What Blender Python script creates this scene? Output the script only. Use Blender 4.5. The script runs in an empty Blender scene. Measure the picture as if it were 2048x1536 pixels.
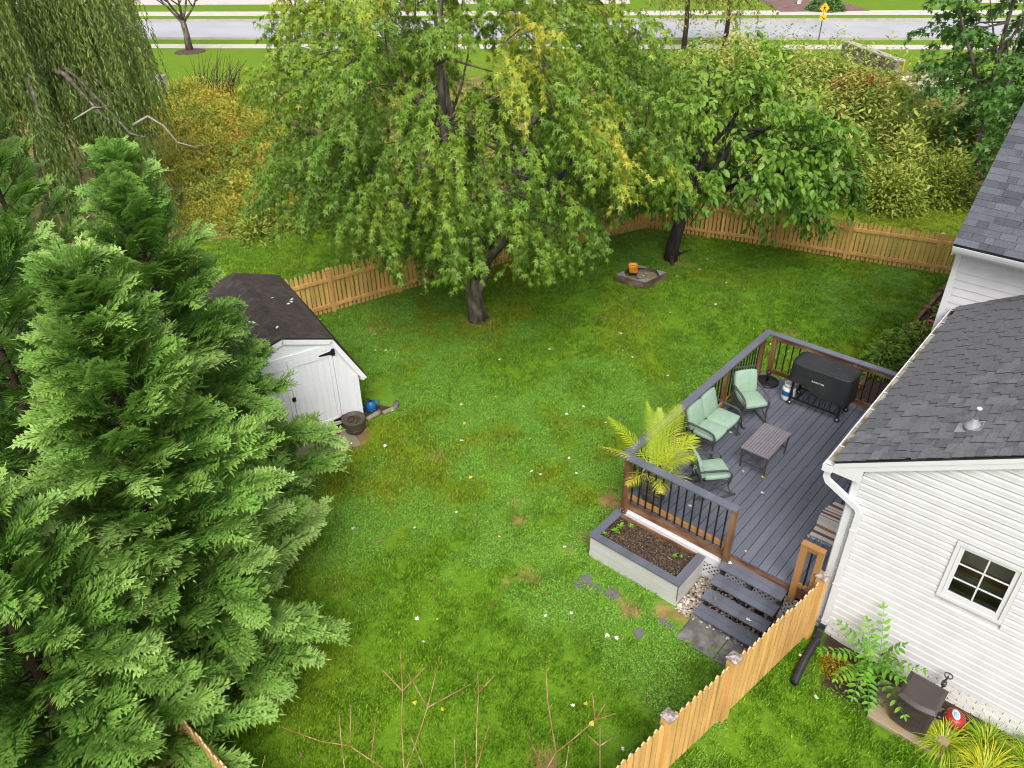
import bpy, math, random
import numpy as np
from mathutils import Matrix, Vector, Euler
rnd = random.Random(7)
rng = np.random.default_rng(11)
R = math.radians
C = bpy.context.scene.collection
scene = bpy.context.scene

# ------------------------------------------------------------------ camera, light, exposure
F_PX, CAM_H = 1543.09, 9.3
RIGHT = np.array([0.654, -0.756, -0.012]); DOWN = np.array([-0.424, -0.353, -0.834])
def _cam_axes():
    pit, roll, yaw = R(33.490), R(-0.855), R(48.672)
    c, s = math.cos(pit), math.sin(pit); cr, sr = math.cos(roll), math.sin(roll)
    m = np.array([[cr, -sr, 0], [sr, cr, 0], [0, 0, 1]]) @ np.array([[1, 0, 0], [0, -s, -c], [0, c, -s]])
    cy, sy = math.cos(yaw), math.sin(yaw)
    return m @ np.array([[cy, sy, 0], [-sy, cy, 0], [0, 0, 1]]).T
AX = _cam_axes()                      # rows: right, down, forward in world axes
cam_d = bpy.data.cameras.new('camera'); cam = bpy.data.objects.new('camera', cam_d); C.objects.link(cam)
cam_d.sensor_width = 36; cam_d.lens = 36 * F_PX / 2048; cam_d.clip_end = 3000; cam_d.clip_start = 0.1
mw = Matrix.Identity(4)
for i in range(3):
    mw[i][0] = AX[0][i]; mw[i][1] = -AX[1][i]; mw[i][2] = -AX[2][i]
mw.translation = (0, 0, CAM_H); cam.matrix_world = mw
scene.camera = cam
def G(u, v, z=0.0):
    """ground (or height z) point of the plot seen in direction u, v of the survey photo"""
    d = AX.T @ np.array([(u - 1024) / F_PX, (v - 768) / F_PX, 1.0]); t = (z - CAM_H) / d[2]
    return np.array([0, 0, CAM_H]) + t * d

SUN_EL, SUN_AZ = 50, 222              # direction the light comes from (azimuth in world xy, degrees)
world = bpy.data.worlds.new('World'); scene.world = world; world.use_nodes = True
wn = world.node_tree; bg = wn.nodes['Background']
sky = wn.nodes.new('ShaderNodeTexSky'); sky.sky_type = 'NISHITA'; sky.sun_disc = False
sky.sun_elevation = R(SUN_EL); sky.sun_rotation = R(90 - SUN_AZ); sky.air_density = 1.0; sky.dust_density = 4.0; sky.ozone_density = 1.0
hs = wn.nodes.new('ShaderNodeHueSaturation'); hs.inputs['Saturation'].default_value = 0.25
wn.links.new(sky.outputs[0], hs.inputs['Color']); wn.links.new(hs.outputs[0], bg.inputs[0]); bg.inputs[1].default_value = 0.15
sun_d = bpy.data.lights.new('sun', 'SUN'); sun_d.energy = 1.5; sun_d.angle = R(30); sun_d.color = (1, 0.97, 0.93)
sun = bpy.data.objects.new('sun', sun_d); C.objects.link(sun)
sd = Vector((math.cos(R(SUN_AZ)) * math.cos(R(SUN_EL)), math.sin(R(SUN_AZ)) * math.cos(R(SUN_EL)), math.sin(R(SUN_EL))))
sun.rotation_euler = sd.to_track_quat('Z', 'Y').to_euler(); sun.location = (0, 0, 40)
scene.view_settings.view_transform = 'Standard'; scene.view_settings.look = 'None'
scene.view_settings.gamma = 1; scene.view_settings.use_curve_mapping = False
scene.view_settings.exposure = 0.68
try:
    cy = scene.cycles
    cy.filter_width = 1.1; cy.max_bounces = 6; cy.diffuse_bounces = 3; cy.glossy_bounces = 2; cy.transmission_bounces = 4; cy.transparent_max_bounces = 6
    cy.caustics_reflective = False; cy.caustics_refractive = False; cy.sample_clamp_indirect = 5
except Exception:
    pass

# ------------------------------------------------------------------ materials
MATS = {}
def mat(name, col, rough=0.6, var=0.12, scale=6.0, stretch=(1, 1, 1), objvar=0.0, bump=0.0, bscale=60.0, spec=0.4, metal=0.0,
        tint=None, trans=0.0, col2=None, detail=4.0, ramp=(0.4, 0.65), objhue=0.0):
    """procedural principled material: base colour broken up by noise, by a per-object random and/or the per-leaf attribute 'tint'"""
    m = bpy.data.materials.new(name); m.use_nodes = True; nt = m.node_tree; N = nt.nodes; L = nt.links
    p = N['Principled BSDF']; p.inputs['Roughness'].default_value = rough; p.inputs['Specular IOR Level'].default_value = spec
    p.inputs['Metallic'].default_value = metal
    geo = N.new('ShaderNodeNewGeometry'); mp = N.new('ShaderNodeMapping'); mp.inputs['Scale'].default_value = stretch
    L.new(geo.outputs['Position'], mp.inputs['Vector'])
    nz = N.new('ShaderNodeTexNoise'); nz.inputs['Scale'].default_value = scale; nz.inputs['Detail'].default_value = detail
    L.new(mp.outputs[0], nz.inputs['Vector'])
    c = (*col, 1)
    if col2 is not None:
        r = N.new('ShaderNodeMapRange'); r.inputs[1].default_value = ramp[0]; r.inputs[2].default_value = ramp[1]
        L.new(nz.outputs['Fac'], r.inputs[0])
        mx = N.new('ShaderNodeMix'); mx.data_type = 'RGBA'; mx.inputs[6].default_value = c; mx.inputs[7].default_value = (*col2, 1)
        L.new(r.outputs[0], mx.inputs[0]); out = mx.outputs[2]
    else:
        rgb = N.new('ShaderNodeRGB'); rgb.outputs[0].default_value = c; out = rgb.outputs[0]
    hsv = N.new('ShaderNodeHueSaturation'); L.new(out, hsv.inputs['Color'])
    # value multiplier
    v = N.new('ShaderNodeMapRange'); v.inputs[1].default_value = 0.3; v.inputs[2].default_value = 0.7
    v.inputs[3].default_value = 1 - var; v.inputs[4].default_value = 1 + var; L.new(nz.outputs['Fac'], v.inputs[0]); val = v.outputs[0]
    if objvar:
        oi = N.new('ShaderNodeObjectInfo'); o = N.new('ShaderNodeMapRange'); o.inputs[3].default_value = 1 - objvar; o.inputs[4].default_value = 1 + objvar
        L.new(oi.outputs['Random'], o.inputs[0]); mm = N.new('ShaderNodeMath'); mm.operation = 'MULTIPLY'
        L.new(val, mm.inputs[0]); L.new(o.outputs[0], mm.inputs[1]); val = mm.outputs[0]
    L.new(val, hsv.inputs['Value'])
    final = hsv.outputs[0]
    if tint is not None:              # tint = list of colours picked along the attribute 0..1
        at = N.new('ShaderNodeAttribute'); at.attribute_name = 'tint'
        cr = N.new('ShaderNodeValToRGB'); els = cr.color_ramp.elements
        els[0].position = 0; els[0].color = (*tint[0], 1); els[1].position = 1; els[1].color = (*tint[-1], 1)
        for i in range(1, len(tint) - 1):
            e = els.new(i / (len(tint) - 1)); e.color = (*tint[i], 1)
        L.new(at.outputs['Fac'], cr.inputs[0]); L.new(cr.outputs[0], hsv.inputs['Color'])
    L.new(final, p.inputs['Base Color'])
    if bump:
        b = N.new('ShaderNodeBump'); b.inputs['Strength'].default_value = bump; b.inputs['Distance'].default_value = 0.02
        n2 = N.new('ShaderNodeTexNoise'); n2.inputs['Scale'].default_value = bscale; n2.inputs['Detail'].default_value = 3
        L.new(mp.outputs[0], n2.inputs['Vector']); L.new(n2.outputs['Fac'], b.inputs['Height']); L.new(b.outputs[0], p.inputs['Normal'])
    if trans:
        tr = N.new('ShaderNodeBsdfTranslucent'); ms = N.new('ShaderNodeMixShader'); ms.inputs[0].default_value = trans
        L.new(final, tr.inputs[0]); L.new(p.outputs[0], ms.inputs[1]); L.new(tr.outputs[0], ms.inputs[2])
        L.new(ms.outputs[0], N['Material Output'].inputs['Surface'])
    MATS[name] = m
    return m
def leafmat(name, cols, rough=0.45, trans=0.25, var=0.1, scale=2.0):
    return mat(name, cols[0], rough, var, scale, tint=cols, trans=trans, spec=0.35)

M_white = mat('white_vinyl', (0.585, 0.575, 0.585), 0.45, 0.06, 3)
M_trim = mat('white_trim', (0.645, 0.635, 0.65), 0.4, 0.02, 4)
M_brickw = mat('painted_brick', (0.72, 0.70, 0.67), 0.7, 0.12, 14, objvar=0.1, bump=0.3, bscale=40, col2=(0.5, 0.46, 0.4), ramp=(0.55, 0.8))
M_mortar = mat('mortar', (0.42, 0.39, 0.35), 0.9, 0.15, 20)
M_shingle = mat('grey_shingle', (0.140, 0.138, 0.148), 0.85, 0.2, 40, objvar=0.22, bump=0.35, bscale=160)
M_shingled = mat('dark_blue_shingle', (0.082, 0.087, 0.103), 0.85, 0.18, 40, objvar=0.32, bump=0.35, bscale=160)
M_shingleb = mat('brown_shingle', (0.050, 0.040, 0.034), 0.85, 0.25, 9, objvar=0.22, bump=0.35, bscale=120)
M_tar = mat('roof_felt', (0.02, 0.02, 0.022), 0.9, 0.1)
M_gutter_in = mat('gutter_dirt', (0.34, 0.26, 0.12), 0.6, 0.5, 5, col2=(0.45, 0.42, 0.36))
M_deck = mat('blue_grey_board', (0.118, 0.124, 0.155), 0.30, 0.16, 3.2, (0.25, 1.6, 1), objvar=0.08, bump=0.06, bscale=30, spec=0.55)
M_deckdark = mat('shadow_timber', (0.012, 0.011, 0.010), 0.9, 0.1)
M_wood = mat('brown_timber', (0.135, 0.062, 0.028), 0.55, 0.35, 7, (1, 1, 0.15), col2=(0.20, 0.115, 0.06), bump=0.2, bscale=30)
M_woodx = mat('brown_rail_timber', (0.15, 0.066, 0.030), 0.5, 0.35, 7, (0.3, 0.3, 1), col2=(0.22, 0.125, 0.07), bump=0.2, bscale=30)
M_woodo = mat('orange_timber', (0.38, 0.19, 0.065), 0.55, 0.25, 9, (0.4, 0.4, 1), col2=(0.28, 0.14, 0.05))
M_black = mat('black_metal', (0.012, 0.012, 0.013), 0.35, 0.1)
M_iron = mat('dark_grey_metal', (0.055, 0.051, 0.054), 0.35, 0.15, 10, spec=0.6)
M_tabletop = mat('taupe_slat_metal', (0.185, 0.165, 0.178), 0.33, 0.15, 12, spec=0.6)
M_cushion = mat('sage_fabric', (0.25, 0.355, 0.265), 0.8, 0.07, 9, bump=0.12, bscale=22, spec=0.2)
M_cover = mat('black_cover_cloth', (0.020, 0.021, 0.022), 0.5, 0.2, 5, bump=0.5, bscale=9, spec=0.45)
M_fence = mat('tan_stain', (0.60, 0.345, 0.115), 0.6, 0.2, 9, (1, 1, 0.15), objvar=0.09, bump=0.1, bscale=40)
M_fencet = mat('raw_cut_wood', (0.62, 0.45, 0.25), 0.7, 0.15, 20)
M_cap = mat('tarnished_copper_cap', (0.40, 0.31, 0.28), 0.35, 0.4, 22, metal=0.55, col2=(0.55, 0.49, 0.47))
M_planter = mat('whitewashed_plank', (0.56, 0.55, 0.525), 0.7, 0.12, 5, (1, 0.25, 1.4), objvar=0.05, col2=(0.43, 0.42, 0.39), bump=0.1)
M_soil = mat('dark_soil', (0.040, 0.024, 0.016), 0.95, 0.5, 26, col2=(0.085, 0.055, 0.036), bump=0.9, bscale=55)
M_mulch = mat('mulch', (0.060, 0.036, 0.026), 0.95, 0.5, 18, col2=(0.11, 0.075, 0.05), bump=0.9, bscale=40)
M_conc = mat('weathered_concrete', (0.13, 0.125, 0.12), 0.8, 0.3, 5, col2=(0.20, 0.185, 0.165), bump=0.25)
M_conct = mat('tan_concrete', (0.34, 0.25, 0.14), 0.8, 0.3, 6, col2=(0.24, 0.19, 0.13), bump=0.25)
M_paver = mat('pale_paver', (0.27, 0.235, 0.155), 0.85, 0.25, 6, objvar=0.1, col2=(0.17, 0.155, 0.10), bump=0.2)
M_slate = mat('slate_stone', (0.16, 0.15, 0.15), 0.7, 0.25, 8, col2=(0.11, 0.105, 0.10), bump=0.2)
M_pebble = mat('pale_pebble', (0.42, 0.36, 0.29), 0.8, 0.3, 9, tint=[(0.20, 0.16, 0.12), (0.42, 0.35, 0.27), (0.62, 0.58, 0.52)])
M_brick = mat('red_brick', (0.36, 0.155, 0.06), 0.9, 0.3, 14, bump=0.2)
M_shed = mat('shed_white_paint', (0.74, 0.74, 0.76), 0.45, 0.03, 4, (3, 3, 0.4))
M_bark = mat('bark', (0.085, 0.068, 0.05), 0.95, 0.4, 9, (1, 1, 0.3), col2=(0.15, 0.125, 0.10), bump=0.8, bscale=24)
M_barkd = mat('dark_bark', (0.030, 0.025, 0.021), 0.95, 0.4, 9, (1, 1, 0.3), bump=0.8, bscale=24)
M_barkb = mat('red_brown_bark', (0.060, 0.036, 0.024), 0.95, 0.35, 9, (1, 1, 0.3), bump=0.6)
M_twig = mat('twig', (0.27, 0.115, 0.045), 0.6, 0.3, 9, col2=(0.33, 0.22, 0.13))
M_pale = mat('bleached_branch', (0.30, 0.26, 0.22), 0.8, 0.2)
M_road = mat('wet_asphalt', (0.36, 0.36, 0.38), 0.28, 0.16, 0.35, (1, 1, 1), detail=8, spec=0.6)  # base paled, putting the sky reflection of the wet surface into the colour
M_walk = mat('pale_concrete', (0.50, 0.46, 0.40), 0.75, 0.1, 1.5)
M_kerb = mat('kerb_concrete', (0.36, 0.33, 0.29), 0.8, 0.15, 1.5)
M_room_pale = mat('room_interior', (0.42, 0.40, 0.32), 0.9, 0.2, 3)
M_plastic_br = mat('brown_resin', (0.058, 0.044, 0.042), 0.4, 0.12, 8, spec=0.5)
M_pipe = mat('black_corrugated_plastic', (0.022, 0.023, 0.026), 0.38, 0.15, 8)
M_blue = mat('blue_plastic', (0.012, 0.105, 0.26), 0.35, 0.1)
M_orange = mat('orange_plastic', (0.72, 0.30, 0.015), 0.4, 0.1)
M_red = mat('red_plastic', (0.30, 0.02, 0.018), 0.35, 0.15)
M_sand = mat('wet_sand', (0.25, 0.20, 0.13), 0.95, 0.35, 12, bump=0.6, bscale=14)
M_yellow = mat('sign_yellow', (0.85, 0.45, 0.01), 0.4, 0.04)
M_grey_plastic = mat('grey_plastic', (0.27, 0.27, 0.28), 0.45, 0.1)
M_rubber = mat('rubber', (0.02, 0.02, 0.02), 0.7, 0.1)
M_steel = mat('zinc_steel', (0.42, 0.42, 0.43), 0.35, 0.1, metal=0.7)
M_rug = None
M_sbwood = mat('grey_brown_plank', (0.115, 0.075, 0.045), 0.8, 0.3, 7, (0.4, 0.4, 1), col2=(0.16, 0.12, 0.085))
M_wicker = mat('grey_wicker', (0.055, 0.05, 0.045), 0.6, 0.35, 6, (1, 1, 7), col2=(0.13, 0.11, 0.095))
M_barrel = mat('olive_resin', (0.075, 0.066, 0.045), 0.5, 0.2, 6, (1, 1, 6))

# leaf palettes: list of colours along the per-leaf attribute
L_maple = leafmat('maple_leaves', [(0.075, 0.160, 0.022), (0.150, 0.275, 0.030), (0.270, 0.390, 0.045), (0.50, 0.50, 0.055), (0.72, 0.52, 0.03)], 0.42, 0.38)
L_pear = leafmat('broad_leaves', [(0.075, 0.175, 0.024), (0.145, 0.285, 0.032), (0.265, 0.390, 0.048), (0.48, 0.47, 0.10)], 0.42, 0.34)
L_cyp = leafmat('cypress_sprays', [(0.038, 0.112, 0.015), (0.105, 0.245, 0.032), (0.225, 0.395, 0.068), (0.400, 0.570, 0.170)], 0.6, 0.22)  # young tips lighter; low end darkened, painting shade into the inner gaps
L_wil = leafmat('willow_leaves', [(0.09, 0.145, 0.035), (0.17, 0.24, 0.055), (0.30, 0.36, 0.09)], 0.45, 0.3)
L_brush = leafmat('brush_leaves', [(0.13, 0.21, 0.025), (0.24, 0.30, 0.036), (0.40, 0.40, 0.05), (0.58, 0.43, 0.05), (0.38, 0.18, 0.05)], 0.5, 0.3)
L_shrub = leafmat('shrub_leaves', [(0.10, 0.175, 0.022), (0.21, 0.29, 0.036), (0.36, 0.42, 0.065), (0.55, 0.53, 0.16)], 0.45, 0.3)
L_birch = leafmat('birch_leaves', [(0.161, 0.196, 0.034), (0.276, 0.299, 0.057), (0.414, 0.391, 0.081)])
L_right = leafmat('green_tree_leaves', [(0.060, 0.158, 0.033), (0.105, 0.232, 0.042), (0.180, 0.330, 0.060)])
L_palm = leafmat('palm_leaflets', [(0.17, 0.30, 0.012), (0.34, 0.47, 0.016), (0.55, 0.60, 0.035), (0.55, 0.34, 0.10)], 0.38)
L_grassy = leafmat('strap_leaves', [(0.115, 0.230, 0.014), (0.276, 0.414, 0.016), (0.529, 0.552, 0.023), (0.713, 0.575, 0.034)])
L_sumac = leafmat('pinnate_leaflets', [(0.072, 0.222, 0.022), (0.138, 0.336, 0.029), (0.228, 0.444, 0.042)])
L_sedum = leafmat('sedum_leaves', [(0.30, 0.26, 0.01), (0.52, 0.38, 0.01), (0.36, 0.15, 0.01)])
L_peony = leafmat('bed_leaves', [(0.091, 0.202, 0.023), (0.182, 0.325, 0.029), (0.325, 0.442, 0.039)])
L_dead = leafmat('dead_leaves', [(0.17, 0.05, 0.022), (0.10, 0.035, 0.018), (0.24, 0.09, 0.035)])
L_flower = leafmat('petals', [(0.75, 0.16, 0.22), (0.85, 0.35, 0.42)])
L_fall = [mat('pale_leaf', (0.72, 0.68, 0.58), 0.6, 0.1), mat('yellow_leaf', (0.66, 0.46, 0.03), 0.6, 0.2, 30), mat('brown_leaf', (0.20, 0.11, 0.06), 0.7, 0.3, 30)]

# ------------------------------------------------------------------ mesh helpers
def tag(o, label=None, cat=None, group=None, kind=None):
    if label: o['label'] = label
    if cat: o['category'] = cat
    if group: o['group'] = group
    if kind: o['kind'] = kind
    return o
def empty(name, loc=(0, 0, 0), rz=0.0, label=None, cat=None, group=None):
    o = bpy.data.objects.new(name, None); C.objects.link(o); o.location = loc; o.rotation_euler = (0, 0, rz); o.empty_display_size = 0.2
    return tag(o, label, cat, group)
def link(name, me, parent=None, loc=(0, 0, 0), rot=(0, 0, 0), scale=(1, 1, 1)):
    o = bpy.data.objects.new(name, me); C.objects.link(o)
    if parent is not None: o.parent = parent
    o.location = loc; o.rotation_euler = rot; o.scale = scale
    return o
class MB:
    def __init__(s): s.v = []; s.f = []; s.m = []; s.sm = []; s.mi = 0
    def add(s, vs, fs, smooth=False):
        b = len(s.v); s.v += [tuple(p) for p in vs]
        for f in fs: s.f.append(tuple(b + i for i in f)); s.m.append(s.mi); s.sm.append(smooth)
        return s
    def box(s, x0, x1, y0, y1, z0, z1, M=None):
        vs = [(x, y, z) for x in (x0, x1) for y in (y0, y1) for z in (z0, z1)]
        if M is not None: vs = [tuple(M @ Vector(p)) for p in vs]
        return s.add(vs, [(0, 1, 3, 2), (4, 6, 7, 5), (0, 4, 5, 1), (2, 3, 7, 6), (0, 2, 6, 4), (1, 5, 7, 3)])
    def bar(s, a, b, w, h, up=(0, 0, 1)):
        a = Vector(a); b = Vector(b); d = (b - a).normalized(); u = Vector(up)
        if abs(d.dot(u)) > 0.98: u = Vector((1, 0, 0))
        x = d.cross(u).normalized(); y = x.cross(d).normalized()
        vs = [p + x * (sx * w / 2) + y * (sy * h / 2) for p in (a, b) for sx in (-1, 1) for sy in (-1, 1)]
        return s.add(vs, [(0, 1, 3, 2), (4, 6, 7, 5), (0, 4, 5, 1), (2, 3, 7, 6), (0, 2, 6, 4), (1, 5, 7, 3)])
    def band(s, pts, w, h, side):
        """flat band of width w (along 'side') and thickness h following pts"""
        side = Vector(side).normalized(); pts = [Vector(p) for p in pts]; vs = []; fs = []
        for i, p in enumerate(pts):
            t = (pts[min(i + 1, len(pts) - 1)] - pts[max(i - 1, 0)]).normalized(); n = side.cross(t).normalized()
            for a, b in ((-1, -1), (1, -1), (1, 1), (-1, 1)): vs.append(p + side * (a * w / 2) + n * (b * h / 2))
        for i in range(len(pts) - 1):
            for k in range(4): fs.append((i * 4 + k, i * 4 + (k + 1) % 4, i * 4 + 4 + (k + 1) % 4, i * 4 + 4 + k))
        fs.append((3, 2, 1, 0)); e = (len(pts) - 1) * 4; fs.append((e, e + 1, e + 2, e + 3))
        return s.add(vs, fs)
    def tube(s, pts, rads, n=8, cap=True, smooth=True):
        pts = [Vector(p) for p in pts]
        if not hasattr(rads, '__len__'): rads = [rads] * len(pts)
        vs = []; fs = []; ref = Vector((0.31, 0.95, 0.05))
        for i, p in enumerate(pts):
            t = (pts[min(i + 1, len(pts) - 1)] - pts[max(i - 1, 0)]).normalized()
            r0 = ref if abs(t.dot(ref)) < 0.95 else Vector((1, 0, 0))
            x = t.cross(r0).normalized(); y = t.cross(x)
            for k in range(n):
                a = 2 * math.pi * k / n; vs.append(p + (x * math.cos(a) + y * math.sin(a)) * rads[i])
        for i in range(len(pts) - 1):
            for k in range(n): fs.append((i * n + k, i * n + (k + 1) % n, (i + 1) * n + (k + 1) % n, (i + 1) * n + k))
        if cap: fs.append(tuple(range(n - 1, -1, -1))); fs.append(tuple((len(pts) - 1) * n + k for k in range(n)))
        return s.add(vs, fs, smooth)
    def lathe(s, prof, n=20, c=(0, 0, 0), smooth=True, squash=1.0):
        vs = [(c[0] + r * math.cos(2 * math.pi * k / n), c[1] + squash * r * math.sin(2 * math.pi * k / n), c[2] + z) for r, z in prof for k in range(n)]
        fs = [(i * n + k, i * n + (k + 1) % n, (i + 1) * n + (k + 1) % n, (i + 1) * n + k) for i in range(len(prof) - 1) for k in range(n)]
        fs.append(tuple(range(n - 1, -1, -1))); fs.append(tuple((len(prof) - 1) * n + k for k in range(n)))
        return s.add(vs, fs, smooth)
    def prism(s, poly, d, M=None):
        """poly: list of (x,y); extruded 0..d along z then moved by M"""
        n = len(poly); vs = [(x, y, 0) for x, y in poly] + [(x, y, d) for x, y in poly]
        if M is not None: vs = [tuple(M @ Vector(p)) for p in vs]
        return s.add(vs, [tuple(range(n - 1, -1, -1)), tuple(range(n, 2 * n))] + [(i, (i + 1) % n, n + (i + 1) % n, n + i) for i in range(n)])
    def cushion(s, x0, x1, y0, y1, z0, z1, r, M=None, n=6):
        c = Vector(((x0 + x1) / 2, (y0 + y1) / 2, (z0 + z1) / 2)); h = Vector(((x1 - x0) / 2, (y1 - y0) / 2, (z1 - z0) / 2))
        for ax in range(3):
            for sg in (-1, 1):
                vs = []; fs = []
                for i in range(n + 1):
                    for j in range(n + 1):
                        q = [0, 0, 0]; q[ax] = sg; q[(ax + 1) % 3] = 2 * i / n - 1; q[(ax + 2) % 3] = 2 * j / n - 1
                        p = Vector([q[k] * h[k] for k in range(3)])
                        inn = Vector([max(-h[k] + r, min(h[k] - r, p[k])) for k in range(3)])
                        d = p - inn; p = inn + (d.normalized() * r if d.length > 1e-6 else d)
                        puff = 0.012 * (1 - q[(ax + 1) % 3] ** 2) * (1 - q[(ax + 2) % 3] ** 2); p[ax] += sg * puff
                        p = p + c; vs.append(tuple(M @ p) if M is not None else tuple(p))
                for i in range(n):
                    for j in range(n):
                        f = (i * (n + 1) + j, (i + 1) * (n + 1) + j, (i + 1) * (n + 1) + j + 1, i * (n + 1) + j + 1)
                        fs.append(f if sg > 0 else f[::-1])
                s.add(vs, fs, True)
        return s
    def mesh(s, name, mats):
        me = bpy.data.meshes.new(name); me.from_pydata(s.v, [], s.f)
        for m in (mats if isinstance(mats, (list, tuple)) else [mats]): me.materials.append(m)
        me.polygons.foreach_set('material_index', s.m); me.polygons.foreach_set('use_smooth', s.sm); me.update()
        return me
    def build(s, name, mats, parent=None, loc=(0, 0, 0), rot=(0, 0, 0)):
        return link(name, s.mesh(name, mats), parent, loc, rot)
def tri_mesh(name, V, T, m, tint=None, smooth=False):
    """big triangle mesh straight from arrays; tint = one value per triangle"""
    me = bpy.data.meshes.new(name); V = np.asarray(V, np.float32); T = np.asarray(T, np.int32)
    me.vertices.add(len(V)); me.vertices.foreach_set('co', V.ravel())
    me.loops.add(T.size); me.loops.foreach_set('vertex_index', T.ravel())
    me.polygons.add(len(T)); me.polygons.foreach_set('loop_start', np.arange(0, T.size, 3, dtype=np.int32))
    if smooth: me.polygons.foreach_set('use_smooth', np.ones(len(T), bool))
    me.materials.append(m); me.update(calc_edges=True)
    if tint is not None:
        a = me.attributes.new('tint', 'FLOAT', 'FACE'); a.data.foreach_set('value', np.clip(np.asarray(tint, np.float32), 0, 1))
    return me
def scatter(TV, TT, pos, X, Y, Z, size, tint):
    """copies of one template (TV verts, TT tris) at pos with axes X,Y,Z (n,3), size (n,), tint (n,) -> V,T,tint per tri"""
    n = len(pos); V = (TV[None, :, 0, None] * X[:, None] + TV[None, :, 1, None] * Y[:, None] + TV[None, :, 2, None] * Z[:, None]) * size[:, None, None] + pos[:, None]
    T = TT[None] + (np.arange(n) * len(TV))[:, None, None]
    return V.reshape(-1, 3), T.reshape(-1, 3), np.repeat(tint, len(TT))
def join(parts):
    V = []; T = []; t = []; o = 0
    for v, f, c in parts: V.append(v); T.append(f + o); t.append(c); o += len(v)
    return np.concatenate(V), np.concatenate(T), np.concatenate(t)
def unit(a): return a / np.maximum(np.linalg.norm(a, axis=-1, keepdims=True), 1e-9)
def frames(d, upish, roll=None):
    """orthonormal axes with X along d, Z near upish"""
    X = unit(d); Y = unit(np.cross(upish, X)); Z = np.cross(X, Y)
    if roll is not None:
        c, s = np.cos(roll)[:, None], np.sin(roll)[:, None]; Y, Z = Y * c + Z * s, Z * c - Y * s
    return X, Y, Z
# leaf templates: base at origin, growing along +x, flat in xy
def leaf_maple():
    o = [(0, 0), (0.22, 0.30), (0.12, 0.52), (0.42, 0.34), (0.50, 0.62), (0.66, 0.24), (1.05, 0.0), (0.66, -0.24), (0.50, -0.62), (0.42, -0.34), (0.12, -0.52), (0.22, -0.30)]
    v = [(x, y, -0.22 * x * x + 0.16 * abs(y)) for x, y in o]
    t = [(0, 11, 1), (1, 3, 2), (3, 5, 4), (1, 11, 3), (3, 11, 9), (3, 9, 5), (5, 9, 7), (5, 7, 6), (9, 8, 7), (11, 10, 9)]
    return np.array(v, float), np.array(t)
def leaf_hand():
    v = [(0, 0, 0)]; t = []
    for a, l in ((-105, .45), (-52, .85), (0, 1.1), (52, .85), (105, .45)):
        c, s = math.cos(R(a)), math.sin(R(a)); w = .17; b = len(v); z = -.25 * l * l + .12 * abs(s)
        v += [(c * l * .12 - s * w, s * l * .12 + c * w, .02), (c * l * .12 + s * w, s * l * .12 - c * w, .02), (c * l, s * l, z)]; t += [(b, b + 1, b + 2)]
    return np.array(v, float), np.array(t)
def leaf_star():
    o = [(0, 0), (0.15, 0.5), (0.42, 0.22), (0.6, 0.55), (0.62, 0.18), (1.05, 0.0), (0.62, -0.18), (0.6, -0.55), (0.42, -0.22), (0.15, -0.5)]
    v = [(x, y, -0.25 * x * x + 0.2 * abs(y)) for x, y in o]
    t = [(0, 2, 1), (2, 4, 3), (0, 8, 2), (2, 8, 4), (4, 8, 6), (4, 6, 5), (8, 7, 6), (0, 9, 8)]
    return np.array(v, float), np.array(t)
def leaf_oval():
    v = [(0, 0, 0), (0.3, 0.23, 0.05), (0.7, 0.2, -0.04), (1.0, 0, -0.2), (0.7, -0.2, -0.04), (0.3, -0.23, 0.05), (0.5, 0, -0.05)]
    t = [(0, 6, 1), (1, 6, 2), (2, 6, 3), (3, 6, 4), (4, 6, 5), (5, 6, 0)]
    return np.array(v, float), np.array(t)
def leaf_diamond():
    v = [(0, 0, 0), (0.45, 0.26, 0.04), (1.0, 0, -0.1), (0.45, -0.26, 0.04)]
    return np.array(v, float), np.array([(0, 2, 1), (0, 3, 2)])
def leaf_lance():
    v = [(0, 0, 0), (0.35, 0.075, 0.0), (1.0, 0, -0.12), (0.35, -0.075, 0.0)]
    return np.array(v, float), np.array([(0, 2, 1), (0, 3, 2)])

# value noise for painting ground masks
_perm = rng.permutation(512)
def vnoise(x, y):
    xi = np.floor(x).astype(int); yi = np.floor(y).astype(int); fx = x - xi; fy = y - yi; fx = fx * fx * (3 - 2 * fx); fy = fy * fy * (3 - 2 * fy)
    h = lambda a, b: (_perm[(_perm[a & 511] + b) & 511]) / 511.0
    return (h(xi, yi) * (1 - fx) + h(xi + 1, yi) * fx) * (1 - fy) + (h(xi, yi + 1) * (1 - fx) + h(xi + 1, yi + 1) * fx) * fy
def fbm(x, y, s, o=4):
    r = 0; a = 0.5; tot = 0
    for k in range(o): r = r + a * vnoise(x * s + 17 * k, y * s + 31 * k); tot += a; a *= 0.5; s *= 2.03
    return r / tot

# ------------------------------------------------------------------ the ground
DECK = (8.34, 13.3, 1.54, 4.90); ZD = 0.75
SHED_O = np.array([7.61, 10.74]); SHED_A = R(162.5)
sdx = np.array([math.cos(SHED_A), math.sin(SHED_A)]); sdy = np.array([math.sin(SHED_A), -math.cos(SHED_A)])
def shed_xy(a, b): return SHED_O + sdx * a + sdy * b
def sstep(x, a, b): t = np.clip((x - a) / (b - a), 0, 1); return t * t * (3 - 2 * t)
def gz(x, y): return -0.09 * sstep(np.asarray(x, float), 6.6, 7.6) * (1 - sstep(np.asarray(y, float), 1.15, 1.75))
def coarse(a, b, n): return list(np.linspace(a, b, n))
fx0, fx1, fy0, fy1, stp = -1.0, 31.0, -2.6, 27.0, 0.125
xs = np.array([-900, -300, -100, -40, -20, -10, -5, -2] + list(np.arange(fx0, fx1, stp)) + [33, 36, 40, 45, 50, 55, 60, 70, 80, 100, 140, 200, 400, 1000])
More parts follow.
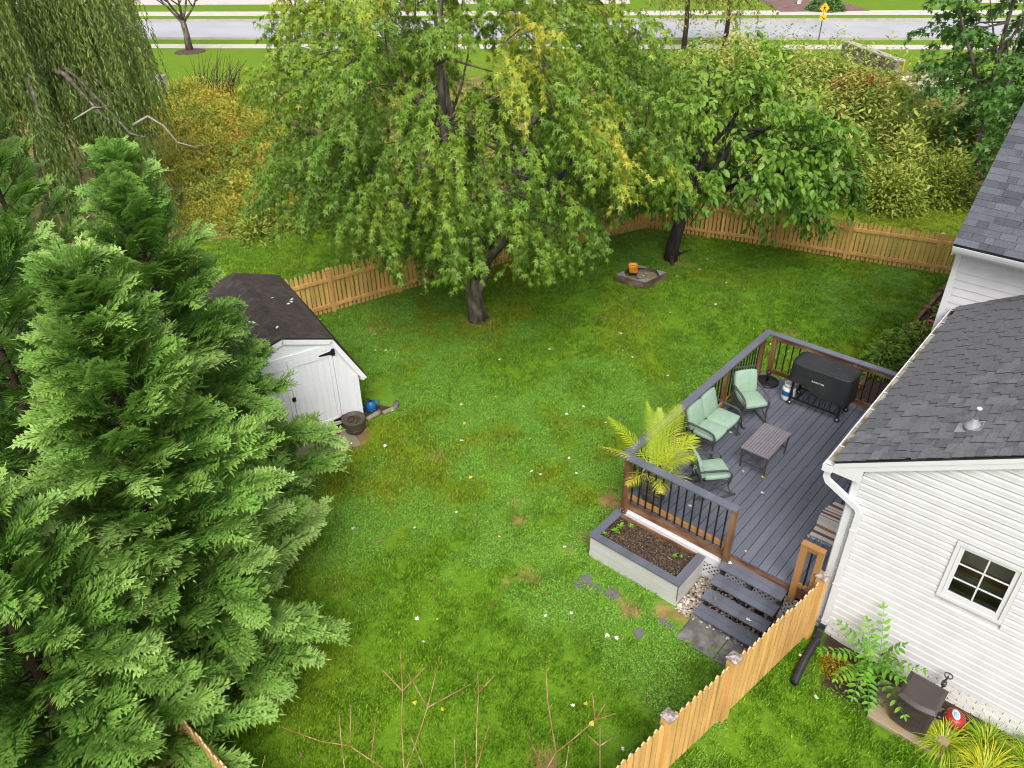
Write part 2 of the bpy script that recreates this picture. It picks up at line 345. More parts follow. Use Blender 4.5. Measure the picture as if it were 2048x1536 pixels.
ys = np.array([-900, -300, -100, -40, -20, -10, -5] + list(np.arange(fy0, fy1, stp)) + [29, 32, 36, 40, 45, 50, 55, 60, 70, 80, 100, 140, 200, 400, 1000])
XX, YY = np.meshgrid(xs, ys, indexing='ij'); x = XX.ravel(); y = YY.ravel()
fence_back = [np.array([9.0, 15.32]), np.array([20.01, 11.83]), np.array([22.9, 1.2])]
# masks painted on the sheet: bare earth, clover, yellowing
bare = np.zeros_like(x)
def spot(u, v, r, k=1.0, q=1.0):
    global bare
    p = G(u, v); d = np.hypot((x - p[0]) * 1.0, (y - p[1]) * q) / r
    d = d + 0.9 * (fbm(x, y, 3.1) - 0.5); bare = np.maximum(bare, k * (1 - sstep(d, 0.55, 1.15)))
for u, v, r, k in [(745, 657, .42, .6), (775, 655, .25, .5), (1030, 1003, .16, .9), (1040, 1040, .20, .8), (1218, 992, .22, .95), (1228, 1008, .2, .8), (1050, 1151, .16, .9), (1076, 1158, .13, .8),
                   (1010, 1165, .12, .6), (1265, 1219, .17, 1), (1323, 1222, .13, 1), (1362, 1228, .12, .9), (1168, 1072, .14, .9), (1580, 665, .3, .5), (1145, 1105, .1, .7), (1240, 1200, .2, .5),
                   (700, 880, .33, 1.0), (1345, 520, .55, .55), (955, 645, .45, .7), (1870, 590, .35, .5), (1620, 1330, .13, .6)]:
    spot(u, v, r, k)
bare = np.maximum(bare, 0.9 * np.clip(sstep(fbm(x + 40, y, 0.9), 0.70, 0.80), 0, 1) * (x < 8))
# soil strip along the house, flower bed, under the cypress
bedm = sstep(x, 7.55, 7.75) * (1 - sstep(y + 0.12 * np.sin(5 * x), 1.28, 1.4)) * (1 - sstep(x, 8.6, 8.7))
left_fence = (1 - sstep(x, 1.30, 1.5)) * sstep(y, 2.4, 2.8)
bare = np.maximum(bare, np.maximum(bedm, left_fence))
clover = sstep(fbm(x, y, 0.42) + 0.22 * np.exp(-((x - 6.9) ** 2 + (y - 4.6) ** 2) / 6.0) + 0.10 * np.exp(-((x - 6) ** 2 + (y - 8) ** 2) / 9), 0.50, 0.66)
clover = clover * sstep(fbm(x + 9, y - 4, 2.2, 3), 0.30, 0.55)
yellow = np.clip(sstep(fbm(x - 20, y + 11, 0.35), 0.42, 0.68) * 0.9 + 0.5 * np.exp(-((x - 5.3) ** 2 + (y - 9.3) ** 2) / 2.0) - 0.35 * clover, 0, 1)
yellow = np.clip(yellow * (1 - 0.6 * sstep(x + y, 30, 34)) + 0.30 * sstep(x + y, 27, 33), 0, 1); clover = clover * (1 - sstep(x + y, 30, 36))
def inside(px, py, poly):
    r = np.zeros(len(px), bool); n = len(poly)
    for i in range(n):
        x1, y1 = poly[i][:2]; x2, y2 = poly[(i + 1) % n][:2]
        c = ((y1 > py) != (y2 > py)) & (px < (x2 - x1) * (py - y1) / ((y2 - y1) + 1e-12) + x1); r ^= c
    return r
dens = ((x > -0.8) & (x < 30) & (y > -2.4) & (y < 26)).astype(float)
def clear(poly): dens[inside(x, y, poly)] = 0
def rect(x0, x1, y0, y1): return [(x0, y0), (x1, y0), (x1, y1), (x0, y1)]
clear(rect(8.22, 13.4, 1.4, 5.0)); clear(rect(7.5, 8.4, 3.3, 5.02)); clear(rect(7.45, 8.4, 1.9, 3.3)); clear(rect(6.97, 7.62, 1.86, 3.08)); clear(rect(8.5, 14, -3, 1.6)); clear(rect(13.9, 30, -3, 2.3)); clear(rect(14.2, 21.6, 2.2, 3.42))
clear([shed_xy(-.05, -.05), shed_xy(2.7, -.05), shed_xy(2.7, 3.2), shed_xy(-.05, 3.2)]); clear([(16.2, 10.5), (16.3, 9.6), (17.2, 9.4), (17.1, 10.35)])
BRUSH = [(6.5, 25), (9.9, 22.2), (11.6, 20.9), (13.3, 19.75), (20, 14.5), (26.0, 7.2), (28.3, 4.6), (33, 3), (50, 10), (45, 19), (27, 36), (18, 42), (8, 44)]
clear(BRUSH)
for a_, b_ in (((.34, -.78), (2.28, -.06)), ((-.9, -.05), (.02, 1.25))): clear([shed_xy(a_[0], a_[1]), shed_xy(b_[0], a_[1]), shed_xy(b_[0], b_[1]), shed_xy(a_[0], b_[1])])
def thin(poly, k):
    c_ = np.mean([q[:2] for q in poly], 0); clear([c_ + (np.array(q[:2]) - c_) * k for q in poly])
thin([G(1143, 1172), G(1170, 1147), G(1205, 1177), G(1193, 1187)], 1.25); thin([G(1205, 1187), G(1222, 1171), G(1243, 1190), G(1228, 1201)], 1.35); thin([G(1264, 1262), G(1282, 1256), G(1290, 1268), G(1277, 1281)], 1.3); thin([G(1312, 1243), G(1320, 1235), G(1351, 1251), G(1345, 1263)], 1.3); clear(rect(7.55, 8.6, -.5, .62)); clear([G(676, 860)[:2], G(745, 860)[:2], G(735, 905)[:2], G(670, 905)[:2]])
dens *= np.clip(1 - 1.15 * bare, 0, 1)
nx, ny = len(xs), len(ys); idx = np.arange(nx * ny).reshape(nx, ny)
Q = np.stack([idx[:-1, :-1], idx[1:, :-1], idx[1:, 1:], idx[:-1, 1:]], -1).reshape(-1, 4)
z = gz(x, y) + 0.012 * (fbm(x, y, 0.6) - 0.5) * dens
def grid_mesh(name, sel):
    me = bpy.data.meshes.new(name); q = Q[sel]; used = np.unique(q); mp = np.zeros(nx * ny, int); mp[used] = np.arange(len(used)); q = mp[q]
    me.vertices.add(len(used)); me.vertices.foreach_set('co', np.stack([x, y, z], -1)[used].astype(np.float32).ravel())
    me.loops.add(q.size); me.loops.foreach_set('vertex_index', q.astype(np.int32).ravel())
    me.polygons.add(len(q)); me.polygons.foreach_set('loop_start', np.arange(0, q.size, 4, dtype=np.int32)); me.update(calc_edges=True)
    for n, a in (('bare', bare), ('clover', clover), ('yellow', yellow), ('dens', dens)):
        at = me.attributes.new(n, 'FLOAT', 'POINT'); at.data.foreach_set('value', a[used].astype(np.float32))
    return me
def grass_colour(nt, geom, inst):
    """shared colour logic: dark green -> bright -> yellow, clover lighter"""
    N = nt.nodes; L = nt.links
    def attr(n):
        a = N.new('ShaderNodeAttribute'); a.attribute_name = n; a.attribute_type = 'INSTANCER' if inst else 'GEOMETRY'; return a.outputs['Fac']
    def mixc(f, a, b):
        m = N.new('ShaderNodeMix'); m.data_type = 'RGBA'; L.new(f, m.inputs[0])
        for s, k in ((a, 6), (b, 7)):
            if isinstance(s, tuple): m.inputs[k].default_value = (*s, 1)
            else: L.new(s, m.inputs[k])
        return m.outputs[2]
    def noise(scale, lo, hi, det=3):
        n = N.new('ShaderNodeTexNoise'); n.inputs['Scale'].default_value = scale; n.inputs['Detail'].default_value = det; L.new(geom.outputs['Position'], n.inputs['Vector'])
        r = N.new('ShaderNodeMapRange'); r.inputs[1].default_value = lo; r.inputs[2].default_value = hi; L.new(n.outputs['Fac'], r.inputs[0]); return r.outputs[0]
    g = mixc(noise(0.9, 0.35, 0.65), (0.068, 0.158, 0.006), (0.106, 0.222, 0.008))
    g = mixc(noise(7.0, 0.38, 0.66), g, (0.138, 0.268, 0.012))
    g = mixc(attr('yellow'), g, (0.178, 0.228, 0.010))
    g = mixc(attr('clover'), g, (0.152, 0.305, 0.034))
    return g, attr, mixc, noise
def mat_ground():
    m = bpy.data.materials.new('lawn_ground'); m.use_nodes = True; nt = m.node_tree; N = nt.nodes; L = nt.links; p = N['Principled BSDF']; p.inputs['Roughness'].default_value = 0.9; p.inputs['Specular IOR Level'].default_value = 0.15
    geo = N.new('ShaderNodeNewGeometry'); g, attr, mixc, noise = grass_colour(nt, geo, False)
    g = mixc(noise(30, 0.4, 0.7, 2), g, (0.088, 0.175, 0.011))
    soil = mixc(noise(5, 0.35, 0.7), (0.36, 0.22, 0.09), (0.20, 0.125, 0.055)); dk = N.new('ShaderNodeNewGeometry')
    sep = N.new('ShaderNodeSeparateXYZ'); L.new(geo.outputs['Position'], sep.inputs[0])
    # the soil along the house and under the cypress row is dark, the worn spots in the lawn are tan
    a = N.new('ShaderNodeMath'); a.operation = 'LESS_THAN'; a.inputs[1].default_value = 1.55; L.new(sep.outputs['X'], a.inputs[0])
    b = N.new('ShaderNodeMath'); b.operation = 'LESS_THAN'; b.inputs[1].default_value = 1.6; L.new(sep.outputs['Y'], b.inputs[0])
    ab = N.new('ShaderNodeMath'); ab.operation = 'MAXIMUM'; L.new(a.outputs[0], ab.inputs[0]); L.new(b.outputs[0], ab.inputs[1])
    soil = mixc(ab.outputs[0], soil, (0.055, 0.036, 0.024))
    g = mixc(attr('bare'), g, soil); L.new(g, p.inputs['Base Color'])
    bp = N.new('ShaderNodeBump'); bp.inputs['Strength'].default_value = 0.6; bp.inputs['Distance'].default_value = 0.04; n2 = N.new('ShaderNodeTexNoise'); n2.inputs['Scale'].default_value = 9; n2.inputs['Detail'].default_value = 6
    L.new(geo.outputs['Position'], n2.inputs['Vector']); L.new(n2.outputs['Fac'], bp.inputs['Height']); L.new(bp.outputs[0], p.inputs['Normal'])
    return m
M_ground = mat_ground()
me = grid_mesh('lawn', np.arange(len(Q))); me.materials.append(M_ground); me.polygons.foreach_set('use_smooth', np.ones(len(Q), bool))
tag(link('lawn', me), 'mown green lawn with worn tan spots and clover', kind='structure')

def mat_blade(clv):
    m = bpy.data.materials.new('clover_leaf' if clv else 'grass_blade'); m.use_nodes = True; nt = m.node_tree; N = nt.nodes; L = nt.links; p = N['Principled BSDF']; p.inputs['Roughness'].default_value = 0.5; p.inputs['Specular IOR Level'].default_value = 0.4
    geo = N.new('ShaderNodeNewGeometry'); g, attr, mixc, noise = grass_colour(nt, geo, True)
    at = N.new('ShaderNodeAttribute'); at.attribute_name = 'tint'
    h = N.new('ShaderNodeHueSaturation'); L.new(g, h.inputs['Color']); r = N.new('ShaderNodeMapRange'); r.inputs[3].default_value = 0.4; r.inputs[4].default_value = 2.0; L.new(at.outputs['Fac'], r.inputs[0]); L.new(r.outputs[0], h.inputs['Value'])
    tr = N.new('ShaderNodeBsdfTranslucent'); ms = N.new('ShaderNodeMixShader'); ms.inputs[0].default_value = 0.2
    L.new(h.outputs[0], p.inputs['Base Color']); L.new(h.outputs[0], tr.inputs[0]); L.new(p.outputs[0], ms.inputs[1]); L.new(tr.outputs[0], ms.inputs[2]); L.new(ms.outputs[0], N['Material Output'].inputs['Surface'])
    return m
def grass_patch(name, n, r, hgt, clv, m):
    V = []; T = []; t = []
    for i in range(n):
        a = rnd.uniform(0, 6.283); q = r * math.sqrt(rnd.random()); bx, by = q * math.cos(a), q * math.sin(a); d = rnd.uniform(0, 6.283); dx, dy = math.cos(d), math.sin(d); b = len(V)
        if clv:
            h = hgt * rnd.uniform(0.4, 1); s = rnd.uniform(0.009, 0.017)
            for k in range(3):
                e = d + k * 2.09; ex, ey = math.cos(e), math.sin(e); b = len(V); zt = h + rnd.uniform(-.003, .004)
                V += [(bx, by, h - .003), (bx + ex * s * 1.1 - ey * s * .62, by + ey * s * 1.1 + ex * s * .62, zt), (bx + ex * s * 1.1 + ey * s * .62, by + ey * s * 1.1 - ex * s * .62, zt)]; T.append((b, b + 2, b + 1)); t.append(rnd.random())
        else:
            h = hgt * rnd.uniform(0.5, 1.2); w = rnd.uniform(0.003, 0.0065); ln = h * rnd.uniform(0.3, 1.1)
            V += [(bx - dy * w, by + dx * w, -.004), (bx + dy * w, by - dx * w, -.004), (bx + dx * ln * .5 - dy * w * .7, by + dy * ln * .5 + dx * w * .7, h * .7), (bx + dx * ln, by + dy * ln, h)]
            T += [(b, b + 1, b + 2), (b + 1, b + 3, b + 2)]; tt = rnd.random(); t += [tt, tt]
    me = tri_mesh(name, V, T, m, t); return bpy.data.objects.new(name, me)
MB_, MC_ = mat_blade(False), mat_blade(True)
patches = [grass_patch('grass_tuft', 110, 0.17, 0.05, False, MB_) for _ in range(4)]
clovers = [grass_patch('clover_tuft', 60, 0.14, 0.045, True, MC_) for _ in range(3)]
def scatter_gn(name, me, objs, dmax, seed, power_attr=None):
    o = link(name, me); md = o.modifiers.new('scatter', 'NODES'); ng = bpy.data.node_groups.new(name + '_nodes', 'GeometryNodeTree'); md.node_group = ng
    ng.interface.new_socket('Geometry', in_out='INPUT', socket_type='NodeSocketGeometry'); ng.interface.new_socket('Geometry', in_out='OUTPUT', socket_type='NodeSocketGeometry')
    N = ng.nodes; L = ng.links; gi = N.new('NodeGroupInput'); go = N.new('NodeGroupOutput')
    dp = N.new('GeometryNodeDistributePointsOnFaces'); L.new(gi.outputs[0], dp.inputs['Mesh']); dp.inputs['Seed'].default_value = seed
    na = N.new('GeometryNodeInputNamedAttribute'); na.data_type = 'FLOAT'; na.inputs['Name'].default_value = 'dens'
    ml = N.new('ShaderNodeMath'); ml.operation = 'MULTIPLY'; ml.inputs[1].default_value = dmax; L.new(na.outputs[0], ml.inputs[0]); dens_out = ml.outputs[0]
    if power_attr:
        nb = N.new('GeometryNodeInputNamedAttribute'); nb.data_type = 'FLOAT'; nb.inputs['Name'].default_value = power_attr
        m2 = N.new('ShaderNodeMath'); m2.operation = 'MULTIPLY'; L.new(dens_out, m2.inputs[0]); L.new(nb.outputs[0], m2.inputs[1]); dens_out = m2.outputs[0]
    L.new(dens_out, dp.inputs['Density'])
    jn = N.new('GeometryNodeGeometryToInstance')
    for ob in objs:
        oi = N.new('GeometryNodeObjectInfo'); oi.inputs['Object'].default_value = ob; L.new(oi.outputs['Geometry'], jn.inputs[0])
    ip = N.new('GeometryNodeInstanceOnPoints'); L.new(dp.outputs['Points'], ip.inputs['Points']); L.new(jn.outputs[0], ip.inputs['Instance']); ip.inputs['Pick Instance'].default_value = True
    rv = N.new('FunctionNodeRandomValue'); rv.data_type = 'FLOAT_VECTOR'; rv.inputs[0].default_value = (-.08, -.08, 0); rv.inputs[1].default_value = (.08, .08, 6.283); L.new(rv.outputs[0], ip.inputs['Rotation'])
    rs = N.new('FunctionNodeRandomValue'); rs.data_type = 'FLOAT'; rs.inputs[2].default_value = 0.7; rs.inputs[3].default_value = 1.35; L.new(rs.outputs[1], ip.inputs['Scale'])
    L.new(ip.outputs[0], go.inputs[0])
    return o
fine = (dens[Q].max(1) > 0.02)
gme = grid_mesh('grass', fine); gme.materials.append(MB_)
tag(scatter_gn('grass', gme, patches, 26, 3), 'short green grass blades of the lawn', kind='stuff')
cme = grid_mesh('clover', fine & (clover[Q].max(1) > 0.05)); cme.materials.append(MC_)
tag(scatter_gn('clover', cme, clovers, 34, 5, 'clover'), 'pale clover patches spread through the lawn', kind='stuff')

def sheet(name, poly, m, z=0.004, kind='structure', label=None, h=0.0):
    b = MB(); n = len(poly); b.add([(p[0], p[1], z) for p in poly], [tuple(range(n))])
    if h: b.add([(p[0], p[1], z) for p in poly] + [(p[0], p[1], z - h) for p in poly], [(i, n + i, n + (i + 1) % n, (i + 1) % n) for i in range(n)])
    o = b.build(name, m); return tag(o, label, kind=kind)
# --- road, pavements, verges far behind the brush (a straight road crossing the view)
def row(v0, v1, u0=-900, u1=2950, roll=0.0):
    return [G(u0, v0 + roll), G(u1, v0), G(u1, v1), G(u0, v1 + roll)]
rd0, rd1 = G(300, 78), G(1640, 79); rdir = unit((rd1 - rd0)[:2]); rnor = np.array([-rdir[1], rdir[0]]);
if rnor @ rd0[:2] < 0: rnor = -rnor
def strip(a, b, t0=-140, t1=160):
    o = rd0[:2]; return [o + rdir * t0 + rnor * a, o + rdir * t1 + rnor * a, o + rdir * t1 + rnor * b, o + rdir * t0 + rnor * b]
def off(u, v): return (G(u, v)[:2] - rd0[:2]) @ rnor
r_far = off(1000, 42)
sheet('road', strip(0, r_far), M_road, 0.006, label='wide wet asphalt road crossing behind the trees')
sheet('path', strip(-3.4, -1.9), M_walk, 0.008, label='narrow concrete footpath on the near side of the road')
for nm, a, b in (('kerb', -0.2, 0.0), ('kerb', r_far, r_far + 0.25)):
    p = strip(a, b); bb = MB(); n = 4
    bb.add([(q[0], q[1], 0.13) for q in p] + [(q[0], q[1], 0) for q in p], [(0, 1, 2, 3)] + [(i, 4 + i, 4 + (i + 1) % 4, (i + 1) % 4) for i in range(4)]); tag(bb.build(nm, M_kerb), kind='structure')
sheet('pavement', strip(r_far + 2.6, r_far + 5.0), M_walk, 0.010, label='concrete pavement on the far side of the road')
lot = strip(r_far + 9, r_far + 70, -140, 34)
sheet('parking_lot', lot, M_walk, 0.012, label='pale concrete parking lot beyond the road')
mul = [G(1560, 24), G(1740, 22), G(1700, 8), G(1640, -6), G(1500, -10)]
sheet('mulch_bed', [m_[:2] for m_ in mul], mat('red_mulch', (0.17, 0.095, 0.085), 0.9, 0.3, 2), 0.014, label='reddish mulch bed beyond the road')
wp = [G(1860, -4), G(1960, 6), G(2300, 10), G(2300, 3), G(1960, -1), G(1870, -9)]
sheet('walkway', [m_[:2] for m_ in wp], M_walk, 0.014, label='pale curved walkway beyond the road')
cp = [G(1930, -6), G(2300, -1), G(2300, -30), G(1930, -30)]
sheet('driveway', [m_[:2] for m_ in cp], M_road, 0.016, label='grey driveway beyond the road')

# ------------------------------------------------------------------ the house (one building: low gabled wing in front, taller part behind)
def P2(p):
    q = AX @ (np.asarray(p, float) - np.array([0, 0, CAM_H])); return (1024 + F_PX * q[0] / q[2], 768 + F_PX * q[1] / q[2]), q[2]
def in_view(p, m=40):
    (u, v), d = P2(p); return d > 0 and -m < u < 2048 + m and -m < v < 1536 + m
house = empty('house', (0, 0, 0), 0, 'white clapboard house with dark shingle roofs, low wing beside the deck', 'house')
WX, WY, RY = 8.56, 1.70, -1.5                 # gable wall plane, corner, ridge line
SL = 0.567; AL = math.atan(SL)
def zr(yy): return 2.98 + SL * (1.956 - abs(yy - RY) + (RY) ) if False else 2.98 + SL * (1.956 - (RY + abs(yy - RY)))
E1 = 0.1155
def lap(prof, length):  # extrude an (out, up) profile along +y from 0 to length
    return prof
def plank_mesh(name, y0, y1, e, kind, ytop0=None, ytop1=None, m=M_white):
    """one course of siding facing -x, bottom at z=0; ends may slope to ytop (cut under the rake)"""
    prof = [(-0.024, 0), (-0.021, e * 0.10), (-0.019, e * 0.52), (-0.006, e * 0.74), (-0.002, e * 1.0), (0.012, e * 1.0), (0.012, 0)] if kind == 'dutch' else [(-0.014, 0), (-0.002, e), (0.012, e), (0.012, 0)]
    t0 = y0 if ytop0 is None else ytop0; t1 = y1 if ytop1 is None else ytop1; n = len(prof); b = MB()
    vs = [(px, y0 + (t0 - y0) * pz / e, pz) for px, pz in prof] + [(px, y1 + (t1 - y1) * pz / e, pz) for px, pz in prof]
    b.add(vs, [tuple(range(n)), tuple(range(2 * n - 1, n - 1, -1))] + [(i, n + i, n + (i + 1) % n, (i + 1) % n) for i in range(n)])
    return b.mesh(name, m)
# gable wall: backing sheet, then one plank per course
gw = MB(); ytr = WY - 0.092
yL = lambda zz: RY + ((RY + 1.956 + (2.98 - zz - 0.20) / SL) - RY) if False else None
def y_at(zz, dz=0.175):              # where the siding at height zz runs into the rake board (left side of the gable)
    return 1.956 + (2.98 - dz - zz) / SL
ridge_z = zr(RY)
gw.add([(WX + .014, WY - .01, -.12), (WX + .014, WY - .01, zr(WY) - .1), (WX + .014, RY, ridge_z - .1), (WX + .014, 2 * RY - WY, zr(WY) - .1), (WX + .014, 2 * RY - WY, -.12)], [(0, 1, 2, 3, 4)])
WIN = (-0.315, 0.335, 1.645, 2.475)   # window opening y0,y1,z0,z1
b = MB(); b.box(WX + .015, WX + .16, -4.7, WIN[0], -.12, 3.0); b.box(WX + .015, WX + .16, WIN[1], WY - .01, -.12, 2.9); b.box(WX + .015, WX + .16, WIN[0], WIN[1], -.12, WIN[2]); b.box(WX + .015, WX + .16, WIN[0], WIN[1], WIN[3], 3.0)
b.add([(WX + .015, WY - .02, 2.9), (WX + .015, RY, ridge_z - .12), (WX + .015, 2 * RY - WY, 2.9)], [(0, 1, 2)])
wall = b.build('gable_wall', M_white, house)
z0 = 0.245; k = 0; yend = 2 * RY - WY + .1
while z0 < ridge_z - 0.3:
    z1 = z0 + E1; segs = []
    l0 = min(ytr, y_at(z0)); l1 = min(ytr, y_at(z1)); r0 = max(yend, 2 * RY - y_at(z0)); r1 = max(yend, 2 * RY - y_at(z1))
    if z1 > WIN[2] - .06 and z0 < WIN[3] + .06: segs = [(r0, r1, WIN[0] - .055, WIN[0] - .055), (WIN[1] + .055, WIN[1] + .055, l0, l1)]
    else: segs = [(r0, r1, l0, l1)]
    for a0, a1, c0, c1 in segs:
        if c0 - a0 > 0.05: link('siding_plank', plank_mesh('siding_plank', a0, c0, E1, 'dutch', a1, c1), wall, (WX, 0, z0))
    z0 = z1; k += 1
# brick course strip at the foot of the gable wall
fnd = MB(); fnd.box(WX + .004, WX + .10, 2 * RY - WY, WY, -.2, .243); fnd = fnd.build('foundation', M_mortar, house)
bm_ = MB(); bm_.box(-.012, .03, 0, .19, 0, .056); bm_ = bm_.mesh('brick', M_brickw)
nb = 0
for r_ in range(6):
    yy = WY - (0.1 if r_ % 2 else 0.0)
    while yy > -3.0:
        yy -= 0.20
        if 0.43 < yy + .1 < 0.72 and r_ in (3, 4): continue
        if yy > -1.9: link('brick', bm_, fnd, (WX, yy + rnd.uniform(-.003, .003), -.135 + r_ * 0.0635)); nb += 1
b = MB(); b.box(WX - .003, WX + .02, .44, .70, .05, .175); fv = b.build('foundation_vent', M_deckdark, house)
b = MB()
for i in range(4): b.box(WX - .012, WX - .004, .45, .69, .062 + i * .028, .074 + i * .028)
b.build('louvre', M_grey_plastic, fv)
b = MB(); b.box(WX - .028, WX - .002, WY - .09, WY + .004, .2, 2.86); b.box(WX - .002, WX + .09, WY, WY + .02, .2, 2.80); b.build('corner_trim', M_trim, house)
b = MB()
zz = .245
while zz < 2.75:
    b.add([(WX + .1, WY + .016, zz), (WX + .1, WY + .004, zz + E1), (13.95, WY + .004, zz + E1), (13.95, WY + .016, zz)], [(0, 1, 2, 3)]); b.add([(WX + .1, WY + .016, zz), (13.95, WY + .016, zz), (13.95, WY, zz), (WX + .1, WY, zz)], [(0, 1, 2, 3)]); zz += E1
b.box(WX + .1, 13.95, WY - .15, WY - .001, -.12, 2.86); b.build('side_wall', M_white, house)
# window: frame, sill, muntins, six panes, room behind
wf = MB(); wy0, wy1, wz0, wz1 = WIN; t_ = 0.052
wf.box(WX - .035, WX + .03, wy0 - t_, wy1 + t_, wz1 + .006, wz1 + t_); wf.box(WX - .035, WX + .03, wy0 - t_, wy1 + t_, wz0 - t_, wz0 - .006)
wf.box(WX - .034, WX + .03, wy0 - t_, wy0 - .004, wz0 - .006, wz1 + .006); wf.box(WX - .034, WX + .03, wy1 + .004, wy1 + t_, wz0 - .006, wz1 + .006)
win = wf.build('window', M_trim, house)
s_ = MB(); ins = .05
s_.box(WX - .02, WX + .02, wy0, wy1, wz1 - .035, wz1); s_.box(WX - .02, WX + .02, wy0, wy1, wz0, wz0 + .075); s_.box(WX - .019, WX + .02, wy0, wy0 + ins, wz0 + .075, wz1 - .035); s_.box(WX - .019, WX + .02, wy1 - ins, wy1, wz0 + .075, wz1 - .035)
s_.build('sash', M_trim, win)
gy0, gy1, gz0, gz1 = wy0 + ins, wy1 - ins, wz0 + .075, wz1 - .035
mu = MB(); mu.box(WX - .016, WX + .008, (gy0 + gy1) / 2 - .009, (gy0 + gy1) / 2 + .009, gz0, gz1)
for i in (1, 2):
    zz = gz0 + (gz1 - gz0) * i / 3; mu.box(WX - .0155, WX + .0075, gy0, (gy0 + gy1) / 2 - .009, zz - .008, zz + .008); mu.box(WX - .0155, WX + .0075, (gy0 + gy1) / 2 + .009, gy1, zz - .008, zz + .008)
mu.build('muntin', M_trim, win)
m = bpy.data.materials.new('window_glass'); m.use_nodes = True; N = m.node_tree.nodes; L = m.node_tree.links; tr = N.new('ShaderNodeBsdfTransparent'); gl = N.new('ShaderNodeBsdfGlossy'); gl.inputs['Roughness'].default_value = .03; fr = N.new('ShaderNodeFresnel'); fr.inputs[0].default_value = 1.5; mx = N.new('ShaderNodeMixShader'); tr.inputs[0].default_value = (.94, .95, .92, 1)
L.new(fr.outputs[0], mx.inputs[0]); L.new(tr.outputs[0], mx.inputs[1]); L.new(gl.outputs[0], mx.inputs[2]); L.new(mx.outputs[0], N['Material Output'].inputs['Surface']); M_glass = m
for i in range(2):
    for j in range(3):
        ya = gy0 + (gy1 - gy0) * i / 2 + .009; yb = gy0 + (gy1 - gy0) * (i + 1) / 2 - .009; za = gz0 + (gz1 - gz0) * j / 3 + .008; zb = gz0 + (gz1 - gz0) * (j + 1) / 3 - .008
        b = MB(); b.box(WX - .004, WX, ya, yb, za, zb); b.f = b.f[:1]; b.m = b.m[:1]; b.sm = b.sm[:1]; b.build('pane', M_glass, win)
b = MB(); b.box(WX + .17, WX + .62, -.45, .47, 1.30, 1.35); b.box(WX + .60, WX + .62, -.45, .47, 1.35, 2.7); b.box(WX + .17, WX + .60, .45, .47, 1.35, 2.7); b.box(WX + .17, WX + .60, -.45, -.43, 1.35, 2.7); b.box(WX + .17, WX + .62, -.45, .47, 2.70, 2.72); b.build('shallow_room', M_room_pale, house)  # interior kept shallow and pale so light through the window brightens it
b = MB(); b.box(WX + .42, WX + .59, -.42, .44, 1.70, 1.74); b.box(WX + .19, WX + .25, -.42, .44, 1.56, 1.60); b.build('window_bench', mat('oak', (.30, .17, .08), .5, .2), house)

# roofs: deck + single shingles; the ones that show largest are objects, the rest one joined part per roof
SHV = {}; M_edgeshade = mat('shingle_edge_shade', (0.045, 0.044, 0.047), 0.9, 0.1)  # edge faces darkened: a shadow line painted in, plus the printed band
def shingle_mesh(w, ln, th, m, tagm):
    key = (round(w, 3), tagm)
    if key not in SHV:
        b = MB(); g = .003
        b.add([(g, 0, 0), (w - g, 0, 0), (w - g, ln, 0), (g, ln, 0), (g, 0, th), (w - g, 0, th), (w - g, ln, th * .4), (g, ln, th * .4)], [(4, 5, 6, 7)]); b.mi = 1; k0 = len(b.v) - 8; [(b.f.append(tuple(k0 + i for i in f)), b.m.append(1), b.sm.append(False)) for f in ((0, 1, 5, 4), (1, 2, 6, 5), (3, 0, 4, 7))]; SHV[key] = b.mesh('shingle', [m, M_edgeshade])
    return SHV[key]
def roof_pieces(origin, ux, us, n, xlen, slen, expo, widths, m, tagm, th=.010, jag=.006, rise=0.004, ragged=0.0):
    """list of (matrix, width, centre) laid in courses; ux along the eave, us up the slope, n normal"""
    out = []; Mr = Matrix((Vector(ux), Vector(us), Vector(n))).transposed().to_4x4(); j = 0; s = 0.0
    while s < slen - 0.02:
        xx = -rnd.choice(widths) * rnd.random(); hi = rnd.random() < .5
        while xx < xlen:
            w = rnd.choice(widths); x0_ = xx; xx += w
            if x0_ < 0: 
                if x0_ + w < .05: continue
                x0_ = 0.0
            if x0_ + w > xlen: 
                if xlen - x0_ < .04: break
            hi = not hi; l_ = rnd.uniform(0, ragged) if hi else 0
            p = Vector(origin) + Vector(ux) * x0_ + Vector(us) * (s - l_) + Vector(n) * (rise + (jag if hi else 0) + rnd.uniform(0, .0015))
            out.append((Matrix.Translation(p) @ Mr, w, np.array(p), hi))
        s += expo; j += 1
    return out
def lay(pieces, nmax, parent, m, tagm, ln, th, name='shingle', restname='shingle_field'):
    vis = sorted([q for q in pieces if in_view(q[2], 5)], key=lambda q: P2(q[2])[1]); keep = set(id(q) for q in vis[:nmax]); b = MB(); cnt = 0
    for q in pieces:
        me = shingle_mesh(q[1], ln, th, m, tagm)
        if id(q) in keep:
            o = link(name, me, parent); o.matrix_local = q[0]; cnt += 1
        else:
            vs = [tuple(q[0] @ v.co) for v in me.vertices]; n0 = len(b.v); b.v += vs
            for f in me.polygons: b.f.append(tuple(n0 + i for i in f.vertices)); b.m.append(f.material_index); b.sm.append(False)
    if b.v: tag(b.build(restname, [m, M_edgeshade], parent), kind='stuff')
    return cnt
ca, sa = math.cos(AL), math.sin(AL)
wr = MB(); x0r, x1r = 8.45, 13.95
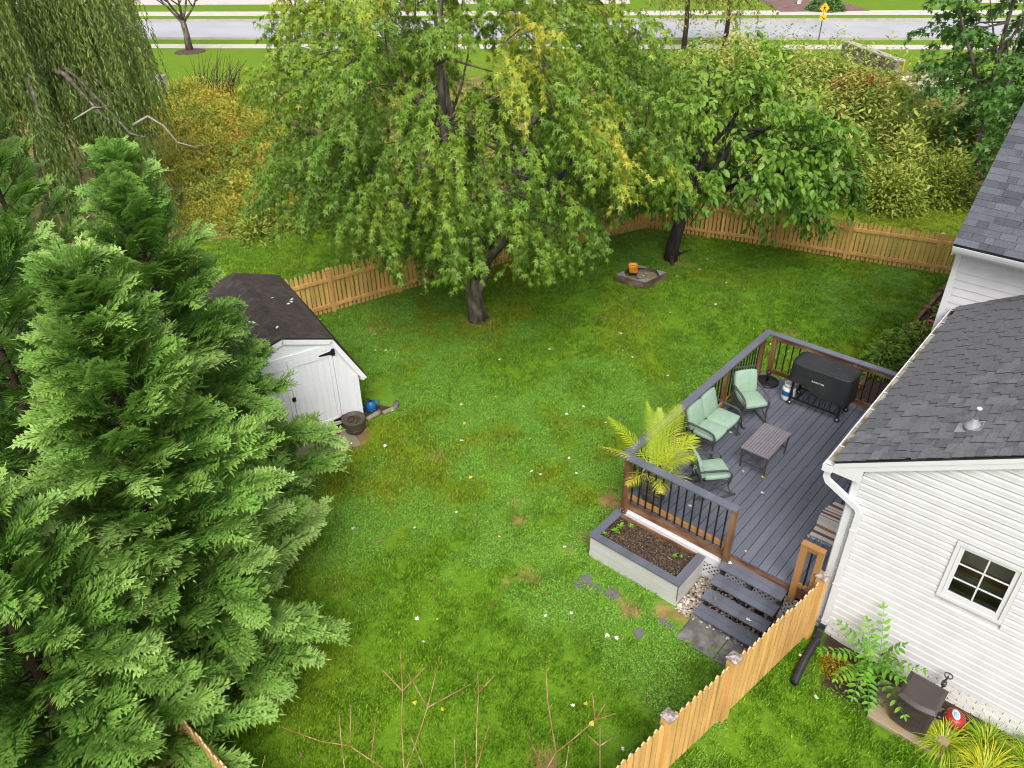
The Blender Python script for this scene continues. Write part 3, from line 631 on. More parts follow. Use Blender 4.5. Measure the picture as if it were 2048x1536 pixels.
for sg in (1, -1):
    ye = RY + sg * (1.956 - RY); ze = 2.98
    wr.add([(x0r, ye, ze - .012), (x1r, ye, ze - .012), (x1r, RY, ridge_z - .012), (x0r, RY, ridge_z - .012), (x0r, ye, ze - .03), (x1r, ye, ze - .03), (x1r, RY, ridge_z - .03), (x0r, RY, ridge_z - .03)], [(0, 1, 2, 3), (4, 5, 6, 7), (0, 1, 5, 4), (0, 4, 7, 3), (1, 2, 6, 5)])
wr = wr.build('roof', M_tar, house)
slen = (1.956 - RY) / ca
pcs = roof_pieces((x0r - .012, 1.962, 2.975), (1, 0, 0), (0, -ca, sa), (0, sa, ca), x1r - x0r + .01, slen, .118, [.13, .16, .19, .23, .27], M_shingle, 'w', jag=.009, ragged=.05)
lay(pcs, 190, wr, M_shingle, 'w', .175, .014)
# rake boards, eave box and soffit of the wing
b = MB()
for sg in (1, -1):
    def yy_(v): return RY + sg * (v - RY)
    for d0, d1, xa, xb in ((.028, .10, x0r + .002, x0r + .03), (.098, .185, x0r + .014, x0r + .04)):
        b.add([(xa, yy_(1.956), 2.98 - d0), (xa, RY, ridge_z - d0), (xa, RY, ridge_z - d1), (xa, yy_(1.956), 2.98 - d1), (xb, yy_(1.956), 2.98 - d0), (xb, RY, ridge_z - d0), (xb, RY, ridge_z - d1), (xb, yy_(1.956), 2.98 - d1)], [(0, 1, 2, 3), (4, 5, 6, 7), (0, 1, 5, 4), (2, 3, 7, 6), (0, 3, 7, 4)])
    b.add([(x0r + .04, yy_(1.95), 2.98 - .18), (x0r + .04, RY, ridge_z - .18), (WX + .01, RY, ridge_z - .18), (WX + .01, yy_(1.95), 2.98 - .18)], [(0, 1, 2, 3)])
b.build('rake_board', M_trim, house)
b = MB(); b.add([(x0r + .012, 1.945, 2.885), (x0r + .012, 1.945, 2.80), (x0r + .012, WY - .1, 2.80), (x0r + .012, WY - .1, 3.0)], [(0, 1, 2, 3)]); b.box(x0r + .02, x1r, WY - .05, 1.94, 2.80, 2.815); b.box(x0r + .015, x1r, 1.935, 1.955, 2.80, 2.93); b.build('eave_box', M_trim, house)
# gutter of the wing
def trough(axis0, axis1, yo, yi, zt, h, along='x'):
    b = MB(); a0, a1 = axis0, axis1; t = .008
    prof_o = [(yo, zt), (yo - .012 * (1 if yo > yi else -1), zt - h * .45), (yo - .035 * (1 if yo > yi else -1), zt - h), (yi, zt - h), (yi, zt)]
    f = (lambda a, p: (a, p[0], p[1])) if along == 'x' else (lambda a, p: (p[0], a, p[1]))
    k = len(prof_o); b.add([f(a0, p) for p in prof_o] + [f(a1, p) for p in prof_o], [(i, i + 1, k + i + 1, k + i) for i in range(k - 1)])
    s = 1 if yo > yi else -1; inn = [(yo - s * .016, zt), (yo - s * .026, zt - h * .45), (yo - s * .05, zt - h + .02), (yi + s * .01, zt - h + .02), (yi + s * .01, zt)]
    b.add([f(a0, p) for p in inn] + [f(a1, p) for p in inn], [(i, i + 1, k + i + 1, k + i) for i in range(k - 1)])
    b.add([f(a, p) for a in (a0, a1) for p in (prof_o[0], inn[0])] , [(0, 1, 3, 2)]); b.add([f(a, p) for a in (a0, a1) for p in (prof_o[4], inn[4])], [(0, 1, 3, 2)])
    for a in (a0, a1): b.add([f(a, p) for p in prof_o], [tuple(range(k))]); b.add([f(a, p) for p in inn], [tuple(range(k))])
    return b
gut = trough(x0r, x1r - .02, 2.08, 1.958, 2.905, .11).build('gutter', M_trim, house)
b = MB(); b.add([(x0r + .02, 2.052, 2.885), (x1r - .35, 2.052, 2.885), (x1r - .35, 1.972, 2.885), (x0r + .02, 1.972, 2.885)], [(0, 1, 2, 3)]); b.build('gutter_debris', M_gutter_in, gut)
b = MB(); b.add([(x1r - .35, 2.048, 2.882), (x1r - .03, 2.048, 2.882), (x1r - .03, 1.972, 2.882), (x1r - .35, 1.972, 2.882)], [(0, 1, 2, 3)]); b.build('gutter_dark_end', M_barkd, gut)  # darker stretch at the far end of the trough
hg = MB(); hg.box(-.011, .011, 1.96, 2.077, 2.900, 2.908); hgm = hg.mesh('gutter_hanger', M_trim)
for i in range(10): link('gutter_hanger', hgm, gut, (8.93 + i * .55, 0, 0))
ds = MB()
ds.box(x0r - .018, x0r + .10, 1.966, 2.088, 2.79, 2.895)
ds.build('outlet_box', M_trim, gut)
ds = MB()
pts = [(8.50, 2.02, 2.80), (8.50, 2.02, 2.68), (8.50, 1.99, 2.62), (8.497, 1.56, 2.40), (8.494, 1.515, 2.34), (8.494, 1.515, 0.02)]
ds.band(pts[:2] + pts[2:], .056, .078, (1, 0, 0)); dspo = ds.build('downspout', M_trim, house)
b = MB()
for zz in (2.02, 1.0, .25): b.box(8.46, 8.528, 1.468, 1.562, zz, zz + .02)
b.build('strap', M_trim, dspo)
# plumbing vent on the wing roof
vy, vx = .74, 9.2; vz = zr(vy) + .012
b = MB(); Mv = Matrix.Translation((vx, vy, vz)) @ Matrix(((1, 0, 0), (0, -ca, sa), (0, sa, ca))).transposed().to_4x4()
b.box(-.13, .13, -.17, .12, .008, .014, Mv); b.build('vent_flashing', M_steel, house)
b = MB(); b.lathe([(.105, -.01), (.10, .03), (.085, .045), (.082, .06), (.062, .07), (.06, .085), (.036, .10), (.036, .12), (.03, .125)], 18, (vx, vy, vz)); b.build('vent_boot', M_grey_plastic, house)
b = MB(); b.lathe([(.026, .1), (.026, .265), (.03, .265), (.03, .285), (.021, .285)], 14, (vx, vy, vz)); b.build('vent_pipe', M_trim, house)

# --- taller part behind
MX, MY, ME = 13.95, 2.255, 4.17
E2 = .142
b = MB(); b.box(MX + .016, MX + .2, -6.4, MY - .012, -.12, 4.0); tw = b.build('tall_wall', M_white, house)
zz = 2.3
while zz < 4.0:
    link('siding_plank', plank_mesh('siding_plank', -3.2, MY - .088, min(E2, 4.0 - zz), 'lap'), tw, (MX, 0, zz)); zz += E2
b = MB(); b.box(MX - .022, MX + .016, MY - .088, MY + .004, 0, 4.0); b.box(MX + .016, MX + .1, MY - .01, MY + .012, 0, 4.0); b.build('corner_trim', M_trim, house)
b = MB(); zz = 0; SB = .88; xr = 17.9; zrm = ME + SB * (xr - 13.58)
while zz < zrm - .4:
    z1 = zz + E2; xa = MX + .1 if zz < 4.0 else max(MX + .1, 13.58 + (zz - ME + .25) / SB); xb = 2 * xr - xa
    b.add([(xa, MY + .002, zz), (xa, MY - .01, z1), (xb, MY - .01, z1), (xb, MY + .002, zz)], [(0, 1, 2, 3)]); b.add([(xa, MY + .002, zz), (xb, MY + .002, zz), (xb, MY - .011, zz), (xa, MY - .011, zz)], [(0, 1, 2, 3)]); zz = z1
b.build('tall_side_wall', M_white, house)
al2 = math.atan(SB); c2, s2 = math.cos(al2), math.sin(al2)
b = MB()
for sg in (1, -1):
    xe = xr + sg * (13.58 - xr)
    b.add([(xe, MY + .035, ME), (xr, MY + .035, zrm), (xr, -6.5, zrm), (xe, -6.5, ME), (xe, MY + .035, ME - .05), (xr, MY + .035, zrm - .05), (xr, -6.5, zrm - .05), (xe, -6.5, ME - .05)], [(0, 1, 2, 3), (7, 6, 5, 4), (0, 1, 5, 4), (0, 3, 7, 4), (2, 3, 7, 6)])
tr_ = b.build('tall_roof', M_tar, house)
pcs = roof_pieces((13.565, MY + .045, ME), (0, -1, 0), (c2, 0, s2), (-s2, 0, c2), 5.0, (xr - 13.58) / c2, .125, [.14, .19, .24, .30, .36], M_shingled, 'm', jag=.0015, rise=.003)
lay(pcs, 110, tr_, M_shingled, 'm', .15, .010)
b = MB(); b.add([(13.6, MY + .03, ME - .05), (xr, MY + .03, zrm - .05), (xr, MY + .03, zrm - .2), (13.6, MY + .03, ME - .2), (13.6, MY + .012, ME - .05), (xr, MY + .012, zrm - .05), (xr, MY + .012, zrm - .2), (13.6, MY + .012, ME - .2)], [(0, 1, 2, 3), (4, 5, 6, 7), (2, 3, 7, 6), (0, 3, 7, 4)]); b.build('rake_board', M_trim, house)
b = MB(); b.box(13.62, MX + .015, -6.4, MY + .02, 4.0, 4.012); b.box(13.605, 13.625, -6.4, MY + .022, 4.0, 4.14); b.build('eave_box', M_trim, house)
trough(MY + .02, -6.4, 13.49, 13.603, 4.155, .095, 'y').build('gutter', M_trim, house)

# ------------------------------------------------------------------ deck
dx0, dx1, dy0, dy1 = 8.34, 13.30, WY + .03, 4.90
deck = empty('deck', (0, 0, 0), 0, 'blue-grey board deck with brown railings beside the house', 'deck')
nbd = 23; bw = (dy1 - dy0) / nbd
bb = MB(); bb.box(dx0 - .015, dx1 + .015, .0045, bw - .0045, -.024, 0); bme = bb.mesh('board', M_deck)
for i in range(nbd):
    cut = rnd.choice([None, None, 9.6, 10.2, 11.4, 12.1])
    if cut is None: link('board', bme, deck, (0, dy0 + i * bw, ZD + rnd.uniform(-.001, .001)))
    else:
        for a, c in ((dx0 - .015, cut - .002), (cut + .002, dx1 + .015)):
            b = MB(); b.box(a, c, .0045, bw - .0045, -.024, 0); b.build('board', M_deck, deck, (0, dy0 + i * bw, ZD + rnd.uniform(-.001, .001)))
b = MB(); b.box(dx0 + .06, dx1 - .06, dy0, dy1 - .06, ZD - .2, ZD - .03)
for xx in np.arange(8.6, 13.2, .4): b.box(xx, xx + .04, dy0, dy1 - .05, ZD - .25, ZD - .199)
b.build('joist_frame', M_deckdark, deck)  # includes a solid near-black fill: shade in the board gaps put into colour
for n_, bx in (('rim_board', (dx0, dx0 + .04, dy0, dy1, ZD - .215, ZD - .026)), ('rim_board', (dx1 - .04, dx1, dy0, dy1, ZD - .215, ZD - .026)), ('rim_board', (dx0 + .04, dx1 - .04, dy1 - .04, dy1, ZD - .215, ZD - .026))):
    b = MB(); b.box(*bx); b.build(n_, M_woodx, deck)
b = MB(); b.box(dx0 - .02, dx0 - .001, 3.06, dy1 + .012, .36, ZD - .217); b.box(dx0 - .05, dx0 - .021, 3.07, dy1 + .05, .36, ZD - .25); b.box(dx0 - .02, dx1, dy1 + .013, dy1 + .05, .36, ZD - .25); b.build('skirt_board', M_trim, deck)
def lattice(p0, p1, z0_, z1_, out, name='lattice'):
    """white diamond lattice between p0 and p1 (xy), strips crossing at 45 degrees in two layers"""
    p0 = Vector((*p0, 0)); p1 = Vector((*p1, 0)); d = (p1 - p0); Lh = d.length; d.normalize(); nrm = Vector(out); H = z1_ - z0_; b = MB()
    for layer, sgn in ((0, 1), (1, -1)):
        s = -H
        while s < Lh + H:
            a = [s, 0.0]; c = [s + H, H] if sgn > 0 else [s - H, H]
            def clipx(pA, pB):
                (xa, ya), (xb, yb) = pA, pB
                t0, t1 = 0.0, 1.0
                for lo, hi in ((0, Lh),):
                    dx = xb - xa
                    if dx == 0: continue
                    ta, tb = (lo - xa) / dx, (hi - xa) / dx
                    if ta > tb: ta, tb = tb, ta
                    t0 = max(t0, ta); t1 = min(t1, tb)
                return None if t1 - t0 < .02 else ((xa + (xb - xa) * t0, ya + (yb - ya) * t0), (xa + (xb - xa) * t1, ya + (yb - ya) * t1))
            r_ = clipx(a, c)
            if r_:
                (xa, ya), (xb, yb) = r_; o_ = nrm * (.006 + .007 * layer)
                b.bar(p0 + d * xa + Vector((0, 0, z0_ + ya)) + o_, p0 + d * xb + Vector((0, 0, z0_ + yb)) + o_, .006, .034, up=nrm.cross(Vector((0, 0, 1))) if False else (p1 - p0).normalized().cross(nrm) if False else (0, 0, 1)) if False else b.add(_strip(p0 + d * xa + Vector((0, 0, z0_ + ya)) + o_, p0 + d * xb + Vector((0, 0, z0_ + yb)) + o_, nrm, .030, .006), _BOXF)
            s += .088
    return b.build(name, M_trim, deck)
_BOXF = [(0, 1, 3, 2), (4, 6, 7, 5), (0, 4, 5, 1), (2, 3, 7, 6), (0, 2, 6, 4), (1, 5, 7, 3)]
def _strip(a, c, nrm, w, t):
    dd = (c - a).normalized(); sd_ = dd.cross(nrm).normalized()
    return [p + sd_ * (i * w / 2) + nrm * (j * t / 2) for p in (a, c) for i in (-1, 1) for j in (-1, 1)]
lattice((dx0 - .005, WY + .05), (dx0 - .005, 4.9), .10, .50, (-1, 0, 0))
lattice((dx1, 4.9), (dx0, 4.9), .10, .36, (0, 1, 0))
b = MB(); b.box(dx0 - .03, dx0 + .0, WY + .03, 4.93, -.01, .10); b.box(dx0, dx1, 4.905, 4.93, -.01, .10); b.build('lattice_rail', M_trim, deck)
b = MB()
for xx, yy in ((8.6, 4.7), (10.9, 4.7), (13.0, 4.7), (8.6, 3.2), (13.0, 2.0), (8.6, 2.0)): b.box(xx - .05, xx + .05, yy - .05, yy + .05, -.05, ZD - .2)
b.build('footing_post', M_deckdark, deck)
# railing
ZT = 1.67
def post(xx, yy, zb, zt, w=.085, parent=deck, m=M_wood, out=None):
    b = MB(); b.box(xx - w / 2, xx + w / 2, yy - w / 2, yy + w / 2, zb, zt); o = b.build('post', m, parent)
    if out is not None:
        c = MB()
        for dz, dl in ((.05, -.018), (.10, .018)):
            ctr = Vector((xx, yy, zb + dz)) + Vector(out) * (w / 2 + .002); sd_ = Vector(out).cross(Vector((0, 0, 1)))
            ctr += sd_ * dl; c.tube([ctr, ctr + Vector(out) * .006], .011, 8)
        c.build('bolt', M_steel, o)
    return o
PX = dx0 - .045; PYL = dy1 + .044; PXF = dx1 + .044
post(PX, 4.87, ZD - .26, ZT - .028, .09, out=(-1, 0, 0)); post(PX, 3.045, ZD - .26, ZT - .028, .09, out=(-1, 0, 0))
post(9.98, PYL, ZD - .25, ZT - .028); post(11.66, PYL, ZD - .25, ZT - .028); post(13.17, PYL, ZD - .25, ZT - .028)
post(PXF, 4.78, ZD - .25, ZT - .028); post(PXF, 3.2, ZD - .25, ZT - .028); post(PXF, WY + .1, ZD - .25, ZT - .028)
def cap(pts, z):
    b = MB(); n = len(pts) // 2
    b.add([(p[0], p[1], z) for p in pts] + [(p[0], p[1], z - .026) for p in pts], [(0, 1, 2, 3), (7, 6, 5, 4)] + [(i, 4 + i, 4 + (i + 1) % 4, (i + 1) % 4) for i in range(4)]); return b.build('cap_rail', M_deck, deck)
o0, i0 = 5.0, 4.855
cap([(8.20, o0), (8.345, i0), (8.345, 2.99), (8.20, 2.99)], ZT)
cap([(8.201, o0 + .001), (8.347, i0 + .001), (13.275, i0 + .001), (13.42, o0 + .001)], ZT + .0015)
cap([(13.421, o0), (13.277, i0), (13.277, WY + .03), (13.421, WY + .03)], ZT)
def rails(a, c, axis, outv, topm, botm):
    """upper and lower rail plus black face-mounted balusters between a and c"""
    a = Vector((*a, 0)); c = Vector((*c, 0)); d = (c - a); Ln = d.length; d.normalize(); o_ = Vector(outv)
    for z_, m_, h_ in ((ZT - .075, topm, .09), (ZD + .10, botm, .085)):
        b = MB(); b.bar(a + Vector((0, 0, z_)), c + Vector((0, 0, z_)), .038, h_); b.build('rail', m_, deck)
    n = int(round(Ln / .131)); bl = MB(); bl.box(-.010, .010, -.010, .010, ZD + .035, ZT - .03); me_ = bl.mesh('baluster', M_black)
    for i in range(n):
        p = a + d * (Ln * (i + .5) / n) + o_ * .0305; link('baluster', me_, deck, (p.x, p.y, 0))
rails((8.32, 4.825), (8.32, 3.09), 'y', (-1, 0, 0), M_woodx, M_woodo)
rails((8.36, 4.925), (9.93, 4.925), 'x', (0, 1, 0), M_woodx, M_woodo); rails((10.03, 4.925), (11.61, 4.925), 'x', (0, 1, 0), M_woodx, M_woodo); rails((11.71, 4.925), (13.12, 4.925), 'x', (0, 1, 0), M_woodx, M_woodo)
rails((13.325, 4.73), (13.325, 3.25), 'y', (1, 0, 0), M_woodx, M_woodx); rails((13.325, 3.15), (13.325, WY + .15), 'y', (1, 0, 0), M_woodx, M_woodx)
# short railing stub by the house
post(PX + .0, 1.995, ZD - .26, ZT - .06, .09, m=M_woodo, out=(-1, 0, 0)); post(PX + .0, 1.765, ZD - .26, ZT - .06, .08, m=M_woodo)
b = MB(); b.bar((PX, 1.95, ZT - .1), (PX, 1.80, ZT - .1), .038, .08); b.bar((PX, 2.045, ZT - .045), (PX, 1.725, ZT - .045), .10, .028); b.build('rail', M_woodo, deck)
b = MB(); b.bar((PX, 1.95, ZD + .10), (PX, 1.80, ZD + .10), .038, .07); b.build('rail', M_woodo, deck)
b = MB(); b.box(PX - .012, PX + .012, 1.868, 1.892, ZD + .04, ZT - .06); b.build('baluster', M_black, deck)
# stairs
stairs = None
for yy in (2.11, 2.57, 3.03):
    st = MB(); pf = [(7.50, -.02), (7.535, .0), (8.335, .562), (8.335, .33), (7.80, -.02)]
    st.add([(p_[0], yy - .02, p_[1]) for p_ in pf] + [(p_[0], yy + .02, p_[1]) for p_ in pf], [(0, 1, 2, 3, 4), (9, 8, 7, 6, 5)] + [(i, 5 + i, 5 + (i + 1) % 5, (i + 1) % 5) for i in range(5)])
    o_ = st.build('stair_stringer', M_barkd, deck); stairs = stairs or o_
for i in range(4):
    z_ = .15 * (i + 1); x_ = 7.46 + .2133 * i
    for q in range(2):
        b = MB(); b.box(x_ + q * .122, x_ + q * .122 + .118, 2.07, 3.07, z_ - .026, z_); b.build('tread', M_deck, stairs)
    b = MB(); b.box(x_ + .03, x_ + .2, 2.13, 3.01, z_ - .05, z_ - .028); b.build('tread_support', M_deckdark, stairs)

# ------------------------------------------------------------------ raised planter, paving, stones
pl = empty('raised_planter', (0, 0, 0), 0, 'raised planter box of whitewashed planks with blue-grey cap against the deck', 'planter')
px0, px1, py0, py1, ph = 7.52, 8.30, 3.38, 5.0, .465
for j in range(3):
    z0_ = -.02 + j * .16; z1_ = min(z0_ + .157, ph - .028)
    for bx in ((px0, px0 + .035, py0, py1), (px0 + .036, px1, py0, py0 + .035), (px0 + .036, px1, py1 - .035, py1)):
        b = MB(); b.box(*bx, z0_, z1_); b.build('plank', M_planter, pl)
for yy in (py0, py1):
    b = MB(); b.box(px0 - .006, px0 + .004, yy - .012 if yy == py1 else yy - .006, yy + .006, .12, ph - .03); b.build('corner_strip', M_wood, pl)
b = MB(); b.box(px1 - .03, px1 + .01, py0 + .04, py1 - .04, 0, ph - .03); b.build('back_plank', M_woodx, pl)
def capq(pts): 
    b = MB(); b.add([(p[0], p[1], ph) for p in pts] + [(p[0], p[1], ph - .026) for p in pts], [(0, 1, 2, 3), (7, 6, 5, 4)] + [(i, 4 + i, 4 + (i + 1) % 4, (i + 1) % 4) for i in range(4)]); b.build('cap_board', M_deck, pl)
cw = .115; e_ = .02
capq([(px0 - e_, py0 - e_), (px0 - e_, py1 + e_), (px0 + cw, py1 - cw), (px0 + cw, py0 + cw)])
capq([(px0 - e_, py0 - e_ - .001), (px0 + cw, py0 + cw - .001), (px1 + .03, py0 + cw - .001), (px1 + .03, py0 - e_ - .001)])
capq([(px0 - e_, py1 + e_ + .001), (px1 + .03, py1 + e_ + .001), (px1 + .03, py1 - cw + .001), (px0 + cw, py1 - cw + .001)])
n_ = 26; gx = np.linspace(px0 + .03, px1 - .03, n_); gy = np.linspace(py0 + .03, py1 - .03, n_ * 2); A, B = np.meshgrid(gx, gy, indexing='ij')
hz = .375 + .03 * (fbm(A, B, 3.2) - .5) + .03 * (fbm(A, B, 14) - .5)
b = MB(); b.add(list(zip(A.ravel(), B.ravel(), hz.ravel())), [(i * n_ * 2 + j, (i + 1) * n_ * 2 + j, (i + 1) * n_ * 2 + j + 1, i * n_ * 2 + j + 1) for i in range(n_ - 1) for j in range(n_ * 2 - 1)], True); soil = b.build('soil', M_soil, pl)
V = []; T = []; t = []
for i in range(700):
    px_, py_ = rnd.uniform(px0 + .1, px1 - .06), rnd.uniform(py0 + .1, py1 - .1); a = rnd.uniform(0, 6.28); l_ = rnd.uniform(.006, .02); w_ = l_ * .3; k = len(V); z_ = .392 + rnd.uniform(-.008, .012)
    V += [(px_ + math.cos(a) * l_, py_ + math.sin(a) * l_, z_), (px_ - math.sin(a) * w_, py_ + math.cos(a) * w_, z_ + .004), (px_ - math.cos(a) * l_, py_ - math.sin(a) * l_, z_), (px_ + math.sin(a) * w_, py_ - math.cos(a) * w_, z_ + .004)]; T += [(k, k + 1, k + 2), (k, k + 2, k + 3)]; t += [rnd.random()] * 2
M_chip = mat('wood_chip', (.1, .06, .03), .8, .1, tint=[(.05, .03, .02), (.16, .10, .06), (.40, .33, .24)])
tag(link('bark_chips', tri_mesh('bark_chips', V, T, M_chip, t), pl), kind='stuff')
def seedling(x_, y_, z_, s, n=9):
    o = empty('seedling', (x_, y_, z_), rnd.uniform(0, 6.28)); d = np.array([[math.cos(a) * .9, math.sin(a) * .9, rnd.uniform(.3, .9)] for a in [k * 2.4 for k in range(n)]])
    X, Y, Z = frames(d, np.array([0, 0, 1.])); pos = np.zeros((n, 3)); pos[:, 2] = np.linspace(.02, .06, n) * s / .06
    v, f, c = scatter(*leaf_oval(), pos, X, Y, Z, np.full(n, s) * rng.uniform(.7, 1.2, n), rng.uniform(.4, 1, n)); link('leaf_tuft', tri_mesh('leaf_tuft', v, f, L_sumac, c), o); b = MB(); b.tube([(0, 0, 0), (0, 0, s)], .003, 5); b.build('stem', L_sumac, o); return o
SEED = [((7.72, 4.86), .05, 'tiny single seedling in the near left corner of the planter soil'), ((7.86, 4.74), .085, 'larger bushy seedling in the left end of the planter soil'), ((7.99, 4.74), .08, 'bright green seedling behind the largest one in the planter soil'), ((8.12, 4.62), .06, 'seedling with upright leaves near the back board of the planter'), ((8.02, 3.75), .05, 'small seedling in the right half of the planter soil'), ((8.08, 3.66), .04, 'tiny seedling furthest right in the planter soil'), ((8.09, 4.78), .035, 'faint small sprout by the back left of the planter soil')]
for (x_, y_), s_, lb in SEED: tag(seedling(x_, y_, .392, s_), lb, 'seedling', 'seedlings in the planter')
def slab(name, poly, h, m, zb, label, cat='paving slab', group=None):
    b = MB(); c = np.mean(np.array(poly), 0); n = len(poly); P_ = [(p[0] - c[0], p[1] - c[1]) for p in poly]; q = [(p[0] * .97, p[1] * .97) for p in P_]
    b.add([(p[0], p[1], -.04) for p in P_] + [(p[0], p[1], h - .008) for p in P_] + [(p[0], p[1], h) for p in q], [(i, (i + 1) % n, n + (i + 1) % n, n + i) for i in range(n)] + [(n + i, n + (i + 1) % n, 2 * n + (i + 1) % n, 2 * n + i) for i in range(n)] + [tuple(2 * n + i for i in range(n))])
    o = b.build(name, m, None, (c[0], c[1], zb)); return tag(o, label, cat, group)
slab('paving_slab', rect(7.02, 7.66, 2.485, 3.08), .03, M_conc, 0, 'grey concrete slab at the stair foot, on the planter side', group='slabs at the stair foot')
slab('paving_slab', rect(7.02, 7.66, 1.86, 2.47), .03, M_conc, 0, 'grey concrete slab at the stair foot, next to the picket fence', group='slabs at the stair foot')
slab('flagstone', [G(1143, 1172)[:2], G(1170, 1147)[:2], G(1178, 1148)[:2], G(1186, 1168)[:2], G(1205, 1177)[:2], G(1193, 1187)[:2]], .016, M_slate, 0, 'grey slate flagstone sunk in the lawn left of the planter', 'flagstone', 'slate flagstones in the lawn')
slab('flagstone', [G(1205, 1187)[:2], G(1222, 1171)[:2], G(1243, 1190)[:2], G(1228, 1201)[:2]], .016, M_slate, 0, 'smaller slate flagstone sunk in the lawn before the planter', 'flagstone', 'slate flagstones in the lawn')
slab('flagstone', [G(1264, 1262)[:2], G(1282, 1256)[:2], G(1290, 1268)[:2], G(1277, 1281)[:2]], .012, M_slate, 0, 'dark slate piece half overgrown near the stair slabs', 'flagstone', 'slate flagstones in the lawn')
slab('flagstone', [G(1312, 1243)[:2], G(1320, 1235)[:2], G(1351, 1251)[:2], G(1345, 1263)[:2]], .014, M_slate, 0, 'narrow brown stone in the lawn beside the stair slabs', 'flagstone', 'slate flagstones in the lawn')
# river stones by the stairs
ico = MB(); ico.lathe([(.0, -.5), (.42, -.3), (.5, .0), (.38, .32), (.0, .46)], 6, smooth=True); IV = np.array(ico.v); IT = np.array([t3 for f in ico.f for t3 in ([f] if len(f) == 3 else [(f[0], f[i], f[i + 1]) for i in range(1, len(f) - 1)])])
n_ = 900; pos = np.stack([rng.uniform(7.45, 8.33, n_), np.where(rng.random(n_) < .5, rng.uniform(3.04, 3.36, n_), rng.uniform(2.1, 3.1, n_)), rng.uniform(.005, .03, n_)], 1)
X, Y, Z = frames(rng.normal(size=(n_, 3)) * [1, 1, .25], np.tile([0, 0, 1.], (n_, 1))); v, f, c = scatter(IV, IT, pos, X, Y * .8, Z * .6, rng.uniform(.03, .07, n_), rng.random(n_))
tag(link('gravel', tri_mesh('gravel', v, f, M_pebble, c, True)), 'pale river stones between planter and stairs', kind='stuff')
b = MB(); b.add([(7.44, 2.0, .002), (8.33, 2.0, .002), (8.33, 3.37, .002), (7.5, 3.37, .002)], [(0, 1, 2, 3)]); tag(b.build('soil_bed', M_soil), 'bare soil under the stairs', kind='structure')

# ------------------------------------------------------------------ furniture on the deck
def chair_parts(root, W, rocker=True):
    """steel-band armchair facing +x, W wide; seat cushion(s), back cushion(s)"""
    h = W / 2; S = [(-1, -h), (1, h)]
    for s, yy in S:
        b = MB(); b.band([(-.30, yy, .60), (-.10, yy, .585), (.10, yy, .575), (.19, yy, .55), (.235, yy, .49), (.24, yy, .42), (.225, yy, .34)], .045, .012, (0, 1, 0)); b.build('armrest', M_iron, root)
        b = MB(); b.bar((.225, yy, .36), (-.28, yy, .07), .018, .018); b.bar((-.22, yy, .36), (.30, yy, .06), .018, .018); b.bar((-.29, yy, .36), (.225, yy, .36), .02, .02)
        if rocker:
            b.band([(-.25, yy, .35), (-.20, yy, .22), (-.24, yy, .10), (-.30, yy, .03)], .035, .014, (0, 1, 0)); b.band([(.22, yy, .35), (.20, yy, .24), (.25, yy, .12), (.34, yy, .035)], .035, .014, (0, 1, 0))
        else:
            b.bar((.225, yy, .36), (.225, yy, 0), .024, .024); b.bar((-.28, yy, .36), (-.30, yy, 0), .024, .024)
        b.build('side_frame', M_iron, root)
        if rocker:
            b = MB(); b.band([(-.36 + .72 * k / 8, yy, .012 + .045 * (abs(k - 4) / 4) ** 2) for k in range(9)], .04, .016, (0, 1, 0)); b.build('rocker', M_iron, root)
        b = MB(); b.bar((-.24, yy, .34), (-.40, yy, .88), .022, .022); b.build('back_post', M_iron, root)
    b = MB(); b.bar((.225, -h, .36), (.225, h, .36), .022, .022); b.bar((-.25, -h, .36), (-.25, h, .36), .022, .022); b.bar((-.40, -h, .88), (-.40, h, .88), .022, .022); b.bar((-.355, -h, .73), (-.355, h, .73), .014, .014)
    for k in range(1, 4): b.bar((-.25, -h + W * k / 4, .36), (.225, -h + W * k / 4, .36), .012, .012)
    b.build('cross_bars', M_iron, root)
    nc = 1 if W < .7 else 2; w1 = (W - .03) / nc
    for k in range(nc):
        y0_ = -h + .015 + k * w1 + .004; y1_ = y0_ + w1 - .008
        b = MB(); b.cushion(-.20, .245, y0_, y1_, .375, .475, .035); b.build('seat_cushion', M_cushion, root)
        Mb = Matrix.Translation((-.245, 0, .43)) @ Matrix.Rotation(R(-17), 4, 'Y')
        b = MB(); b.cushion(-.035, .065, y0_, y1_, .0, .42, .035, Mb); b.build('back_cushion', M_cushion, root)
    for yy in (-h + .03, h - .03):
        b = MB(); b.tube([(-.36, yy, .70), (-.40, yy + .02, .72), (-.42, yy, .66), (-.40, yy - .02, .60)], .006, 5); b.tube([(-.36, yy, .70), (-.41, yy - .025, .69), (-.39, yy + .02, .64)], .006, 5); b.build('cushion_tie', M_cushion, root)
def P_rot(name, loc, ang, label, cat, group=None): return empty(name, (loc[0], loc[1], loc[2] if len(loc) > 2 else ZD), R(ang), label, cat, group)
c1 = P_rot('rocking_chair', (11.66, 4.40), -127.7, 'black metal rocking chair with sage cushions in the far corner beside the loveseat', 'chair', 'rocking chairs with sage cushions'); chair_parts(c1, .47)
c2_ = P_rot('rocking_chair', (9.40, 3.96), -40, 'black metal rocking chair with sage cushions next to the potted palm', 'chair', 'rocking chairs with sage cushions'); chair_parts(c2_, .47)
lv = P_rot('loveseat', (10.55, 4.52), -90, 'black metal loveseat with paired sage cushions along the railing', 'loveseat'); chair_parts(lv, .95, False)
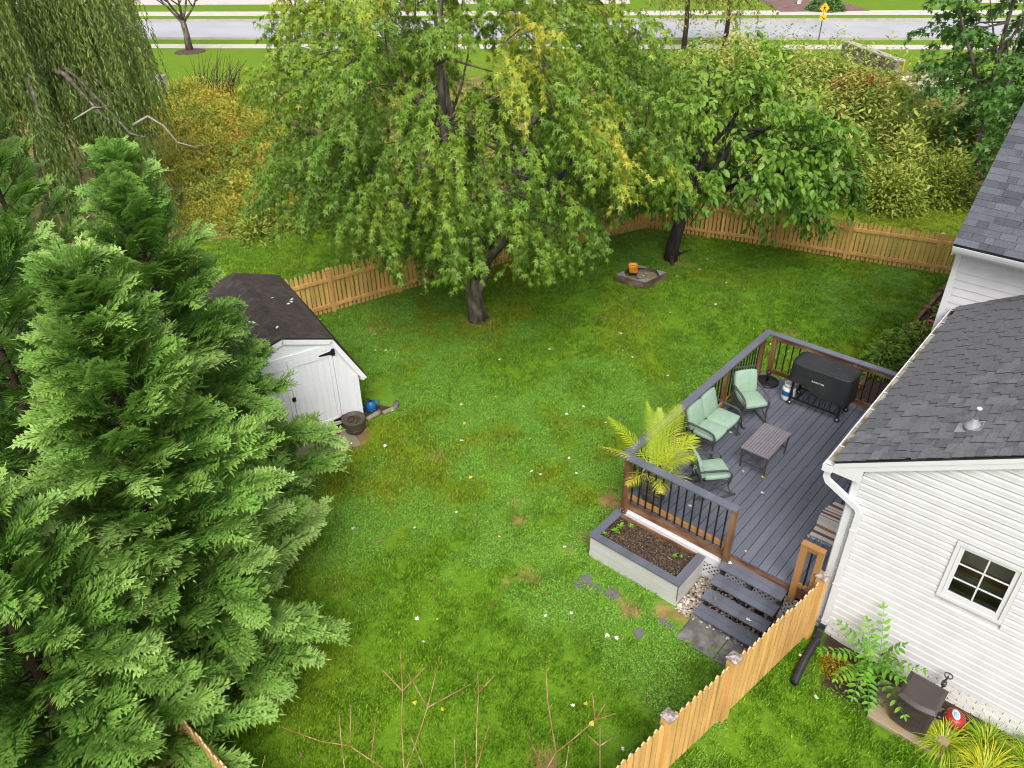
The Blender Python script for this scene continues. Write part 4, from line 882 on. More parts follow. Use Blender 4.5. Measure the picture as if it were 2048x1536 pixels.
# coffee table
tb = P_rot('coffee_table', (10.685, 3.63), 0, 'low taupe slatted coffee table with crossed metal legs', 'table')
tw_, tl_, th_ = .49, .90, .43
for k in range(9):
    b = MB(); y0_ = -tw_ / 2 + .03 + k * (tw_ - .06) / 9; b.box(-tl_ / 2 + .03, tl_ / 2 - .03, y0_ + .005, y0_ + (tw_ - .06) / 9 - .005, th_ - .018, th_ - .002); b.build('slat', M_tabletop, tb)
b = MB(); b.box(-tl_ / 2, tl_ / 2, -tw_ / 2, -tw_ / 2 + .03, th_ - .024, th_); b.box(-tl_ / 2, tl_ / 2, tw_ / 2 - .03, tw_ / 2, th_ - .024, th_); b.box(-tl_ / 2, -tl_ / 2 + .03, -tw_ / 2 + .03, tw_ / 2 - .03, th_ - .024, th_ - .0005); b.box(tl_ / 2 - .03, tl_ / 2, -tw_ / 2 + .03, tw_ / 2 - .03, th_ - .024, th_ - .0005); b.build('table_frame', M_tabletop, tb)
for sx in (-1, 1):
    for sy in (-1, 1):
        b = MB(); b.bar((sx * (tl_ / 2 - .02), sy * (tw_ / 2 - .02), th_ - .024), (sx * (tl_ / 2 - .05), sy * (tw_ / 2 - .03), 0), .024, .024); b.build('leg', M_iron, tb)
    xx = sx * (tl_ / 2 - .033)
    b = MB(); b.bar((xx, -tw_ / 2 + .03, th_ - .03), (xx, tw_ / 2 - .03, .11), .010, .010); b.bar((xx + .004, tw_ / 2 - .03, th_ - .03), (xx + .004, -tw_ / 2 + .03, .11), .010, .010); b.bar((xx, -tw_ / 2 + .03, .13), (xx, tw_ / 2 - .03, .13), .028, .016); b.build('cross_brace', M_iron, tb)
b = MB()
for sy in (-1, 1): b.bar((-tl_ / 2 + .03, sy * (tw_ / 2 - .024), .16), (-tl_ / 2 + .34, sy * (tw_ / 2 - .024), th_ - .03), .009, .009); b.bar((tl_ / 2 - .03, sy * (tw_ / 2 - .024), .16), (tl_ / 2 - .34, sy * (tw_ / 2 - .024), th_ - .03), .009, .009)
b.build('side_brace', M_iron, tb)
# umbrella base
ub = P_rot('umbrella_base', (13.02, 4.66), 0, 'round black umbrella base with short tube in the far deck corner', 'umbrella base')
b = MB(); b.lathe([(.235, 0), (.235, .025), (.22, .038), (.08, .05), (.0, .052)], 28); b.build('base_plate', M_black, ub)
b = MB(); b.tube([(0, 0, .05), (0, 0, .27)], .028, 12); b.tube([(.02, 0, .22), (.06, 0, .22)], .012, 8); b.build('tube', M_black, ub)
# small black side table by the house wall
sb = P_rot('side_table', (10.62, 1.98), 0, 'black metal side table against the house wall, mostly under the eave', 'side table')
b = MB(); b.box(-.16, .16, -.16, .16, .42, .435)
for k in range(5): b.box(-.155 + k * .064, -.105 + k * .064, -.155, .155, .436, .444)
b.build('table_top', M_iron, sb)
for sx in (-1, 1):
    for sy in (-1, 1):
        b = MB(); b.bar((sx * .14, sy * .14, .42), (sx * .17, sy * .17, 0), .018, .018); b.build('leg', M_iron, sb)
    b = MB(); b.bar((sx * .15, -.15, .36), (sx * .165, .165, .05), .010, .010); b.build('cross_brace', M_iron, sb)
# covered griddle
gr = P_rot('covered_grill', (12.80, 3.54), 0, 'long griddle under a black fabric cover by the far railing', 'grill')
hx, hy, zt_ = .29, .56, .93
def ring(zf, k):   # outline of the cover at parameter k (0 top .. 1 hem), rounded rectangle
    pts = []; n = 64
    for i in range(n):
        a = 2 * math.pi * i / n; ca_, sa_ = math.cos(a), math.sin(a); p_ = 7.0
        r = (abs(ca_) ** p_ + abs(sa_) ** p_) ** (-1 / p_)
        fl = 1 + .13 * k + .06 * math.sin(6 * a + 1.3) * k + .040 * math.sin(13 * a + 2) * k * k + .02 * math.sin(23 * a) * k
        sag = .05 * k * math.cos(2 * a) + .05 * k * math.sin(3 * a + .8) + .07 * k * math.sin(a)
        pts.append((ca_ * r * hx * fl, sa_ * r * hy * (1 + .03 * k), zf + sag * (k ** 1.5) - .0))
    return pts
b = MB(); rings = []
for k in (0, .03, .08, .18, .3, .42, .55, .68, .8, .9, 1.0): rings.append(ring(zt_ - .02 - k * .45 if k > .05 else zt_ - .02 * (k / .05) ** 2 - .01 * k, k))
vs = [p for r_ in rings for p in r_]; fs = [(i * 64 + j, (i + 1) * 64 + j, (i + 1) * 64 + (j + 1) % 64, i * 64 + (j + 1) % 64) for i in range(len(rings) - 1) for j in range(64)]
b.add(vs, fs, True)
# top with folds
tp = [];  m_ = 8
for i in range(m_):
    q = 1 - (i + 1) / m_
    for (xx, yy, zz) in rings[0]:
        tp.append((xx * q, yy * q, zz + .025 * (1 - q) + .018 * (fbm(np.array([xx * q]), np.array([yy * q]), 7)[0] - .5) + (.03 if -.35 < yy * q < -.1 and xx * q > 0 else 0) * (1 - q)))
base = len(b.v); b.v += tp; o_ = base
idx0 = base - len(vs)
def fadd(f): b.f.append(f); b.m.append(0); b.sm.append(True)
for j in range(64): fadd((0 + j, (j + 1) % 64, o_ + (j + 1) % 64, o_ + j))
for i in range(m_ - 1):
    for j in range(64): fadd((o_ + i * 64 + j, o_ + i * 64 + (j + 1) % 64, o_ + (i + 1) * 64 + (j + 1) % 64, o_ + (i + 1) * 64 + j))
cov = b.build('cover', M_cover, gr)
fc = bpy.data.curves.new('lettering', 'FONT'); fc.body = 'BLACKSTONE'; fc.size = .040; fc.extrude = .0015; fc.align_x = 'CENTER'; fc.materials.append(M_trim)
tmp = bpy.data.objects.new('lettering_curve', fc); C.objects.link(tmp); bpy.context.view_layer.update()
fme = bpy.data.meshes.new_from_object(tmp.evaluated_get(bpy.context.evaluated_depsgraph_get())); bpy.data.objects.remove(tmp)
fo = link('lettering', fme, cov); fo.location = (-.318, .0, .70); fo.rotation_euler = (R(83), 0, R(-90)); fo.scale = (.92, 1, 1)
for sx in (-1, 1):
    for sy in (-1, 1):
        b = MB(); b.box(sx * .22 - .02, sx * .22 + .02, sy * .46 - .02, sy * .46 + .02, .10, .80); lg = b.build('leg', M_black, gr)
        b = MB(); b.tube([(sx * .22 - .014, sy * .46, .048), (sx * .22 + .014, sy * .46, .048)], .048, 16); b.build('wheel', M_rubber, lg); b = MB(); b.tube([(sx * .22 - .017, sy * .46, .048), (sx * .22 + .017, sy * .46, .048)], .026, 12); b.build('hub', M_steel, lg)
b = MB(); b.bar((-.22, -.46, .16), (-.22, .46, .16), .03, .03); b.bar((.22, -.46, .16), (.22, .46, .16), .03, .03)
for k in range(6): b.bar((-.22, -.36 + k * .14, .16), (.22, -.36 + k * .14, .16), .016, .016)
b.build('bottom_shelf', M_black, gr)
b = MB()
for k in range(7): b.tube([(-.25, -.30 + k * .1, .40), (-.27, -.30 + k * .1, .26), (-.25, -.29 + k * .1, .20)], .009, 6)
b.build('hanging_tools', M_black, gr)
gt = P_rot('gas_bottle', (12.72, 4.10), 0, 'white gas bottle with blue label half under the grill cover', 'gas bottle')
b = MB(); b.lathe([(.0, .0), (.10, 0), (.125, .03), (.13, .06), (.13, .24), (.12, .28), (.07, .31), (.0, .315)], 22); b.build('cylinder', M_trim, gt)
b = MB(); b.add([(.1315 * math.cos(a), .1315 * math.sin(a), z_) for z_ in (.13, .23) for a in [R(130 + 10 * k) for k in range(12)]], [(k, k + 1, 12 + k + 1, 12 + k) for k in range(11)], True); b.build('label_band', M_blue, gt)
b = MB(); b.lathe([(.1, .30), (.105, .37), (.1, .37), (.095, .30)], 18); b.tube([(0, 0, .31), (0, 0, .36)], .02, 8); b.build('collar', M_trim, gt)
# door rug with fringe
M_rug = bpy.data.materials.new('striped_rug'); M_rug.use_nodes = True; N = M_rug.node_tree.nodes; L = M_rug.node_tree.links; p = N['Principled BSDF']; p.inputs['Roughness'].default_value = .9
tc = N.new('ShaderNodeTexCoord'); sp = N.new('ShaderNodeSeparateXYZ'); L.new(tc.outputs['Object'], sp.inputs[0]); mr = N.new('ShaderNodeMapRange'); mr.inputs[1].default_value = -.5; mr.inputs[2].default_value = .5; L.new(sp.outputs['X'], mr.inputs[0])
cr = N.new('ShaderNodeValToRGB'); cr.color_ramp.interpolation = 'CONSTANT'; els = cr.color_ramp.elements; W_ = (.74, .70, .64, 1); B_ = (.27, .10, .065, 1); T_ = (.40, .18, .075, 1)
stops = [(0, W_), (.09, B_), (.16, W_), (.25, T_), (.315, W_), (.40, (.70, .60, .54, 1)), (.50, W_), (.535, B_), (.552, W_), (.60, B_), (.65, W_), (.68, T_), (.72, W_), (.77, B_), (.785, W_), (.84, B_), (.91, W_)]
els[0].position = 0; els[0].color = W_; els[1].position = .999; els[1].color = W_
for q, col_ in stops[1:]: e = els.new(q); e.color = col_
L.new(mr.outputs[0], cr.inputs[0]); L.new(cr.outputs[0], p.inputs['Base Color'])
rg = P_rot('door_rug', (9.94, 2.03, ZD), 0, 'white rug with brown stripes and fringe before the house door', 'rug')
b = MB(); nx_, ny_ = 40, 14; vs = []
for i in range(nx_):
    for j in range(ny_):
        xx = -.5 + i / (nx_ - 1); yy = -.25 + .5 * j / (ny_ - 1); yy += .02 * math.sin(7 * xx) * (yy > 0) + (.03 * math.cos(5 * xx)) * (yy > .1)
        vs.append((xx * .98, yy, .010 + .006 * math.sin(9 * xx) * math.cos(8 * yy)))
b.add(vs, [(i * ny_ + j, (i + 1) * ny_ + j, (i + 1) * ny_ + j + 1, i * ny_ + j + 1) for i in range(nx_ - 1) for j in range(ny_ - 1)], True)
b.add([(v_[0], v_[1], v_[2] - .008) for v_ in vs], [(i * ny_ + j + 1, (i + 1) * ny_ + j + 1, (i + 1) * ny_ + j, i * ny_ + j) for i in range(nx_ - 1) for j in range(ny_ - 1)]); b.build('cloth', M_rug, rg)
b = MB()
for k in range(34):
    yy = -.24 + .49 * k / 33; b.tube([(-.485, yy, .012), (-.51, yy + rnd.uniform(-.006, .006), .008), (-.535 - rnd.uniform(0, .02), yy + rnd.uniform(-.015, .015), .004)], .0045, 4)
b.build('fringe', M_trim, rg)
# potted palm
pt = P_rot('palm_pot', (8.60, 4.52), 8, 'tall tapered square pot of grey wicker with white rim in the near deck corner', 'pot')
b = MB(); tw2, bw2, hh = .185, .135, .60
vs = []
for z_, w_, in ((0, bw2), (hh, tw2)): vs += [(-w_, -w_, z_), (w_, -w_, z_), (w_, w_, z_), (-w_, w_, z_)]
vs += [(-tw2 + .02, -tw2 + .02, hh), (tw2 - .02, -tw2 + .02, hh), (tw2 - .02, tw2 - .02, hh), (-tw2 + .02, tw2 - .02, hh)]; vs += [(q[0] * .93, q[1] * .93, hh - .12) for q in vs[8:12]]
b.add(vs, [(3, 2, 1, 0)] + [(i, (i + 1) % 4, 4 + (i + 1) % 4, 4 + i) for i in range(4)] + [(8 + i, 8 + (i + 1) % 4, 12 + (i + 1) % 4, 12 + i) for i in range(4)] + [(12, 13, 14, 15)]); b.build('pot_body', M_wicker, pt)
b = MB()
for i in range(4):
    a = vs[4 + i]; c = vs[4 + (i + 1) % 4]; b.bar((a[0], a[1], hh + .004), (c[0], c[1], hh + .004), .018, .012)
b.build('rim', M_trim, pt)
b = MB(); b.box(-.15, .15, -.15, .15, hh - .125, hh - .10); b.build('pot_soil', M_soil, pt)
plm = empty('palm', (8.60, 4.52, ZD + .49), 0, 'yellow-green palm with arching feather fronds in the grey pot', 'palm')
base_p = np.array([8.60, 4.52, ZD + .49])
def frond(root_, p0, d0, ln, droop, wid, t0, t1, name='frond', nl=22, lat=None, mat_=L_palm, lw=.0115):
    """feather leaf: curved rib and paired narrow leaflets"""
    d0 = unit(np.array(d0, float)); pts = [np.array(p0, float)]; d = d0.copy(); n = 14; 
    for i in range(n): d = unit(d + np.array([0, 0, -droop / n])); pts.append(pts[-1] + d * ln / n)
    pts = np.array(pts); b = MB(); b.tube([tuple(p_) for p_ in pts], list(np.linspace(.009, .002, n + 1)), 5); rib = b.build(name, mat_, root_)
    at = rib.data.attributes.new('tint', 'FLOAT', 'FACE'); at.data.foreach_set('value', np.full(len(rib.data.polygons), (t0 + t1) / 2, np.float32))
    V = []; T = []; tt = []
    for k in range(nl):
        u_ = .16 + .84 * k / (nl - 1); fi = u_ * n; i = min(int(fi), n - 1); p_ = pts[i] + (pts[i + 1] - pts[i]) * (fi - i); tg = unit(pts[i + 1] - pts[i]); sd_ = unit(np.cross(tg, [0, 0, 1])); up_ = np.cross(sd_, tg)
        l_ = wid * (math.sin(math.pi * min(1, .18 + u_ * .80)) ** .6) * rnd.uniform(.85, 1.08)
        for s in (-1, 1):
            dd = unit(sd_ * s * (1.0 - .55 * u_) + tg * (.40 + .75 * u_) + up_ * rnd.uniform(-.05, .22)); w_ = np.cross(dd, up_); w_ = unit(w_) * lw * .5; q1 = p_ + dd * l_ * .5 + np.array([0, 0, -.05 * l_]); q2 = p_ + dd * l_ + np.array([0, 0, -.28 * l_]); j = len(V)
            V += [p_ - w_ * .6, p_ + w_ * .6, q1 + w_, q1 - w_, q2]; T += [(j, j + 1, j + 2), (j, j + 2, j + 3), (j + 3, j + 2, j + 4)]; c_ = t0 + (t1 - t0) * rnd.random(); tt += [c_] * 3
    link('leaflets', tri_mesh('leaflets', V, T, mat_, tt), rib); return rib
def fr(tip, ln_f=1.15, droop=.8, wid=.26, t0=.25, t1=.75, nl=22):
    nl = int(nl * 1.25); wid *= 1.5
    d = np.array(tip) - base_p; L0 = np.linalg.norm(d) * ln_f; d = d + np.array([0, 0, L0 * droop * .45]); return frond(plm, base_p * 0 + np.array([rnd.uniform(-.03, .03), rnd.uniform(-.03, .03), 0]), d, L0, droop, wid, t0, t1, nl=nl)
fr((8.58, 5.28, 1.95), wid=.2, t0=.3, t1=.65); fr((9.10, 5.05, 2.02), wid=.16, t0=.2, t1=.6); fr((9.30, 4.66, 2.02), 1.15, .9, .30, .15, .55, 30); fr((9.02, 4.34, 1.80), 1.2, 1.2, .30, .3, .7, 30)
fr((8.10, 5.10, 1.85), wid=.14, t0=.6, t1=1.0, nl=14); fr((7.95, 4.55, 1.62), 1.1, 1.1, .2, .55, .95, 16); fr((8.45, 4.0, 1.6), 1.2, 1.3, .22, .3, .6); fr((8.9, 4.75, 2.15), 1.1, .6, .24, .25, .6); fr((8.2, 4.25, 1.5), 1.2, 1.4, .2, .5, .9, 16); fr((8.75, 4.15, 1.75), 1.2, 1.1, .28, .35, .75, 24)
b = MB()
for k in range(6): a = k * 1.05; b.tube([(math.cos(a) * .02, math.sin(a) * .02, 0), (math.cos(a) * .05, math.sin(a) * .05, .16)], .012, 6)
b.build('stem', L_palm, plm)

# ------------------------------------------------------------------ fences
def picket_mesh(name, w, h, th, m, mt, dog=False):
    """picket standing on z=0, width along x, thickness along y; pointed 'gothic' head"""
    prof = [(-w / 2, 0), (w / 2, 0), (w / 2, h - .10), (w * .30, h - .075), (w * .42, h - .045), (0, h), (-w * .42, h - .045), (-w * .30, h - .075), (-w / 2, h - .10)]
    b = MB(); n = len(prof); b.add([(a, -th / 2, z) for a, z in prof] + [(a, th / 2, z) for a, z in prof], [tuple(range(n)), tuple(range(2 * n - 1, n - 1, -1))])
    for i in range(n):
        b.mi = 1 if 3 <= i <= 7 else 0; b.add([b.v[-2 * n + 0]] * 0, []); j = (i + 1) % n
        b.f.append((j, i, n + i, n + j)); b.m.append(b.mi); b.sm.append(False)
    return b.mesh(name, [m, mt])
PK = {}
def fence_run(name, label, pts, hp, posts, w=.088, gap=.04, cap_posts=False, yard_left=True, rails=(0.22, 0.92), lead=0.0, post_w=.10, post_h=None, skip=()):
    """pts: bay ends (xy). posts stand at every point; rails on the yard side, pickets on the outside"""
    root = empty(name, (*pts[0], 0), 0, label, 'fence')
    org = Vector((pts[0][0], pts[0][1], 0))
    for i, p in enumerate(pts):
        if posts[i]:
            hpost = post_h or hp + .03; b = MB(); d_ = Vector((*pts[min(i + 1, len(pts) - 1)], 0)) - Vector((*pts[max(i - 1, 0)], 0)); a = math.atan2(d_.y, d_.x); Mx = Matrix.Rotation(a, 4, 'Z')
            b.box(-post_w / 2, post_w / 2, -post_w / 2, post_w / 2, -.2, hpost, Mx); po = b.build('post', M_fence, root, Vector((*p, 0)) - org)
            c = MB()
            if cap_posts:
                k = post_w * .62; c.add([tuple(Mx @ Vector(q)) for q in [(-k, -k, hpost), (k, -k, hpost), (k, k, hpost), (-k, k, hpost), (-k, -k, hpost + .022), (k, -k, hpost + .022), (k, k, hpost + .022), (-k, k, hpost + .022), (0, 0, hpost + .06)]], [(3, 2, 1, 0), (0, 1, 5, 4), (1, 2, 6, 5), (2, 3, 7, 6), (3, 0, 4, 7), (4, 5, 8), (5, 6, 8), (6, 7, 8), (7, 4, 8)]); c.build('post_cap', M_cap, po)
            else:
                k = post_w * .5; c.add([tuple(Mx @ Vector(q)) for q in [(-k, -k, hpost), (k, -k, hpost), (k, k, hpost), (-k, k, hpost), (0, 0, hpost + .035)]], [(0, 1, 4), (1, 2, 4), (2, 3, 4), (3, 0, 4)]); c.build('post_top', M_fence, po)
    for i in range(len(pts) - 1):
        if i in skip: continue
        a = Vector((*pts[i], 0)); c = Vector((*pts[i + 1], 0)); d = c - a; Ln = d.length; d.normalize(); nrm = Vector((-d.y, d.x, 0)) * (1 if yard_left else -1); ang = math.atan2(d.y, d.x)
        for rz_ in rails:
            b = MB(); b.bar(a + d * (post_w / 2) + nrm * .02 + Vector((0, 0, rz_)) - org, c - d * (post_w / 2) + nrm * .02 + Vector((0, 0, rz_)) - org, .038, .085); b.build('rail', M_fence, root)
        key = (w, hp)
        if key not in PK: PK[key] = [picket_mesh('picket', w * f, hp * g, .018, M_fence, M_fencet) for f, g in ((1, 1), (.96, 1.01), (1.03, .99))]
        n = int((Ln - post_w - .02) / (w + gap)); st_ = (Ln - post_w - .01) / n
        for k in range(n):
            p = a + d * (post_w / 2 + .005 + st_ * (k + .5)) - nrm * .010 + Vector((0, 0, .03 + rnd.uniform(-.008, .012))) - org
            link('picket', rnd.choice(PK[key]), root, p, (rnd.uniform(-.008, .008), rnd.uniform(-.012, .012), ang + rnd.uniform(-.02, .02)))
    return root
pA, pB = np.array([10.17, 14.97]), np.array([12.0, 14.48])
back = [np.array([8.34, 15.46]), pA, pB, np.array([13.83, 13.93]), np.array([15.66, 13.36]), np.array([17.5, 12.72]), np.array([19.85, 11.85])]
fence_run('picket_fence', 'tan picket fence running from behind the shed to the far corner under the maple', [tuple(p) for p in back], 1.18, [1] * 7, gap=.030, yard_left=False)
right_ = [(19.85, 11.85), (20.45, 9.95), (21.03, 8.07), (21.5, 6.22), (22.11, 4.05), (22.65, 2.1)]
fence_run('picket_fence', 'tan picket fence behind the broad-leaved tree ending at the tall house wall', right_, 1.12, [0, 1, 1, 1, 1, 1], gap=.030, yard_left=False)
near_ = [(8.28, 1.665), (6.30, 1.965), (5.10, 2.165), (3.2, 2.47), (1.48, 2.75)]
fence_run('picket_fence', 'near tan picket fence with metal post caps beside the stairs', near_, 1.16, [1] * 5, gap=.014, cap_posts=True, yard_left=False, post_w=.125, post_h=1.22, rails=(.25, .95))
left_ = [(1.48, 2.75), (1.47, 4.7), (1.46, 6.6), (1.45, 8.4)]
fence_run('picket_fence', 'tan picket fence end half buried under the big conifer', left_, 1.16, [0, 1, 1, 1], gap=.014, yard_left=False, rails=(.25, .95))

# ------------------------------------------------------------------ shed
shed = empty('garden_shed', (*(SHED_O + sdx * 2.62), 0), SHED_A + math.pi, 'white wooden garden shed with brown shingled gambrel roof and double doors', 'shed')
# local: x along the front towards the left of the photo, y = towards the viewer side (front is y=0, body at y<0)
SW, SD = 2.62, 3.14; apz, knz, evz = 2.33, 2.035, 1.02
def sh(a, b_, z_): return (a, b_, z_)
outl = [(0, .10), (0, 1.10), (-.10, 1.09), (.41, 2.0), (1.31, 2.28), (SW - .41, 2.0), (SW + .10, 1.09), (SW, 1.10), (SW, .10)]
b = MB(); body = [(0, .10), (0, 1.12), (.43, 1.99), (1.31, 2.27), (SW - .43, 1.99), (SW, 1.12), (SW, .10)]; n = len(body)
b.add([(p[0], 0, p[1]) for p in body] + [(p[0], SD, p[1]) for p in body], [tuple(range(n)), tuple(range(2 * n - 1, n - 1, -1))] + [(i, n + i, n + (i + 1) % n, (i + 1) % n) for i in range(n)]); b.v = [(v_[0], v_[1] if True else 0, v_[2]) for v_ in b.v]
b.build('shed_wall', M_shed, shed)
# doors with boards, rails, hinges
def sbox(b, x0, x1, z0_, z1_, d0, d1): b.box(x0, x1, -d1, -d0, z0_, z1_)
for side, (x0, x1) in enumerate(((.45, 1.30), (1.315, 2.165))):
    b = MB(); sbox(b, x0, x1, .17, 1.84, .001, .012); dr = b.build('door', M_shed, shed)
    k = 6; wv = (x1 - x0 - .15) / k
    for i in range(k):
        b = MB(); xx = x0 + .075 + i * wv; sbox(b, xx + .003, xx + wv - .003, .30, 1.70, .012, .020); b.build('plank', M_shed, dr)
    for (a0, a1, c0, c1) in ((x0, x1, .17, .30), (x0, x1, 1.70, 1.84), (x0, x0 + .072, .303, 1.697), (x1 - .072, x1, .303, 1.697)):
        b = MB(); sbox(b, a0, a1, c0, c1, .0125, .034); b.build('door_rail', M_shed, dr)
    hxx, s_ = (x0, 1) if side == 0 else (x1, -1)
    for zz in (.245, 1.775):
        b = MB(); sbox(b, hxx - .065 * s_ if s_ > 0 else hxx, hxx + (0 if s_ > 0 else .065), zz - .075, zz + .075, .034, .042)
        xs_ = sorted([hxx, hxx + s_ * .03]); sbox(b, xs_[0], xs_[1], zz - .05, zz + .05, .0345, .048)
        b.add([(hxx + s_ * .03, -.035, zz - .035), (hxx + s_ * .03, -.035, zz + .035), (hxx + s_ * .25, -.035, zz + .012), (hxx + s_ * .25, -.035, zz - .012), (hxx + s_ * .03, -.044, zz - .035), (hxx + s_ * .03, -.044, zz + .035), (hxx + s_ * .25, -.044, zz + .012), (hxx + s_ * .25, -.044, zz - .012)], [(0, 1, 2, 3), (7, 6, 5, 4), (0, 4, 5, 1), (1, 5, 6, 2), (2, 6, 7, 3), (3, 7, 4, 0)]); b.build('hinge', M_black, dr)
b = MB(); sbox(b, 1.27, 1.34, .98, 1.06, .034, .06); b.build('door_handle', M_black, shed)
b = MB()
for (a0, a1, c0, c1) in ((.0, .095, .10, 1.12), (SW - .095, SW, .10, 1.12), (.36, .43, .17, 1.84), (2.18, 2.25, .17, 1.84)): sbox(b, a0, a1, c0, c1, .002, .024)
sbox(b, .36, 2.25, 1.85, 1.95, .002, .0235); sbox(b, .098, .358, .10, .17, .002, .0225); sbox(b, 2.252, SW - .098, .10, .17, .002, .0225)
b.build('corner_trim', M_shed, shed)
# rake trim following the gambrel
tr = [(-.165, 1.015), (.39, 2.045), (1.31, 2.335), (SW - .39, 2.045), (SW + .165, 1.015)]
b = MB()
for i in range(4):
    (xa, za), (xb, zb_) = tr[i], tr[i + 1]; L_ = math.hypot(xb - xa, zb_ - za); nx_, nz_ = (zb_ - za) / L_, -(xb - xa) / L_; w_ = .10
    b.add([(xa, -.05, za), (xb, -.05, zb_), (xb + nx_ * w_ * .9, -.05, zb_ + nz_ * w_), (xa + nx_ * w_ * .9, -.05, za + nz_ * w_), (xa, -.026, za), (xb, -.026, zb_), (xb + nx_ * w_ * .9, -.026, zb_ + nz_ * w_), (xa + nx_ * w_ * .9, -.026, za + nz_ * w_)], [(0, 1, 2, 3), (7, 6, 5, 4), (0, 4, 5, 1), (2, 6, 7, 3)])
    b.add([(xa, -.05, za + .002), (xb, -.05, zb_ + .002), (xb, SD + .05, zb_ + .002), (xa, SD + .05, za + .002)], [(0, 1, 2, 3)])
for sg, xx in ((1, -.165), (-1, SW + .165)): b.box(min(xx, xx + sg * .13), max(xx, xx + sg * .13), -.05, SD, 1.0, 1.012)
b.build('rake_trim', M_shed, shed)
b = MB(); b.box(2.621, 2.634, -.02, .04, .9, 1.03); b.build('soffit_block', M_woodo, shed)
rf = MB()
for i in range(4):
    (xa, za), (xb, zb_) = tr[i], tr[i + 1]; rf.add([(xa, -.055, za + .004), (xb, -.055, zb_ + .004), (xb, SD + .06, zb_ + .004), (xa, SD + .06, za + .004), (xa, -.055, za + .03), (xb, -.055, zb_ + .03), (xb, SD + .06, zb_ + .03), (xa, SD + .06, za + .03)], [(0, 1, 2, 3), (7, 6, 5, 4), (0, 4, 5, 1), (1, 5, 6, 2), (2, 6, 7, 3), (3, 7, 4, 0)])
rfo = rf.build('roof', M_tar, shed)
def shed_tabs(i, as_obj):
    (xa, za), (xb, zb_) = (tr[i], tr[i + 1]) if i < 2 else (tr[i + 1], tr[i]); L_ = math.hypot(xb - xa, zb_ - za); us = Vector(((xb - xa) / L_, 0, (zb_ - za) / L_)); ux = Vector((0, 1, 0)) if i >= 2 else Vector((0, -1, 0))
    n_ = ux.cross(us); Mr = Matrix((ux, us, n_)).transposed().to_4x4(); s = 0; j = 0; bb = MB()
    while s < L_ - .03:
        t0 = -.06 - (0.145 if j % 2 else 0)
        while t0 < SD + .05:
            a = max(t0, -.06); w_ = min(t0 + .29, SD + .065) - a
            if w_ > .05:
                key = round(w_, 2); me = shingle_mesh(key, min(.155, L_ - s + .01), .007, M_shingleb, 'shed' + str(round(min(.155, L_ - s + .01), 3)))
                Mm = Matrix.Translation(Vector((xa, a if i >= 2 else a + w_, za + .03)) + us * s + n_ * (.004 + rnd.uniform(0, .002))) @ Mr
                if as_obj: o = link('shingle', me, rfo); o.matrix_local = Mm
                else: bb.add([tuple(Mm @ v_.co) for v_ in me.vertices], [tuple(f.vertices) for f in me.polygons])
            t0 += .29
        s += .132; j += 1
    if not as_obj: tag(bb.build('shingle_field', M_shingleb, rfo), kind='stuff')
shed_tabs(1, True); shed_tabs(2, True); shed_tabs(0, False); shed_tabs(3, False)
cm = MB(); cm.add([(-.13, -.0, -.035), (0, 0, .012), (.13, 0, -.035), (-.13, .19, -.035), (0, .19, .004), (.13, .19, -.035)], [(0, 1, 4, 3), (1, 2, 5, 4), (0, 2, 1)]); cmm = cm.mesh('ridge_cap', M_shingleb)
k = -.06
while k < SD - .05: link('ridge_cap', cmm, rfo, (1.31, k, 2.335 + .045)); k += .145
b = MB(); b.box(.1, SW - .1, .02, SD - .02, -.05, .10); b.build('skid', M_barkd, shed)
# things by the shed
# sdy points to the back; front is -sdy
def front(a, d): return SHED_O + sdx * a - sdy * d
for i, (a0, a1, lb) in enumerate(((.36, .98, 'pale square paver before the shed door, nearest the barrel planter'), (.99, 1.61, 'pale square paver in the middle before the shed doors'), (1.62, 2.24, 'pale square paver before the shed doors, under the conifer tips'))):
    slab('paver', [front(a0, .10), front(a1, .10), front(a1, .74), front(a0, .74)], .02, M_paver, .0, lb, 'paver', 'pavers before the shed')
bl = empty('barrel_planter', (*front(.30, .27), 0), 0, 'round half-barrel planter with soil at the shed corner', 'planter')
b = MB(); b.lathe([(.0, .0), (.15, 0), (.16, .03), (.185, .07), (.19, .10), (.20, .12), (.205, .17), (.215, .20), (.222, .25), (.235, .29), (.24, .33), (.225, .335), (.215, .30), (.0, .285)], 26); b.build('tub', M_barrel, bl)
b = MB(); b.lathe([(.2235, .262), (.2265, .268), (.2285, .285), (.226, .292)], 26); b.lathe([(.198, .105), (.203, .112), (.205, .128), (.202, .133)], 26); b.build('hoop', M_iron, bl)
b = MB(); b.lathe([(.218, .287), (.12, .297), (.0, .302)], 18); b.build('soil', M_soil, bl)
rp = empty('red_toy', (*front(.60, .16), 0), .4, 'small red and white toy lying by the shed door hinge', 'toy'); b = MB(); b.cushion(-.05, .05, -.03, .03, .02, .07, .015); b.build('body', M_red, rp); b = MB(); b.cushion(-.03, .03, -.035, .035, .04, .055, .006); b.build('stripe', M_trim, rp)
wc = empty('watering_can', (*(SHED_O - sdx * .26 + sdy * .22), .02), R(150), 'blue plastic watering can beside the shed wall', 'watering can')
b = MB(); b.lathe([(.0, .0), (.105, 0), (.115, .03), (.11, .13), (.09, .19), (.06, .215), (.05, .235), (.045, .20)], 20); b.build('can_body', M_blue, wc)
b = MB(); b.tube([(.10, 0, .06), (.17, 0, .12), (.22, 0, .20)], [.022, .018, .014], 8); b.build('spout', M_blue, wc)
b = MB(); b.tube([(-.09, 0, .05), (-.16, 0, .09), (-.17, 0, .17), (-.10, 0, .24), (-.03, 0, .235)], .014, 8); b.build('handle', M_blue, wc)
